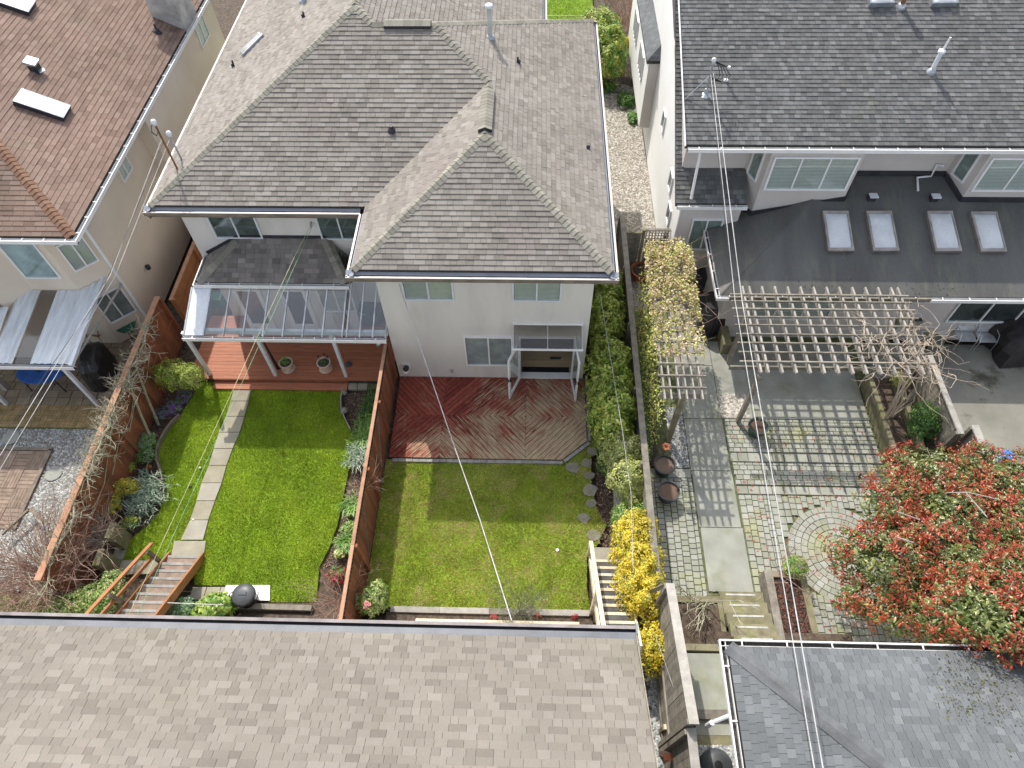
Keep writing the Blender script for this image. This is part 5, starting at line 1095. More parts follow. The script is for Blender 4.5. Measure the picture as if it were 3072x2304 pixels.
MB().bar((p.x + .6, p.y - .0, -.02), (q.x + 1.2, q.y, -.02), .14, .2).build('timber', M_greyw, tw_)
def stairs(label, x0, x1, ys, zs, n, run, rise, tm, stripm, sm, rail, open_=False):
    t = thing('stairs', label, 'stairs')
    for i in range(n):
        y = ys - i * run; z = zs + (i + 1) * rise
        MB().box(x0, x1, y - run, y - .01, z - .05, z).build('tread', tm, t); MB().box(x0 + .01, x1 - .01, y - .075, y - .004, z + .002, z + .012).build('nosing_strip', stripm, t)
        MB().box(x0 + .01, x1 - .01, y - .03, y - .012, z - rise, z - .052).build('riser', tm, t)
    e = (ys - n * run, zs + n * rise)
    for x in ((x0 - .03), (x1 + .03)): MB().bar((x, ys + .05, zs + .02), (x, e[0], e[1] + .02), .05, .26).build('stringer', sm, t)
    return t, e
st, e = stairs('brown wooden stairs with handrail rising from the slab path towards the garage', -9.84, -8.96, 6.55, ZL, 12, .262, .184, M_stairw, M_strip, M_fenceor, True)
xr__ = -9.98
for (y, z) in ((6.35, 0), (4.9, 1.0)):
    MB().box(xr__ - .045, xr__ + .045, y - .045, y + .045, z - .2, z + .75).build('post', M_fascia, st)
MB().bar((xr__, 6.6, .72), (xr__, 3.4, .72 + 3.2 * .70), .09, .05).build('handrail', M_fenceor, st); MB().bar((xr__, 6.4, .40), (xr__, 3.4, .40 + 3.0 * .70), .05, .09).build('mid_rail', M_fenceor, st)
MB().bar((-9.0 + .06, 4.95, 1.05), (-7.6, 5.0, .8), .02, .02).build('brace_rod', M_wire, st)
st2, e = stairs('pale new wooden stairs with dark treads right of the centre lawn', 1.72, 2.55, 6.62, -.05, 11, .25, .175, M_stepdk, M_creamw, M_creamw, True)
for x in (1.66,): 
    MB().bar((x, 6.85, .8), (x, 3.9, .8 + 2.95 * .75), .1, .045).build('handrail', M_creamw, st2)
    for y in (6.8, 5.2): MB().box(x - .045, x + .045, y - .045, y + .045, -.1, .8 + (6.85 - y) * .75 - .03).build('post', M_creamw, st2)
sheet('stair_landing', [(1.66, 6.64), (2.55, 6.64), (2.55, 7.02), (1.66, 7.02)], -.04, M_slab)
sx0 = G(*ze_(1225, 1390)).x
st3 = thing('stairs', 'mossy timber garden steps with white grip strips below the concrete walk', 'stairs')
for i in range(6):
    y = 5.8 - i * .32; z = .02 + (i + 1) * .17
    MB().box(sx0 - .12, sx0 + 1.0, y - .33, y, z - .16, z).build('tread', M_timber, st3); MB().box(sx0 + .04 + .0 * i, sx0 + .80, y - .10, y - .055, z + .001, z + .008).build('grip_strip', M_palestrip, st3)
PW = thing('raised_planter', 'timber planter with red leaf litter between the steps and the round paving', 'planter'); bxx = G(*ze_(1560, 1250), .4)
MB().box(sx0 + 1.02, sx0 + 1.22, 3.7, bxx.y + .1, 0, .55).build('timber', M_greyw, PW); MB().box(sx0 + 1.22, sx0 + 1.95, bxx.y - .04, bxx.y + .12, 0, .45).build('timber', M_fascia, PW); MB().box(sx0 + 1.95, sx0 + 2.12, 3.7, bxx.y + .0, 0, .42).build('timber', M_timber, PW); MB().box(sx0 + 1.22, sx0 + 1.95, 3.7, bxx.y - .05, 0, .36).build('soil', M_soil, PW)
PX_ = thing('raised_planter', 'square soil bed framed by timbers beside the tall fence', 'planter')
a = G(*ze_(930, 1395), .3); MB().box(3.3, sx0 - .12, a.y - .16, a.y + .0, 0, .35).build('timber', M_timber, PX_); MB().box(3.3, sx0 - .25, a.y - 1.35, a.y - .16, 0, .3).build('soil', M_soil, PX_); MB().box(sx0 - .25, sx0 - .13, a.y - 1.35, a.y - .16, 0, .36).build('timber', M_timber, PX_)
MB().box(3.3, sx0 - .13, a.y - 1.5, a.y - 1.35, 0, 1.0).build('timber', M_timber, PX_)
g1 = GG(zg, [(595, 1215), (1020, 1215), (970, 790), (535, 785)], 1.2); tag(MB().prism(ccw([(p.x, p.y) for p in g1]), 0, 1.2).build('concrete_landing', M_conc), kind='structure')
g1 = GG(zg, [(600, 1285), (1030, 1290), (1022, 1217), (596, 1217)], 1.3); tag(MB().prism(ccw([(p.x, p.y) for p in g1]), 0, 1.3).build('landing_step', M_greyw), kind='structure')
g1 = GG(zg, [(605, 1410), (1025, 1410), (1022, 1290), (600, 1290)], 1.2); tag(MB().prism(ccw([(p.x, p.y) for p in g1]), 0, 1.2).build('concrete_landing', M_conc), kind='structure')
g1 = GG(zg, [(608, 1485), (1026, 1495), (1022, 1412), (603, 1412)], 1.27); tag(MB().prism(ccw([(p.x, p.y) for p in g1]), 0, 1.27).build('landing_step', M_timber), kind='structure')
g1 = [(p.x, p.y) for p in GG(zg, [(600, 1700), (900, 1700), (930, 1496), (606, 1490)], 1.3)]; sheet('gravel_corner', g1, 1.3, M_gravel, 1.3); pebbles('gravel_corner_cover', g1, 1.3, 1500, .035, M_pebB, 'grey gravel by the right garage wall at the bottom edge')
g1 = [(p.x, p.y) for p in GG(zg, [(300, 1659), (430, 1659), (380, 950), (225, 950)], .5)]; pebbles('side_gravel', g1, .505, 1200, .04, M_pebB, 'dark wet gravel between the near garage and the tall fence')
tb = thing('timber_prop', 'red and grey timber prop between the near garage and the fence', 'timber'); a = G(*zg(320, 1545), 1.6); b_ = G(*zg(480, 1580), 1.6); MB().bar(a, b_, .12, .05).build('beam', M_stairw, tb); MB().bar(b_ - Vector((.35, .0, 0)), b_ + Vector((.02, 0, 0)), .125, .055).build('painted_end', M_terra, tb)
pt = thing('timber_box_corner', 'pale timber box corner beside the tall fence foot', 'timber'); a = G(*zg(405, 1345), 1.3); MB().box(a.x - .13, a.x + .13, a.y - .05, a.y + .05, 1.15, 1.3).build('cap_block', M_creamw, pt); MB().box(a.x - .12, a.x + .12, a.y - .04, a.y + .04, .5, 1.15).build('post', M_timber, pt); MB().box(a.x - .05, a.x + .03, a.y + .05, a.y + 2.2, 1.17, 1.25).build('rail', M_timber, pt)
dome = thing('lidded_bin', 'dark grey round bin lid at the bottom edge beside the gravel', 'bin'); p = G(*zg(765, 1640), 2.0); MB().lathe(p, [(.3, -.7), (.33, -.05), (.31, .03), (.2, .09), (.001, .12)], 24).build('body', M_plgrey, dome, True); MB().lathe(p + Vector((0, 0, .10)), [(.08, 0), (.08, .03), (.001, .035)], 14).build('knob', M_plblack, dome)

# edging strips
def strip(label, zz, pts, z, h, w, m, name='lawn_edging'):
    P_ = [G(*zz(*p), z) for p in pts]; b = MB()
    for i in range(len(P_) - 1): b.bar(P_[i], P_[i + 1] + (P_[i + 1] - P_[i]) * .03, w, h)
    return tag(b.build(name, m), label, 'edging')
strip('curved tan timber edging left of the left lawn', zb, [(1195, 320), (1140, 375), (1100, 430), (1065, 495), (1042, 560), (1044, 620), (1065, 680), (1083, 755)], ZL + .06, .16, .06, M_fascia)
strip('thin grey metal edging curving along the right side of the left lawn', zc, [(1465, 175), (1447, 260), (1450, 360), (1485, 445), (1525, 520)], ZL + .04, .12, .03, M_strip)

# =================================================================== THINGS
def pot(label, px, py, r, h, m, zz, z=0, fill=M_soil, group=None, rimm=None):
    t = thing('plant_pot', label, 'pot', group); c = G(*zz(px, py), z)
    MB().lathe(c, [(.001, 0), (r * .72, 0), (r * .98, h * .9), (r * 1.06, h * .9), (r * 1.06, h), (r * .92, h), (r * .88, h * .86), (.001, h * .86)], 24).build('pot', m, t, False)
    MB().lathe(c + Vector((0, 0, h * .862)), [(.001, .0), (r * .875, 0), (r * .6, .012), (.001, .02)], 16).build('soil', fill, t); return t, c
t, c = pot('pale pink pot with green plant on the red deck, left of the pair', 1012, 1400, .21, .36, M_potpink, z6, 0, group='pink pots on the deck'); quads('plant', np.array(c) + np.array([0, 0, .42]) + RNG.normal(size=(70, 3)) * [.08, .08, .05], np.tile([0, 0, 1.], (70, 1)), .07, RNG.random(70), M_lfmid, t); MB().lathe(c, [(.001, 0), (.2, 0), (.22, .03), (.001, .03)], 20).build('saucer', M_potpink, t); origin(t, c)
t, c = pot('pale pink pot with dark glass balls on stakes, right of the pair', 1322, 1400, .21, .36, M_potpink, z6, 0, group='pink pots on the deck'); MB().lathe(c, [(.001, 0), (.2, 0), (.22, .03), (.001, .03)], 20).build('saucer', M_potpink, t)
for dx, dy in ((-.15, .1), (.02, .18), (.16, .08)): MB().tube([c + Vector((dx, dy, .3)), c + Vector((dx, dy, .52))], .006).build('stake', M_dark, t); MB().lathe(c + Vector((dx, dy, .55)), [(.001, -.035), (.03, -.02), (.035, 0), (.03, .02), (.001, .035)], 10).build('glass_ball', M_plblack, t, True)
quads('plant', np.array(c) + np.array([0, 0, .36]) + RNG.normal(size=(60, 3)) * [.07, .07, .03], np.tile([0, 0, 1.], (60, 1)), .06, RNG.random(60), M_lfdark, t); origin(t, c)
t, c = pot('charcoal ribbed half barrel pot by the fence, upper of two', 800, 505, .30, .42, M_plgrey, ze_, 0, M_debris, 'dark barrel pots by the grey fence'); origin(t, c)
t, c = pot('charcoal ribbed half barrel pot by the fence, lower of two', 827, 690, .30, .42, M_plgrey, ze_, 0, M_debris, 'dark barrel pots by the grey fence'); origin(t, c)
t, c = pot('dark green glazed pot standing at the corner post of the large pergola', 1455, 232, .28, .42, mat('green_glaze', (.05, .09, .075), rough=.25), ze_, 0, M_debris); b = MB()
for k in range(5): twigs(b, c + Vector((0, 0, .38)), (random.gauss(0, .4), random.gauss(0, .4) + .3, 1), .6, .005, 1, nch=2)
b.build('bare_twigs', M_bark, t); origin(t, c)
t, c = pot('large round terracotta pot half hidden by the variegated vine', 480, 640, .40, .40, M_terra, zh, .0); origin(t, c)
sf_ = thing('garden_ornament', 'coral metal flower on a stake above the upper barrel pot', 'ornament'); c = G(*ze_(827, 330), .95)
MB().tube([c - Vector((0, 0, .9)), c], .008).build('stem', M_rust, sf_)
for k in range(7): a = k * 6.283 / 7; MB().lathe(c + Vector((math.cos(a) * .085, math.sin(a) * .085, 0)), [(.001, -.008), (.045, 0), (.001, .012)], 8).build('petal', M_terra, sf_)
MB().lathe(c, [(.001, -.01), (.03, 0), (.001, .02)], 8).build('centre', M_rust, sf_); origin(sf_, c - Vector((0, 0, .9)))
# compost bin on the left lawn pad
cb = thing('lidded_bin', 'black round lidded bin on the white pad at the near edge of the left lawn', 'bin'); c = G(*zb(1665, 1560), ZL + .06)
MB().lathe(c, [(.22, 0), (.27, .5), (.30, .52), (.30, .56), (.27, .565)], 28).build('body', M_plblack, cb, True); MB().lathe(c + Vector((0, 0, .57)), [(.30, 0), (.30, .03), (.26, .07), (.1, .10), (.001, .10)], 28).build('lid', M_plgrey, cb, True)
for k in (-1, 1): MB().tube([c + Vector((.335 * k, -.1, .5)), c + Vector((.37 * k, 0, .56)), c + Vector((.335 * k, .1, .5))], .012).build('handle', M_plblack, cb)
MB().box(c.x - .1, c.x + .1, c.y - .03, c.y + .05, c.z + .665, c.z + .69).build('grip', M_plgrey, cb); origin(cb, c)
# trash can and AC unit by the white house
tc = thing('lidded_bin', 'dark grey dustbin against the side of the sunroom', 'bin'); c = G(*zh(975, 560), 0.0) ; MB().lathe(c, [(.22, 0), (.27, .62), (.29, .63), (.29, .67)], 24).build('body', M_plblack, tc, True); MB().lathe(c + Vector((0, 0, .67)), [(.3, -.03), (.3, .01), (.2, .06), (.001, .08)], 24).build('lid', M_plgrey, tc, True); MB().tube([c + Vector((-.08, 0, .74)), c + Vector((0, 0, .78)), c + Vector((.08, 0, .74))], .012).build('handle', M_plblack, tc); origin(tc, c)
ac = thing('air_conditioner', 'dark boxy air conditioner with round fan grille by the sunroom', 'air conditioner'); c = G(*zh(985, 690), 0.0); MB().box(c.x - .35, c.x + .35, c.y - .35, c.y + .35, 0, .62).build('cabinet', M_plgrey, ac)
MB().box(c.x - .33, c.x + .33, c.y - .33, c.y + .33, .622, .63).build('top', M_dark, ac)
for r in (.08, .15, .22, .29): MB().tube([c + Vector((r * math.cos(a * .314), r * math.sin(a * .314), .64)) for a in range(21)], .008, 4).build('grille_ring', M_plgrey, ac)
origin(ac, c)
def drape(name, label, cat, c, prof, m, squash=(1, 1), rot=0, n=26, folds=.06):
    """covered object: lofted draped cover"""
    b = MB(); vs = []; c = Vector(c); rm_ = Matrix.Rotation(rot, 3, 'Z')
    for k, (r, z) in enumerate(prof):
        for i in range(n):
            a = 2 * math.pi * i / n; e = 4; ca, sa = math.cos(a), math.sin(a); rr_ = r / ((abs(ca) ** e + abs(sa) ** e) ** (1 / e)) * (1 + folds * math.sin(a * 7 + k) * (1 - k / len(prof)) + random.uniform(-.012, .012))
            vs.append(c + rm_ @ Vector((rr_ * ca * squash[0], rr_ * sa * squash[1], z + random.uniform(-.01, .01))))
    m_ = len(prof); fs = [(i * n + k, i * n + (k + 1) % n, (i + 1) * n + (k + 1) % n, (i + 1) * n + k) for i in range(m_ - 1) for k in range(n)] + [tuple((m_ - 1) * n + k for k in range(n))]
    b.add(vs, fs, .5); o = b.build(name, m, None, False); tag(o, label, cat); return o
bbq = G(*zh(1040, 1080), 0); drape('covered_barbecue', 'barbecue under a black vinyl cover beside the narrow pergola', 'barbecue', bbq + Vector((0, .35, 0)), [(.50, 0), (.50, .6), (.47, .85), (.36, 1.02), (.30, 1.12)], M_blackc, (1.0, 1.25))
bb2 = G(300, 1165, 0); drape('covered_barbecue', 'barbecue under a dark grey cover on the tiled patio beside the vine fence', 'barbecue', bb2 + Vector((-.05, .55, 0)), [(.48, 0), (.46, .6), (.42, .9), (.30, 1.08), (.22, 1.15)], M_blackc, (.8, 1.5), .3)
cvr = drape('covered_table', 'patio furniture under a large black tarp in the stained concrete yard', 'covered furniture', G(3060, 1060, 0) + Vector((.2, .5, 0)), [(1.15, 0), (1.1, .5), (1.0, .85), (.8, 1.0), (.3, 1.08)], M_browncov, (1.1, .95), .15, folds=.12)
wc = drape('covered_grill', 'tall beige covered furniture under the glass patio roof', 'covered furniture', G(1010, 990, 0) + Vector((.25, .45, 0)), [(.36, 0), (.38, .6), (.34, .95), (.2, 1.05)], M_beige, (.8, 1.3), .05)
# blue table and chair at left patio
bt = thing('patio_table', 'oval blue patio table under the corrugated awning', 'table'); c = G(110, 1135, .72) + Vector((0, .25, 0)); b = MB(); b.add([c + Vector((math.cos(a * .2618) * .75, math.sin(a * .2618) * .45, 0)) for a in range(24)] + [c + Vector((math.cos(a * .2618) * .75, math.sin(a * .2618) * .45, -.03)) for a in range(24)], [tuple(range(24))] + [(i, i + 24, (i + 1) % 24 + 24, (i + 1) % 24) for i in range(24)], .5); b.build('tabletop', M_blue, bt)
for dx, dy in ((-.5, -.25), (.5, -.25), (-.5, .25), (.5, .25)): MB().tube([c + Vector((dx, dy, -.03)), c + Vector((dx * 1.1, dy * 1.1, -.72))], .02).build('leg', M_dark, bt)
origin(bt, (c.x, c.y, 0))
def chair(label, c, face, m, fm, w=.5, group=None, name='patio_chair'):
    t = thing(name, label, 'chair', group); R_ = Matrix.Rotation(face, 3, 'Z'); c = Vector(c)
    def q(x, y, z): return c + R_ @ Vector((x, y, z))
    MB().hexa([q(-w / 2, -.22, .42), q(w / 2, -.22, .42), q(w / 2, .22, .40), q(-w / 2, .22, .40)], [q(-w / 2, -.22, .44), q(w / 2, -.22, .44), q(w / 2, .22, .42), q(-w / 2, .22, .42)]).build('seat', m, t)
    MB().hexa([q(-w / 2 + .03, .21, .45), q(w / 2 - .03, .21, .45), q(w / 2 - .03, .23, .45), q(-w / 2 + .03, .23, .45)], [q(-w / 2 + .05, .33, .88), q(w / 2 - .05, .33, .88), q(w / 2 - .05, .35, .88), q(-w / 2 + .05, .35, .88)]).build('backrest', m, t)
    for sx_ in (-1, 1):
        MB().tube([q(sx_ * w / 2, -.24, 0), q(sx_ * w / 2, -.22, .42), q(sx_ * w / 2, -.1, .64), q(sx_ * w / 2, .2, .66), q(sx_ * (w / 2 - .02), .34, .9)], .014, 6).build('arm_frame', fm, t); MB().tube([q(sx_ * w / 2, .24, 0), q(sx_ * w / 2, .2, .42)], .014, 6).build('leg', fm, t)
    MB().tube([q(-w / 2 + .02, .34, .9), q(w / 2 - .02, .34, .9)], .014, 6).build('top_rail', fm, t); origin(t, c); return t
chair('ochre folding chair with a white cloth on the beige house patio', G(*z5(830, 1330), 0) + Vector((0, .2, 0)), -.2, M_ylchair, M_rust)
c = G(*z5(830, 1330), 0) + Vector((-.12, .15, .46)); tag(MB().box(c.x - .13, c.x + .13, c.y - .1, c.y + .1, c.z, c.z + .03).build('folded_cloth', M_white), 'folded white cloth lying on the ochre chair', 'cloth')
chair('black chair tucked beside the blue oval table', G(155, 1140, 0) + Vector((.1, .15, 0)), 2.6, M_plblack, M_dark)
chair('left of two grey metal chairs under the sunroom window', G(2880, 1040, 0) + Vector((0, .1, 0)), 0, M_alu, M_alu, .55, 'grey metal chairs by the sunroom'); chair('right of two grey metal chairs beside the black tarp', G(2935, 1043, 0) + Vector((.05, .1, 0)), 0, M_alu, M_alu, .55, 'grey metal chairs by the sunroom')
rt = thing('patio_table', 'small round grey-green table left of the metal chairs', 'table'); c = G(*zi(1545, 1270), .5); MB().lathe(c, [(.001, -.03), (.33, -.03), (.34, 0), (.001, .0)], 24).build('tabletop', mat('grey_green_top', (.14, .15, .11)), rt); MB().tube([c, c - Vector((0, 0, .5))], .03).build('leg', M_dark, rt); origin(rt, (c.x, c.y, 0))
wb = thing('wheelbarrow', 'dark green wheelbarrow leaning by the beige wall', 'wheelbarrow'); c = G(*z5(1065, 1290), 0) + Vector((0, .15, 0))
MB().hexa([c + Vector((-.25, -.15, .3)), c + Vector((.25, -.15, .3)), c + Vector((.25, .15, .3)), c + Vector((-.25, .15, .3))], [c + Vector((-.42, -.25, .55)), c + Vector((.42, -.25, .55)), c + Vector((.42, .25, .55)), c + Vector((-.42, .25, .55))]).build('tray', M_green, wb); MB().tube([c + Vector((-.5, -.1, .25)), c + Vector((.75, -.1, .35))], .02).build('handle', M_bark, wb); MB().lathe(c + Vector((-.5, 0, .17)), [(.001, -.03), (.17, -.03), (.17, .03), (.001, .03)], 14, rot=Matrix.Rotation(math.pi / 2, 3, 'X')).build('wheel', M_dark, wb); MB().tube([c + Vector((.1, -.12, .3)), c + Vector((.15, -.15, 0))], .02).build('leg', M_dark, wb); origin(wb, c)
# under the glass roof: bench, covered round table, parasol base, floor lamp
bn = thing('bench', 'dark red slatted bench against the bay under the glass roof', 'bench'); c = G(990, 945, 0) + Vector((-.1, .55, 0))
for k in range(4): MB().box(c.x - .6, c.x + .6, c.y - .3 + k * .12, c.y - .2 + k * .12, .40, .43).build('seat_slat', mat('dark_red_paint', (.12, .03, .03)), bn)
for k in range(9): MB().box(c.x - .58 + k * .14, c.x - .52 + k * .14, c.y + .2, c.y + .23, .45, .85).build('back_slat', M_stairw, bn)
for dx in (-.57, .57): MB().box(c.x + dx - .03, c.x + dx + .03, c.y - .3, c.y + .2, 0, .40).build('leg', MATS['dark_red_paint'], bn)
origin(bn, c)
tb2 = thing('round_table', 'round dark blue covered table under the right end of the glass roof', 'table'); c = G(1110, 985, 0) + Vector((.05, .55, 0)); MB().lathe(c, [(.50, .05), (.50, .55), (.62, .72), (.60, .75), (.001, .77)], 26).build('cover', mat('slate_blue_cover', (.05, .065, .08)), tb2, True); MB().tube([c + Vector((.6 * math.cos(a * .2), .6 * math.sin(a * .2) , .76)) for a in range(8, 24)], .012).build('hoop', M_white2, tb2); origin(tb2, c)
um = thing('closed_parasol', 'closed dark parasol leaning beside the middle patio post', 'parasol'); p = G(*z6(925, 1400), 0); MB().tube([p, p + Vector((-.12, .15, .8)), p + Vector((-.2, .25, 1.5))], .05, 8, r1=.02).build('canopy', M_plblack, um); MB().tube([p + Vector((-.2, .25, 1.4)), p + Vector((-.24, .3, 1.75))], .012).build('pole', M_dark, um); origin(um, p)
hs = thing('garden_hose_stand', 'red pole with a small grey round base beside the right patio post', 'stand'); p = G(*z6(1510, 1365), 0); MB().lathe(p, [(.001, 0), (.11, 0), (.1, .05), (.001, .07)], 14).build('base', M_plgrey, hs); MB().tube([p + Vector((-.08, .0, 0)), p + Vector((-.12, .1, 1.5))], .018).build('pole', M_terra, hs); origin(hs, p)
lp = thing('garden_lamp', 'silver cone spotlight clipped near the fence top at the deck', 'lamp'); c = G(*z6(1765, 1190), 1.6); MB().lathe(c, [(.02, .07), (.09, -.06), (.08, -.06), (.001, .05)], 14, rot=Matrix.Rotation(.9, 3, 'Y')).build('shade', M_alu, lp, True); MB().tube([c + Vector((.05, 0, .04)), c + Vector((.2, .02, .05)), (-4.4, c.y, 1.55)], .01).build('arm', M_terra, lp); origin(lp, c)
gb = thing('plastic_bag', 'crumpled white plastic bag on the floor under the glass roof', 'bag'); c = G(885, 955, .2); P_, N_, _ = blobpts([((c.x, c.y, .15), (.22, .18, .14))], 120, .2); quads('bag_folds', P_, N_, .18, RNG.random(120), M_white, gb, 1.2)
gn = thing('storage_box', 'green plastic box at the back of the red deck', 'box'); c = G(*z6(440, 890), .0); MB().box(c.x - .2, c.x + .12, c.y, c.y + .35, 0, .35).build('body', M_green, gn); MB().box(c.x - .21, c.x + .13, c.y - .01, c.y + .36, .352, .38).build('lid', M_green, gn)
# toy in the concrete yard
ty_ = thing('toy_slide', 'blue and orange plastic toy seen over the red photinia', 'toy'); c = G(*Z(2640, 1250, 5.12)(1900, 640), .7)
MB().tube([c + Vector((-.35, -.2, -.1)), c + Vector((-.1, 0, .05)), c + Vector((.15, .15, .0))], .05, 8).build('handle', M_bluepl, ty_); MB().lathe(c + Vector((.15, .13, 0)), [(.001, -.03), (.15, -.02), (.16, .02), (.001, .04)], 16).build('disc', M_bluepl, ty_); MB().hexa([c + Vector((0, -.1, -.4)), c + Vector((.5, -.1, -.4)), c + Vector((.5, .1, -.4)), c + Vector((0, .1, -.4))], [c + Vector((.05, -.1, -.02)), c + Vector((.35, -.1, -.05)), c + Vector((.35, .1, -.05)), c + Vector((.05, .1, -.02))]).build('body', M_orange, ty_); origin(ty_, (c.x, c.y, 0))
# white ball, balls on lawn
for i, (zz, px, py, lab) in enumerate(((zb, 1327, 672, 'small white ball on the left lawn beside the path'), (zb, 1282, 1018, 'small white ball on the path slab edge'), (zb, 1262, 795, 'tiny dark sprinkler head under the green lines'))):
    c = G(*zz(px, py), ZL + .04); tag(MB().lathe(c, [(.001, -.03), (.035, -.018), (.045, 0), (.035, .018), (.001, .03)], 10).build('ball' if i < 2 else 'sprinkler', M_creamw if i < 2 else M_plgrey, None, True), lab, 'ball' if i < 2 else 'sprinkler')
c = G(*zd(1720, 967), -.06); tag(MB().lathe(c, [(.001, -.01), (.045, 0), (.001, .01)], 10).build('litter_scrap', M_white), 'small white scrap lying on the centre lawn', 'litter')
for i, (px, py, r) in enumerate(((1475, 215, .1), (1473, 365, .13))):
    c = G(*zc(px, py), ZL + .02); tag(MB().lathe(c, [(.001, -.08), (r, -.02), (r * .9, .04), (.001, .09)], 9).build('garden_stone', M_stone, None, True), ['rounded grey stone inside the metal edging, upper one', 'rounded grey stone inside the metal edging, lower one'][i], 'stone', 'stones beside the lawn edging')
wn_ = thing('wicker_basket_chair', 'grey box planter on the wall at the right end of the large pergola', 'planter'); c = G(*zi(1420, 1110), 1.0); MB().box(c.x - .2, c.x + .2, c.y - .2, c.y + .2, .8, 1.0).build('box', M_greyw, wn_); MB().box(c.x - .16, c.x + .16, c.y - .16, c.y + .16, 1.0, 1.01).build('soil', M_inside, wn_); wn_.name = 'wall_planter'
# dark timber L on the left gravel
lt = thing('garden_beams', 'dark brown timber beams lying in an L on the grey gravel', 'timber'); a = G(*zb(10, 1115), .3); b_ = G(*zb(195, 945), .3); c = G(*zb(318, 1045), .3); MB().bar(a, b_, .07, .07).build('beam', M_fascia, lt); MB().bar(b_, c, .07, .07).build('beam', M_fascia, lt)
for q, r in (((355, 708), .24), ((70, 470), .25)): c = G(*zb(*q), -.01); tag(MB().lathe(c, [(.001, -.05), (r, -.05), (r, .0), (.001, .0)], 18).build('stepping_stone', M_conc), 'round concrete stepping stone in the grey gravel, ' + ('lower' if q[0] == 355 else 'upper') + ' one', 'stepping stone', 'round stones in the left gravel')

# wires
def wire(label, pts, r, m, sag=0.0):
    P_ = [Vector(p) for p in pts]; out = []
    for i in range(len(P_) - 1):
        for k in range(8): t = k / 8; q = P_[i].lerp(P_[i + 1], t); q.z -= sag * 4 * t * (1 - t); out.append(q)
    out.append(P_[-1]); return tag(MB().tube(out, r, 6, .5).build('cable', m), label, 'cable')
wire('white cable sagging from the duplex wall across the centre garden to the garage', [GY(*z7(270, 285), WY - .1), GY(*z7(335, 480), WY - .6), GY(1365, 1345, 9.0), GY(1440, 1560, 6.8), GY(1535, 1862, 4.1)], .013, M_wire)
wire('upper green clothes line from the duplex wall over the left garden', [GY(*z6(1195, 215), LWY - .1), G(*z6(1075, 440), 4.2), G(378, 1862, 3.3)], .006, M_wirey); wire('lower green clothes line from the duplex wall over the left garden', [GY(*z6(1210, 215), LWY - .1), G(*z6(1110, 440), 4.15), G(405, 1862, 3.3)], .006, M_wireg)
pu = thing('line_pulley', 'small clothes line pulley under the duplex eave', 'pulley'); c = GY(*z6(1197, 210), LWY - .1); MB().lathe(c, [(.001, -.015), (.07, -.015), (.07, .015), (.001, .015)], 14, rot=Matrix.Rotation(1.57, 3, 'Y')).build('wheel', M_galv, pu); MB().bar(c, c + Vector((0, .1, .05)), .03, .03).build('bracket', M_galv, pu)
mh = mt - Vector((0, 0, .4)); wire('left pale service wire from the grey roof mast down over the right garage', [mh, G(2205, 900, 5.9), G(2446, 2320, 6.6)], .008, M_wire); wire('right white service wire from the grey roof mast down over the right garage', [mh + Vector((.08, 0, 0)), G(2226, 900, 5.95), G(2472, 2320, 6.6)], .010, M_wire)
wire('thin black service wire twisted beside the pale one from the mast', [mh - Vector((.03, 0, .02)), G(2200, 900, 5.85), G(2440, 2320, 6.55)], .005, M_wireb)
wire('pale service wire from the rusty mast down to the lower left', [m1 - Vector((0, 0, .5)), G(330, 828, 5.9), G(-20, 1400, 5.9)], .008, M_wire); wire('second service wire from the shorter mast down to the lower left', [m2 - Vector((0, 0, .1)), G(345, 830, 5.8), G(-10, 1425, 5.8)], .007, M_wire); wire('dark service wire from the rusty mast down to the left', [m1 - Vector((0, 0, .6)), G(300, 890, 5.9), G(-20, 1345, 5.9)], .006, M_wireb)
wire('thin white string above the hedge between duplex and grey fence', [G(1800, 880, 2.6), G(1870, 1310, 2.5), G(1893, 1480, 2.4), G(1900, 1720, 2.4)], .006, M_wire)
wire('thin wire running beside the tall fence to the bottom edge', [G(1965, 1900, 2.6), G(2040, 2120, 2.4), G(2105, 2310, 2.4)], .006, M_wire)
wire('yellow line across the lawn behind the taupe roof corner', [G(1640, 48, .3), G(1785, 48, .3)], .02, M_wirey)

# =================================================================== VEGETATION
def E(zz, px, py, z): p = G(*zz(px, py), z); return (p.x, p.y, z)
# laurel hedge
bl = []
for i in range(10):
    y = 15.6 - i * .62; hr_ = random.uniform(.48, .74); bl.append(((2.48 + random.uniform(-.14, .14), y, .85 + random.uniform(-.15, .15)), (hr_, .45, .7 + hr_ * .5)))
bush('laurel_hedge', 'glossy green laurel hedge between the duplex and the grey fence', 'hedge', bl, 15000, .13, M_lfgreen, M_lfgold, .34, aspect=2.6)
bush('rhododendron', 'dark green shrub with a pink bloom below the laurel hedge', 'shrub', [((2.45, 10.2, .5), (.55, .8, .7)), ((2.4, 9.4, .4), (.45, .5, .5))], 4500, .09, M_lfdark, M_lfgreen, .2, aspect=2.4)
c = G(*z7(2140, 1335), 1.1); quads('pink_bloom', np.array(c) + RNG.normal(size=(24, 3)) * .035, np.tile([0, 0, 1.], (24, 1)), .06, RNG.random(24), M_pink, bpy.data.objects['rhododendron'], 1.2)
bush('pieris_shrub', 'rounded cream-green variegated shrub right of the deck corner', 'shrub', [(E(ze_, 520, 380, .9), (.72, .62, .7)), (E(ze_, 560, 560, .9), (.62, .55, .65))], 10000, .06, M_lfpieris, M_lfgold, .25)
bush('pieris_shrub', 'smaller cream-green shrub with a bronze tip next to the timber edge', 'shrub', [(E(ze_, 600, 700, .6), (.38, .4, .5))], 2200, .06, M_lfpieris, M_lfgold, .3)
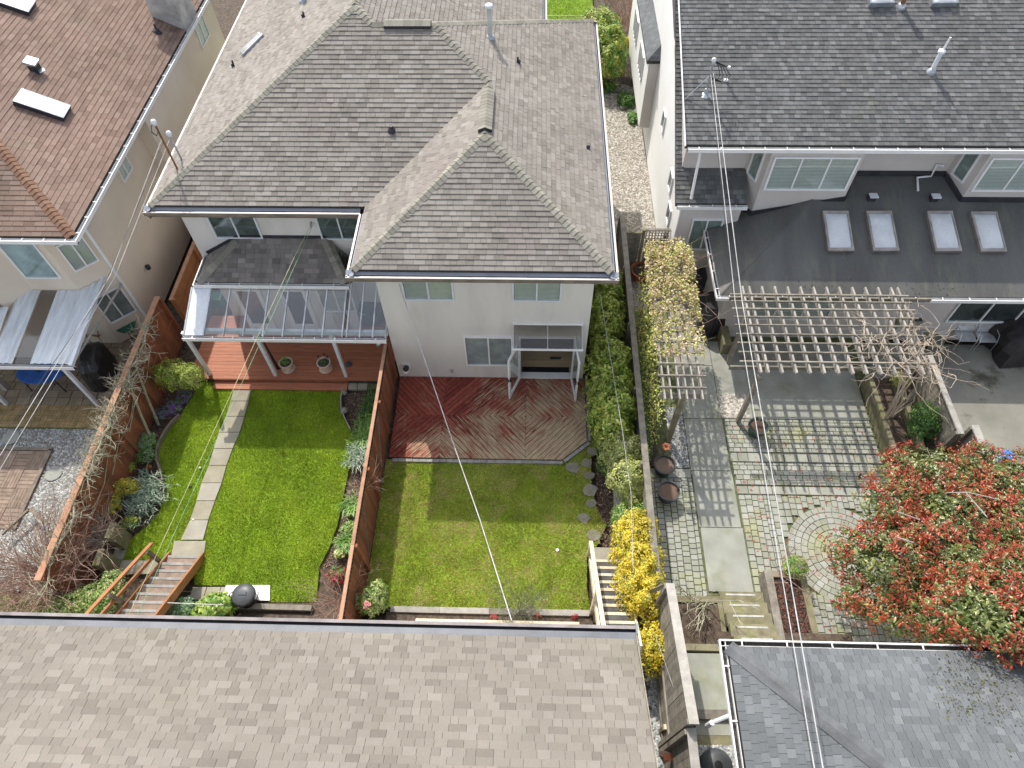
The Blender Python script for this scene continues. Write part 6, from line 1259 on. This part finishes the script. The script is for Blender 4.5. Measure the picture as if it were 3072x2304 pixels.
bush('euonymus_shrub', 'low blue-green shrub between the pieris and the forsythia', 'shrub', [(E(ze_, 520, 860, .5), (.35, .5, .5)), (E(ze_, 640, 840, .6), (.35, .4, .5))], 3000, .055, M_lfmid, M_lfpieris, .3)
fb = [E(ze_, 610, 960, 1.0) , E(ze_, 590, 1080, 1.0), E(ze_, 630, 1180, 1.2), E(ze_, 635, 1320, 1.3), E(ze_, 665, 1430, 1.3)]
bush('forsythia', 'big bright yellow forsythia in bloom beside the pale stairs', 'shrub', [(p, (.62, .6, .8)) for p in fb], 19000, .055, M_lfyellow, M_lfgold, .18, aspect=1.6, shell=.55, tw=M_twigred)
fb = [E(zg, 290, 700, 1.3), E(zg, 280, 820, 1.25), E(zg, 300, 760, 1.3), E(zg, 370, 500, 1.5)]
bush('forsythia', 'smaller yellow forsythia squeezed between the near garage and the tall fence', 'shrub', [(fb[0], (.48, .45, .6)), (fb[1], (.42, .45, .6)), (fb[2], (.46, .4, .6)), (fb[3], (.12, .35, .3))], 6500, .05, M_lfyellow, M_lfgold, .2, aspect=1.6, shell=.55, tw=M_twigred)
bd = thing('timber_edge', 'short vertical timber edging between the lawn soil and the shrubs', 'edging'); p = G(*ze_(490, 740), .25); MB().box(p.x - .09, p.x + .09, p.y - .55, p.y + .55, -.2, .25).build('timber', M_palew, bd)
# variegated vine on the narrow pergola
P_ = []
lo = Vector((3.62, 10.9, 0)); n = 9500
u_ = RNG.random(n); y = yA2 + .45 - (u_ ** 1.15) * 4.2; x = RNG.uniform(-.02, 1.02, n); z = zt4 + .05 + RNG.random(n) ** 1.5 * .45 * np.clip(1.2 - u_, 0, 1)
X_ = 3.46 + x * 1.38; keep = RNG.random(n) < np.clip(1.5 - u_ * 1.25, .1, 1)
z = z + .12 * np.sin(X_ * 6) * np.cos(y * 3.3) * np.clip(1.2 - u_, 0, 1)
keep &= (np.sin(X_ * 9 + y * 4) + np.sin(y * 8.3 - X_ * 5) > -1.35)
P = np.column_stack([X_, y, z])[keep]; vt = thing('variegated_vine', 'cream, green and rust leaved vine covering the narrow pergola', 'vine')
hang = 1600; Ph = np.column_stack([RNG.uniform(3.42, 3.75, hang), RNG.uniform(9.9, 15.5, hang), RNG.uniform(.3, 2.3, hang)]); k = RNG.random(len(P)) < .25
quads('foliage', P[~k], np.tile([0, 0, 1.], (len(P[~k]), 1)),   .06, RNG.random(len(P[~k])) ** .75, M_lfvine, vt, 1.4); quads('young_leaves', P[k], np.tile([0, 0, 1.], (k.sum(), 1)), .07, RNG.random(k.sum()), M_lfgold, vt, 1.4); quads('hanging_leaves', Ph, np.tile([-.5, -.3, .6], (hang, 1)), .07, RNG.random(hang), M_lfgold, vt, 1.4)
b = MB()
for i in range(40): twigs(b, (random.uniform(3.7, 4.9), random.uniform(10.8, 16), zt4 + .05), (random.gauss(0, 1), random.gauss(0, 1), .1), 1.0, .007, 1, nch=2, up=0)
for i in range(5): b.tube([(3.55, 10.5 + i, 0), (3.6 + random.uniform(-.1, .1), 10.5 + i, 1.2), (3.8, 10.8 + i, 2.3)], .02, 5)
b.build('vine_stems', M_twigred, vt)
bush('fence_ivy', 'dark ivy strip along the foot of the grey fence behind the narrow pergola', 'ivy', [((3.45, 13.2 - i * .8, .25), (.2, .5, .3)) for i in range(5)], 2200, .06, M_lfdark, M_lfmid, .3, trunk=False)
sheet('gravel_bed', [(3.2, 9.5), (3.85, 9.5), (3.85, 13), (3.2, 13)], -.02, M_soil)
# bare vine tangle on the large pergola
bv = thing('bare_vine', 'tangle of bare pale climbing stems over the right end of the large pergola', 'vine'); b = MB()
for i in range(75):
    p = (random.uniform(9.2, 11.3), random.uniform(11.0, 12.6), zt3 + .05); twigs(b, p, (random.gauss(.25, 1), random.gauss(-.1, 1), .15), random.uniform(.6, 1.5), .010, 1, .8, 2, 6, 0)
for i in range(8): b.tube([(10.6 + random.uniform(-.2, .2), 10.9, .4), (10.7 + random.uniform(-.3, .3), 11.0, 1.4), (10.5 + random.uniform(-.5, .5), 11.4, zt3)], .02, 5)
b.build('stems', M_palestem, bv)
bush('yellow_shrub', 'small yellow-green shrub at the foot of the bare pergola vine', 'shrub', [(E(zf, 1185, 115, .9), (.28, .22, .3))], 900, .055, M_lfgold)
bush('boxwood', 'dark green shrub in the timber planter left of the weathered fence', 'shrub', [(E(zf, 1390, 440, .8), (.45, .55, .45)), (E(zf, 1340, 520, .7), (.35, .4, .4))], 4200, .05, M_lfdark, M_lfmid, .25)
# photinia
ctr = G(2900, 1660, 2.2)
pbz = [((ctr.x + dx, ctr.y + dy, 2.0 + dz), (r, r, r * .8)) for dx, dy, dz, r in ((0, 0, .3, 1.5), (-1.2, -.2, -.1, 1.15), (-1.1, 1.2, -.1, 1.0), (.2, 1.6, 0, 1.2), (1.4, .9, .2, 1.3), (1.6, -.8, .1, 1.3), (.3, -1.5, 0, 1.2), (-1.0, -1.3, -.2, 1.0), (-2.2, .1, -.5, .75), (-1.9, -1.2, -.5, .6), (2.6, 1.8, 0, 1.0), (-2.5, -.9, -.7, .45), (1.4, 2.4, -.1, .7), (-.5, 2.4, -.3, .65), (.4, -1.9, .9, 1.15), (1.7, -1.8, 1.3, 1.25), (2.7, -1.0, .8, 1.2), (1.0, -2.5, 1.9, .9), (2.0, -2.6, 2.1, .9))]
for px, py, z, r in ((2860, 1830, 4.1, .6), (2990, 1850, 4.3, .85), (3080, 1780, 4.2, 1.0), (2940, 1760, 3.9, .8), (3080, 1890, 4.5, .7)): q = G(px, py, z); pbz.append(((q.x, q.y, z), (r, r, r * .7)))
ph = thing('photinia_tree', 'large photinia with glossy green leaves and bright red young shoots', 'tree')
P, N_, idx = blobpts(pbz, 50000, .55, .5); quads('crown', P, N_, .115, np.clip(RNG.normal(.42, .25, len(P)), 0, 1), M_lfphg, ph, 2.2)
Pc, Nc, _ = blobpts(pbz, 6500, .14, .6); rep = 7; kc = (np.sin(Pc[:, 0] * 3.1 + Pc[:, 2] * 2) + np.sin(Pc[:, 1] * 3.7 + Pc[:, 0])) > -.9; Pc = Pc[kc]; Nc = Nc[kc]; P = np.repeat(Pc, rep, 0) + RNG.normal(size=(len(Pc) * rep, 3)) * .05 + np.repeat(Nc, rep, 0) * .05; quads('red_shoots', P, np.repeat(Nc, rep, 0) + RNG.normal(size=P.shape) * .5, .085, np.clip(RNG.normal(.5, .25, len(P)), 0, 1), M_lfphr, ph, 2.6)
b = MB(); bs_ = Vector((ctr.x + .2, ctr.y - .2, -.1))
for k in range(5):
    a = k * 1.256; mid = bs_ + Vector((math.cos(a) * .4, math.sin(a) * .4, 1.2)); b.tube([bs_ + Vector((math.cos(a) * .1, math.sin(a) * .1, 0)), mid, mid + Vector((math.cos(a) * .7, math.sin(a) * .7, .9))], .07, 7, r1=.03)
b.build('trunk', M_bark, ph); b = MB()
for k in range(110):
    i = random.randrange(len(pbz)); c = Vector(pbz[i][0]); d = Vector((random.gauss(0, 1), random.gauss(0, 1), abs(random.gauss(.3, .8)))).normalized(); b.tube([bs_ + Vector((0, 0, 1.5)) if k < 20 else c, c + d * pbz[i][1][0] * .5, c + d * pbz[i][1][0] * random.uniform(.95, 1.08)], .02, 5, r1=.008)
b.build('branches', M_bark, ph)
# bare dead branches lying on the crown
b = MB()
for pts in ([(2840, 1478), (2905, 1478), (3000, 1500)], [(2895, 1475), (2960, 1550)], [(2690, 1535), (2760, 1560)], [(2685, 1610), (2740, 1628)]): b.tube([G(px, py, 3.75) for px, py in pts], .014, 5)
b.build('dead_branch', M_palew, ph)
lt_n = 330; a = scatter([(6.0, 4.6), (10.3, 4.6), (10.3, 11), (6.0, 11)], 700)[:lt_n]; P = np.column_stack([a, np.full(len(a), .012)]); tag(quads('leaf_litter', P, np.tile([0, 0, 3.], (len(P), 1)), .08, RNG.random(len(P)), M_litter, None, 2.2), 'fallen red photinia leaves scattered on the pavers', 'leaves', None, 'stuff')
a = scatter([(sx0 + 1.25, 3.8), (sx0 + 1.93, 3.8), (sx0 + 1.93, bxx.y - .1), (sx0 + 1.25, bxx.y - .1)], 1500); P = np.column_stack([a, np.full(len(a), .375) + RNG.random(len(a)) * .03]); tag(quads('leaf_mulch', P, np.tile([0, 0, 2.], (len(P), 1)), .075, RNG.random(len(P)), M_litter2, None, 2.0), 'red leaf litter filling the timber planter beside the steps', 'leaves', None, 'stuff')
bush('heather_shrub', 'low green shrub at the head of the leaf filled planter', 'shrub', [(E(ze_, 1740, 1190, .6), (.33, .3, .28))], 1500, .045, M_lfmid, M_twigred if False else M_lfgold, .3)
# bare shrubs
def bare(label, c, n, L, r, m, spread=.8, lev=2, name='bare_shrub', nch=3, lean=(0, 0), up=.15):
    t = thing(name, label, 'shrub'); b = MB()
    for k in range(n): a = random.random() * 6.283; twigs(b, Vector(c) + Vector((random.gauss(0, .05), random.gauss(0, .05), 0)), (math.cos(a) * spread + lean[0], math.sin(a) * spread + lean[1], random.uniform(.5, 1.1)), L * random.uniform(.7, 1.2), r, lev, .3, nch, 5, up)
    b.build('stems', m, t); origin(t, c); return t
bare('bare spreading magnolia branches over the soil bed by the tall fence', E(ze_, 1090, 1440, .35), 9, 1.1, .02, M_lich, 1.0, 2)
bare('fine bare twiggy shrub at the head of the leaf filled planter', E(ze_, 1640, 1230, .5), 12, 1.1, .008, M_twigred, .9, 2)
bare('fine grey-green bare bush at the near edge of the centre lawn', E(zd, 1420, 1500, .05), 22, .95, .009, mat('grey_twig', (.16, .17, .11), (.24, .24, .17)), .7, 3, nch=4)
bare('big tangled bare brown shrub at the lower left of the gardens', E(zb, 340, 1400, .4), 150, 1.7, .013, M_twigred, 1.0, 2, up=.05)
bare('second bare brown shrub beside the left stairs and mossy posts', E(zb, 680, 1150, .4), 60, .8, .010, M_bark, 1.2, 1, up=0)
bare('bare slender sapling in front of the gravel yard at the far left', E(zb, 190, 1330, .3), 8, 1.6, .012, M_bark, .6, 2)
bare('wispy pale grass-like stems over the red-brown centre fence', E(zc, 1640, 1010, 1.2), 18, .6, .006, M_palestem, 1.2, 1, up=-.1)
bare('tangle of thin reddish stems at the near end of the centre fence', E(Z(1000, 1700, 2.54), 60, 280, .5), 34, .9, .008, M_twigred, 1.1, 2, up=0)
for i in range(3): bare(['bare brown roots of shrub behind the golden bush beyond the roof', 'taller bare shrub far beyond the side gravel path', 'bare shrub touching the white bay far behind'][i], (3.9 + i * .35, 31.5 + i * 1.3, -.1), 14, 2.2, .02, M_twigred, .6, 2)
# espalier vine on the left fence
ev = thing('bare_vine', 'lichen covered bare vine trained along the left red-brown fence', 'vine'); b = MB()
for s_ in range(5):
    y = 13.2 - s_ * 1.5; p = Vector((-11.75, y, 1.5 if s_ % 2 else 1.75)); pts = [p]
    for k in range(7): pts.append(pts[-1] + Vector((random.uniform(-.12, .12), -.33, random.uniform(-.1, .1)))); pts[-1].x = min(max(pts[-1].x, -12.0), -11.55)
    b.tube(pts, .03, 6, r1=.02)
    for q in pts:
        for k in range(11 if s_ < 3 else 6): twigs(b, q, (random.gauss(0, .8), random.gauss(0, .8), random.uniform(-.1, .8)), random.uniform(.25, .55), .012, 1, .5, 4, 4, .05)
for y in (11.2, 10.6): b.tube([(-11.55, y - .4, -.2), (-11.6, y, .8), (-11.75, y + .6, 1.7)], .045, 7, r1=.03)
for y0 in (12.6, 11.2, 9.0): b.tube([(-11.78, y0, 1.2), (-11.76, y0 - .8, .9), (-11.77, y0 - 1.8, .95), (-11.77, y0 - 2.6, .7)], .012, 5)
b.build('stems', M_lich, ev)
# left garden beds
bush('golden_euonymus', 'olive and gold leafed shrub at the left corner of the red deck', 'shrub', [(E(zb, 1150, 60, .5), (.62, .5, .5)), (E(zb, 1270, 75, .5), (.5, .4, .42))], 5500, .05, M_lfgreen, M_lfgold, .35)
bush('aubrieta', 'mound of purple flowers in the left bed near the deck', 'flowers', [(E(zb, 1060, 320, -.1), (.28, .22, .14)), (E(zb, 1150, 270, -.1), (.3, .3, .14)), (E(zb, 1220, 200, -.1), (.25, .3, .14))], 2600, .035, M_lfmid, M_purple, .45, trunk=False)
bush('white_candytuft', 'green clump with tiny white flowers in the left bed', 'flowers', [(E(zb, 970, 500, -.05), (.33, .33, .2)), (E(zb, 970, 590, -.05), (.28, .3, .18))], 2300, .045, M_lfmid, M_lfsilver, .35, trunk=False)
bush('yellow_primrose', 'small yellow flowered clump against the left fence foot', 'flowers', [(E(zb, 855, 665, -.1), (.2, .22, .14))], 700, .04, M_lfmid, M_lfyellow, .35, trunk=False)
bush('orange_flowers', 'little orange flowers beside the white candytuft', 'flowers', [(E(zb, 985, 665, -.15), (.09, .07, .06))], 120, .03, M_lfmid, M_orange, .4, trunk=False)
bush('yellow_daphne', 'airy yellow leafed shrub behind the spiky clump', 'shrub', [(E(zb, 835, 800, .2), (.36, .25, .25)), (E(zb, 760, 900, .1), (.2, .4, .2))], 1500, .06, M_lfgold, M_lfyellow, .3)
bush('low_spurge', 'low lime coloured clump at the near end of the left bed', 'flowers', [(E(zb, 865, 1035, -.08), (.24, .2, .14))], 700, .05, M_lfmid, M_lfgold, .4, trunk=False)
def spiky(label, c, n, L, w, m, name='spiky_clump', spread=(0.45, .4)):
    c = Vector(c); t = thing(name, label, 'plant'); V = []; F_ = []; T_ = []
    bz = np.column_stack([RNG.normal(c.x, spread[0] * .5, n), RNG.normal(c.y, spread[1] * .5, n), np.full(n, c.z)]); an = RNG.uniform(0, 6.283, n); l = L * RNG.uniform(.6, 1.2, n)
    d = np.column_stack([np.cos(an), np.sin(an), np.zeros(n)]); s = np.column_stack([-np.sin(an), np.cos(an), np.zeros(n)]) * w; m1_ = bz + d * (l * .35)[:, None] + np.array([0, 0, 1]) * (l * .65)[:, None]; tp = bz + d * (l * .8)[:, None] + np.array([0, 0, 1]) * (l * .55)[:, None]
    V = np.stack([bz - s, bz + s, m1_ - s, m1_ + s, tp], 1).reshape(-1, 3); b0 = (np.arange(n) * 5)[:, None]; tri = np.concatenate([b0 + np.array([[0, 1, 3]]), b0 + np.array([[0, 3, 2]]), b0 + np.array([[2, 3, 4]])], 1).reshape(-1)
    rawtri('leaves', V, tri, np.repeat(RNG.random(n), 3), m, t); return t
spiky('silvery green spiky leaf clump in the left bed', E(zb, 975, 860, ZL), 620, .42, .012, M_lfsilver, spread=(.55, .62))
for i, (px, py, n, sp) in enumerate(((1640, 560, 500, (.22, .6)), (1600, 760, 350, (.25, .35)), (1560, 1170, 260, (.2, .25)), (1500, 1470, 200, (.18, .18)), (1690, 350, 260, (.18, .5)))):
    spiky(['long band of green bulb leaves along the centre fence', 'paler bulb leaves with buds along the centre fence', 'green leaf clump halfway along the centre fence', 'rounded green clump near the striped leaf plant', 'dark leaves near the paving slabs by the centre fence'][i], E(zc, px, py, ZL), n, .35, .012, (M_lfmid, M_lfsilver, M_lfmid, M_lfmid, M_lfdark)[i], 'bulb_leaves', sp)
bush('hosta', 'cream and green rosette near the near end of the centre fence', 'plant', [(E(zc, 1445, 1545, -.1), (.18, .16, .1))], 90, .13, M_lfpieris, trunk=False)
bush('low_perennial', 'pale leafy perennial in the bed left of the centre fence', 'plant', [(E(zc, 1520, 1350, -.1), (.25, .25, .12))], 500, .07, M_lfpieris, M_lfmid, .4, trunk=False)
bush('red_tipped_shrub', 'small crimson flowered shrub by the near end of the centre fence', 'shrub', [(E(Z(1000, 1700, 2.54), 30, 70, .0), (.3, .25, .25))], 900, .05, M_lfdark, M_crim, .3)
bush('camellia', 'cream edged camellia with pink blooms at the end of the centre fence', 'shrub', [(E(Z(1000, 1700, 2.54), 290, 270, .5), (.4, .35, .45)), (E(Z(1000, 1700, 2.54), 340, 200, .5), (.25, .3, .4))], 2600, .065, M_lfpieris, M_lfmid, .35)
c = G(*Z(1000, 1700, 2.54)(260, 285), 1.0); quads('pink_bloom', np.array(c) + RNG.normal(size=(20, 3)) * .04, np.tile([0, 0, 1.], (20, 1)), .06, RNG.random(20), M_pink, bpy.data.objects['camellia'], 1.2)
for i, (px, py) in enumerate(((1190, 1530), (1560, 1508), (1860, 1520))):
    bush('primula', ['crimson primula in the near bed, leftmost of three', 'crimson primula in the near bed, middle of three', 'crimson primula in the near bed, rightmost of three'][i], 'flowers', [(E(zd, px, py, .08), (.1, .08, .07))], 130, .04, M_lfmid, M_crim, .55, trunk=False, group='crimson primulas')
bush('ivy_mound', 'bright green large leafed ivy mound left of the white pad', 'ivy', [(E(zb, 1440, 1600, .2), (.45, .35, .35)), (E(zb, 1380, 1650, .25), (.4, .3, .3))], 1500, .13, M_lfmid, M_lfgreen, .4, aspect=1.3)
bush('cotoneaster', 'grey-green small leafed ground shrub right of the brown stairs', 'shrub', [(E(zb, 1210, 1610, .35), (.35, .3, .2))], 1500, .06, M_lfsilver, M_lfdark, .4)
bl = [(E(zb, 740, 1480, .6), (.35, .5, .4)), (E(zb, 600, 1560, .7), (.45, .4, .4)), (E(zb, 700, 1580, .8), (.4, .4, .4)), (E(zb, 450, 1600, .75), (.5, .35, .35)), (E(zb, 200, 1610, .7), (.6, .35, .3)), (E(zb, 30, 1600, .7), (.5, .35, .3))]
bush('variegated_euonymus', 'cream and green leafed shrubs filling the slope left of the brown stairs', 'shrub', bl, 8500, .06, M_lfmid, M_lfpieris, .5)
mp2 = thing('mossy_posts', 'mossy cut timber posts between the bare shrubs and the slab corner', 'timber'); 
for px, py, h in ((730, 1090, .7), (650, 1270, .75), (505, 1500, .6)): p = G(*zb(px, py), h); MB().box(p.x - .09, p.x + .09, p.y - .2, p.y + .25, -.2, h).build('timber', M_timber, mp2)
# beyond the roofs
bush('aucuba', 'tall golden green leafed bush behind the corner of the taupe roof', 'shrub', [((3.15, 29.8, 1.1), (.95, .9, 1.2)), ((3.2, 28.9, .9), (.85, .7, 1.0)), ((2.9, 31.0, 1.2), (.95, .9, 1.1))], 9000, .17, M_lfgold, M_lfmid, .3, aspect=2.8)
bush('far_shrub', 'grey-green bush on the lawn between the two left houses', 'shrub', [((-11.4, 27.2, .5), (.7, .8, .6))], 2200, .1, M_lfmid, M_lfsilver, .3)
bush('ground_fern', 'low dark green plants at the far end of the side gravel path', 'plant', [((3.1, 28.6, .1), (.6, .4, .25)), ((4.1, 27.6, .1), (.4, .5, .25)), ((4.3, 26.4, .0), (.2, .5, .2))], 1800, .11, M_lfdark, M_lfmid, .4, trunk=False)
bush('far_yellow_shrub', 'small yellow blooming shrub by the white bay far back', 'shrub', [((4.15, 30.6, .9), (.18, .3, .4))], 400, .08, M_lfyellow)
for i in range(9):
    a = random.random(); c = Vector((3.7 + random.random() * .9, 27.0 + random.random() * 1.9, .0)); r = random.uniform(.1, .24); o = MB().lathe(c, [(.001, -.1), (r, -.02), (r * .85, r * .5), (.001, r * .8)], 8).build('boulder', M_stone, None, True); tag(o, 'pale rounded boulder at the far end of the side gravel path', 'boulder', 'boulders at the end of the gravel path')
# bark chips in the beds
for (zz, pts, z, n, lab) in ((zb, [(1050, 120), (1300, 160), (1120, 400), (1030, 560), (1080, 780), (1060, 930), (850, 1130), (700, 1020), (800, 700), (950, 400)], ZL, 2500, 'bark mulch in the left garden bed'), (zc, [(1480, 200), (1700, 220), (1690, 700), (1600, 1200), (1500, 1659), (1290, 1659), (1430, 1330), (1540, 900), (1560, 600), (1470, 400)], ZL, 2200, 'bark mulch along the centre fence'), (ze_, [(330, 300), (520, 300), (480, 1040), (330, 1040)], -.12, 1200, 'bark chips on the bare soil right of the stepping stones'), (z7, [(1885, 300), (1950, 300), (1900, 1400), (1800, 1300)], -.18, 700, 'dark wood chips in the narrow gap beside the duplex')):
    pl = [(G(*zz(*p), z).x, G(*zz(*p), z).y) for p in pts]; a = scatter(pl, n * 2)[:n]; P = np.column_stack([a, np.full(len(a), z + (.02 if z > -.15 else -.07))]); P[:, 2] = np.where(P[:, 2] < -.27, -.27, P[:, 2]); tag(quads('bark_mulch', P, np.tile([0, 0, 2.5], (len(P), 1)), .05, RNG.random(len(P)), M_debris, None, 1.8), lab, 'mulch', None, 'stuff')

def on_plane_scatter(name, n, p0, nn, box, size, m, label, cat):
    X = RNG.uniform((box[0], box[1]), (box[2], box[3]), size=(n, 2)); k = (np.sin(X[:, 0] * 2.1 + X[:, 1]) + np.sin(X[:, 1] * 3.3 - X[:, 0] * 1.7) + RNG.normal(0, .8, n)) > .4; X = X[k]
    z = p0[2] - (nn[0] * (X[:, 0] - p0[0]) + nn[1] * (X[:, 1] - p0[1])) / nn[2] + .022
    P = np.column_stack([X, z]); tag(quads(name, P, np.tile(list(nn), (len(P), 1)), size, RNG.random(len(P)), m, None, 1.6), label, cat, None, 'stuff')
M_moss = leafm('roof_moss', (.05, .045, .03), (.10, .10, .05), (.16, .17, .06), rough=.9)
on_plane_scatter('leaf_debris', 3200, (0, a_gr.y, a_gr.z), nrm(0, -1, sg), (7.4, 1.6, 11.4, 3.4), .035, M_moss, 'moss and leaf debris on the blue-grey roof under the photinia', 'debris')
on_plane_scatter('roof_moss', 500, tuple(pM), nM, (9.4, 22.0, 13.5, 26.5), .045, M_moss, 'thin moss specks on the grey roof below the skylights', 'moss')
on_plane_scatter('roof_moss', 260, tuple(pm_), n_m, (6.5, 14.1, 14.5, 14.6), .04, M_moss, 'moss specks along the eave of the black membrane roof', 'moss')
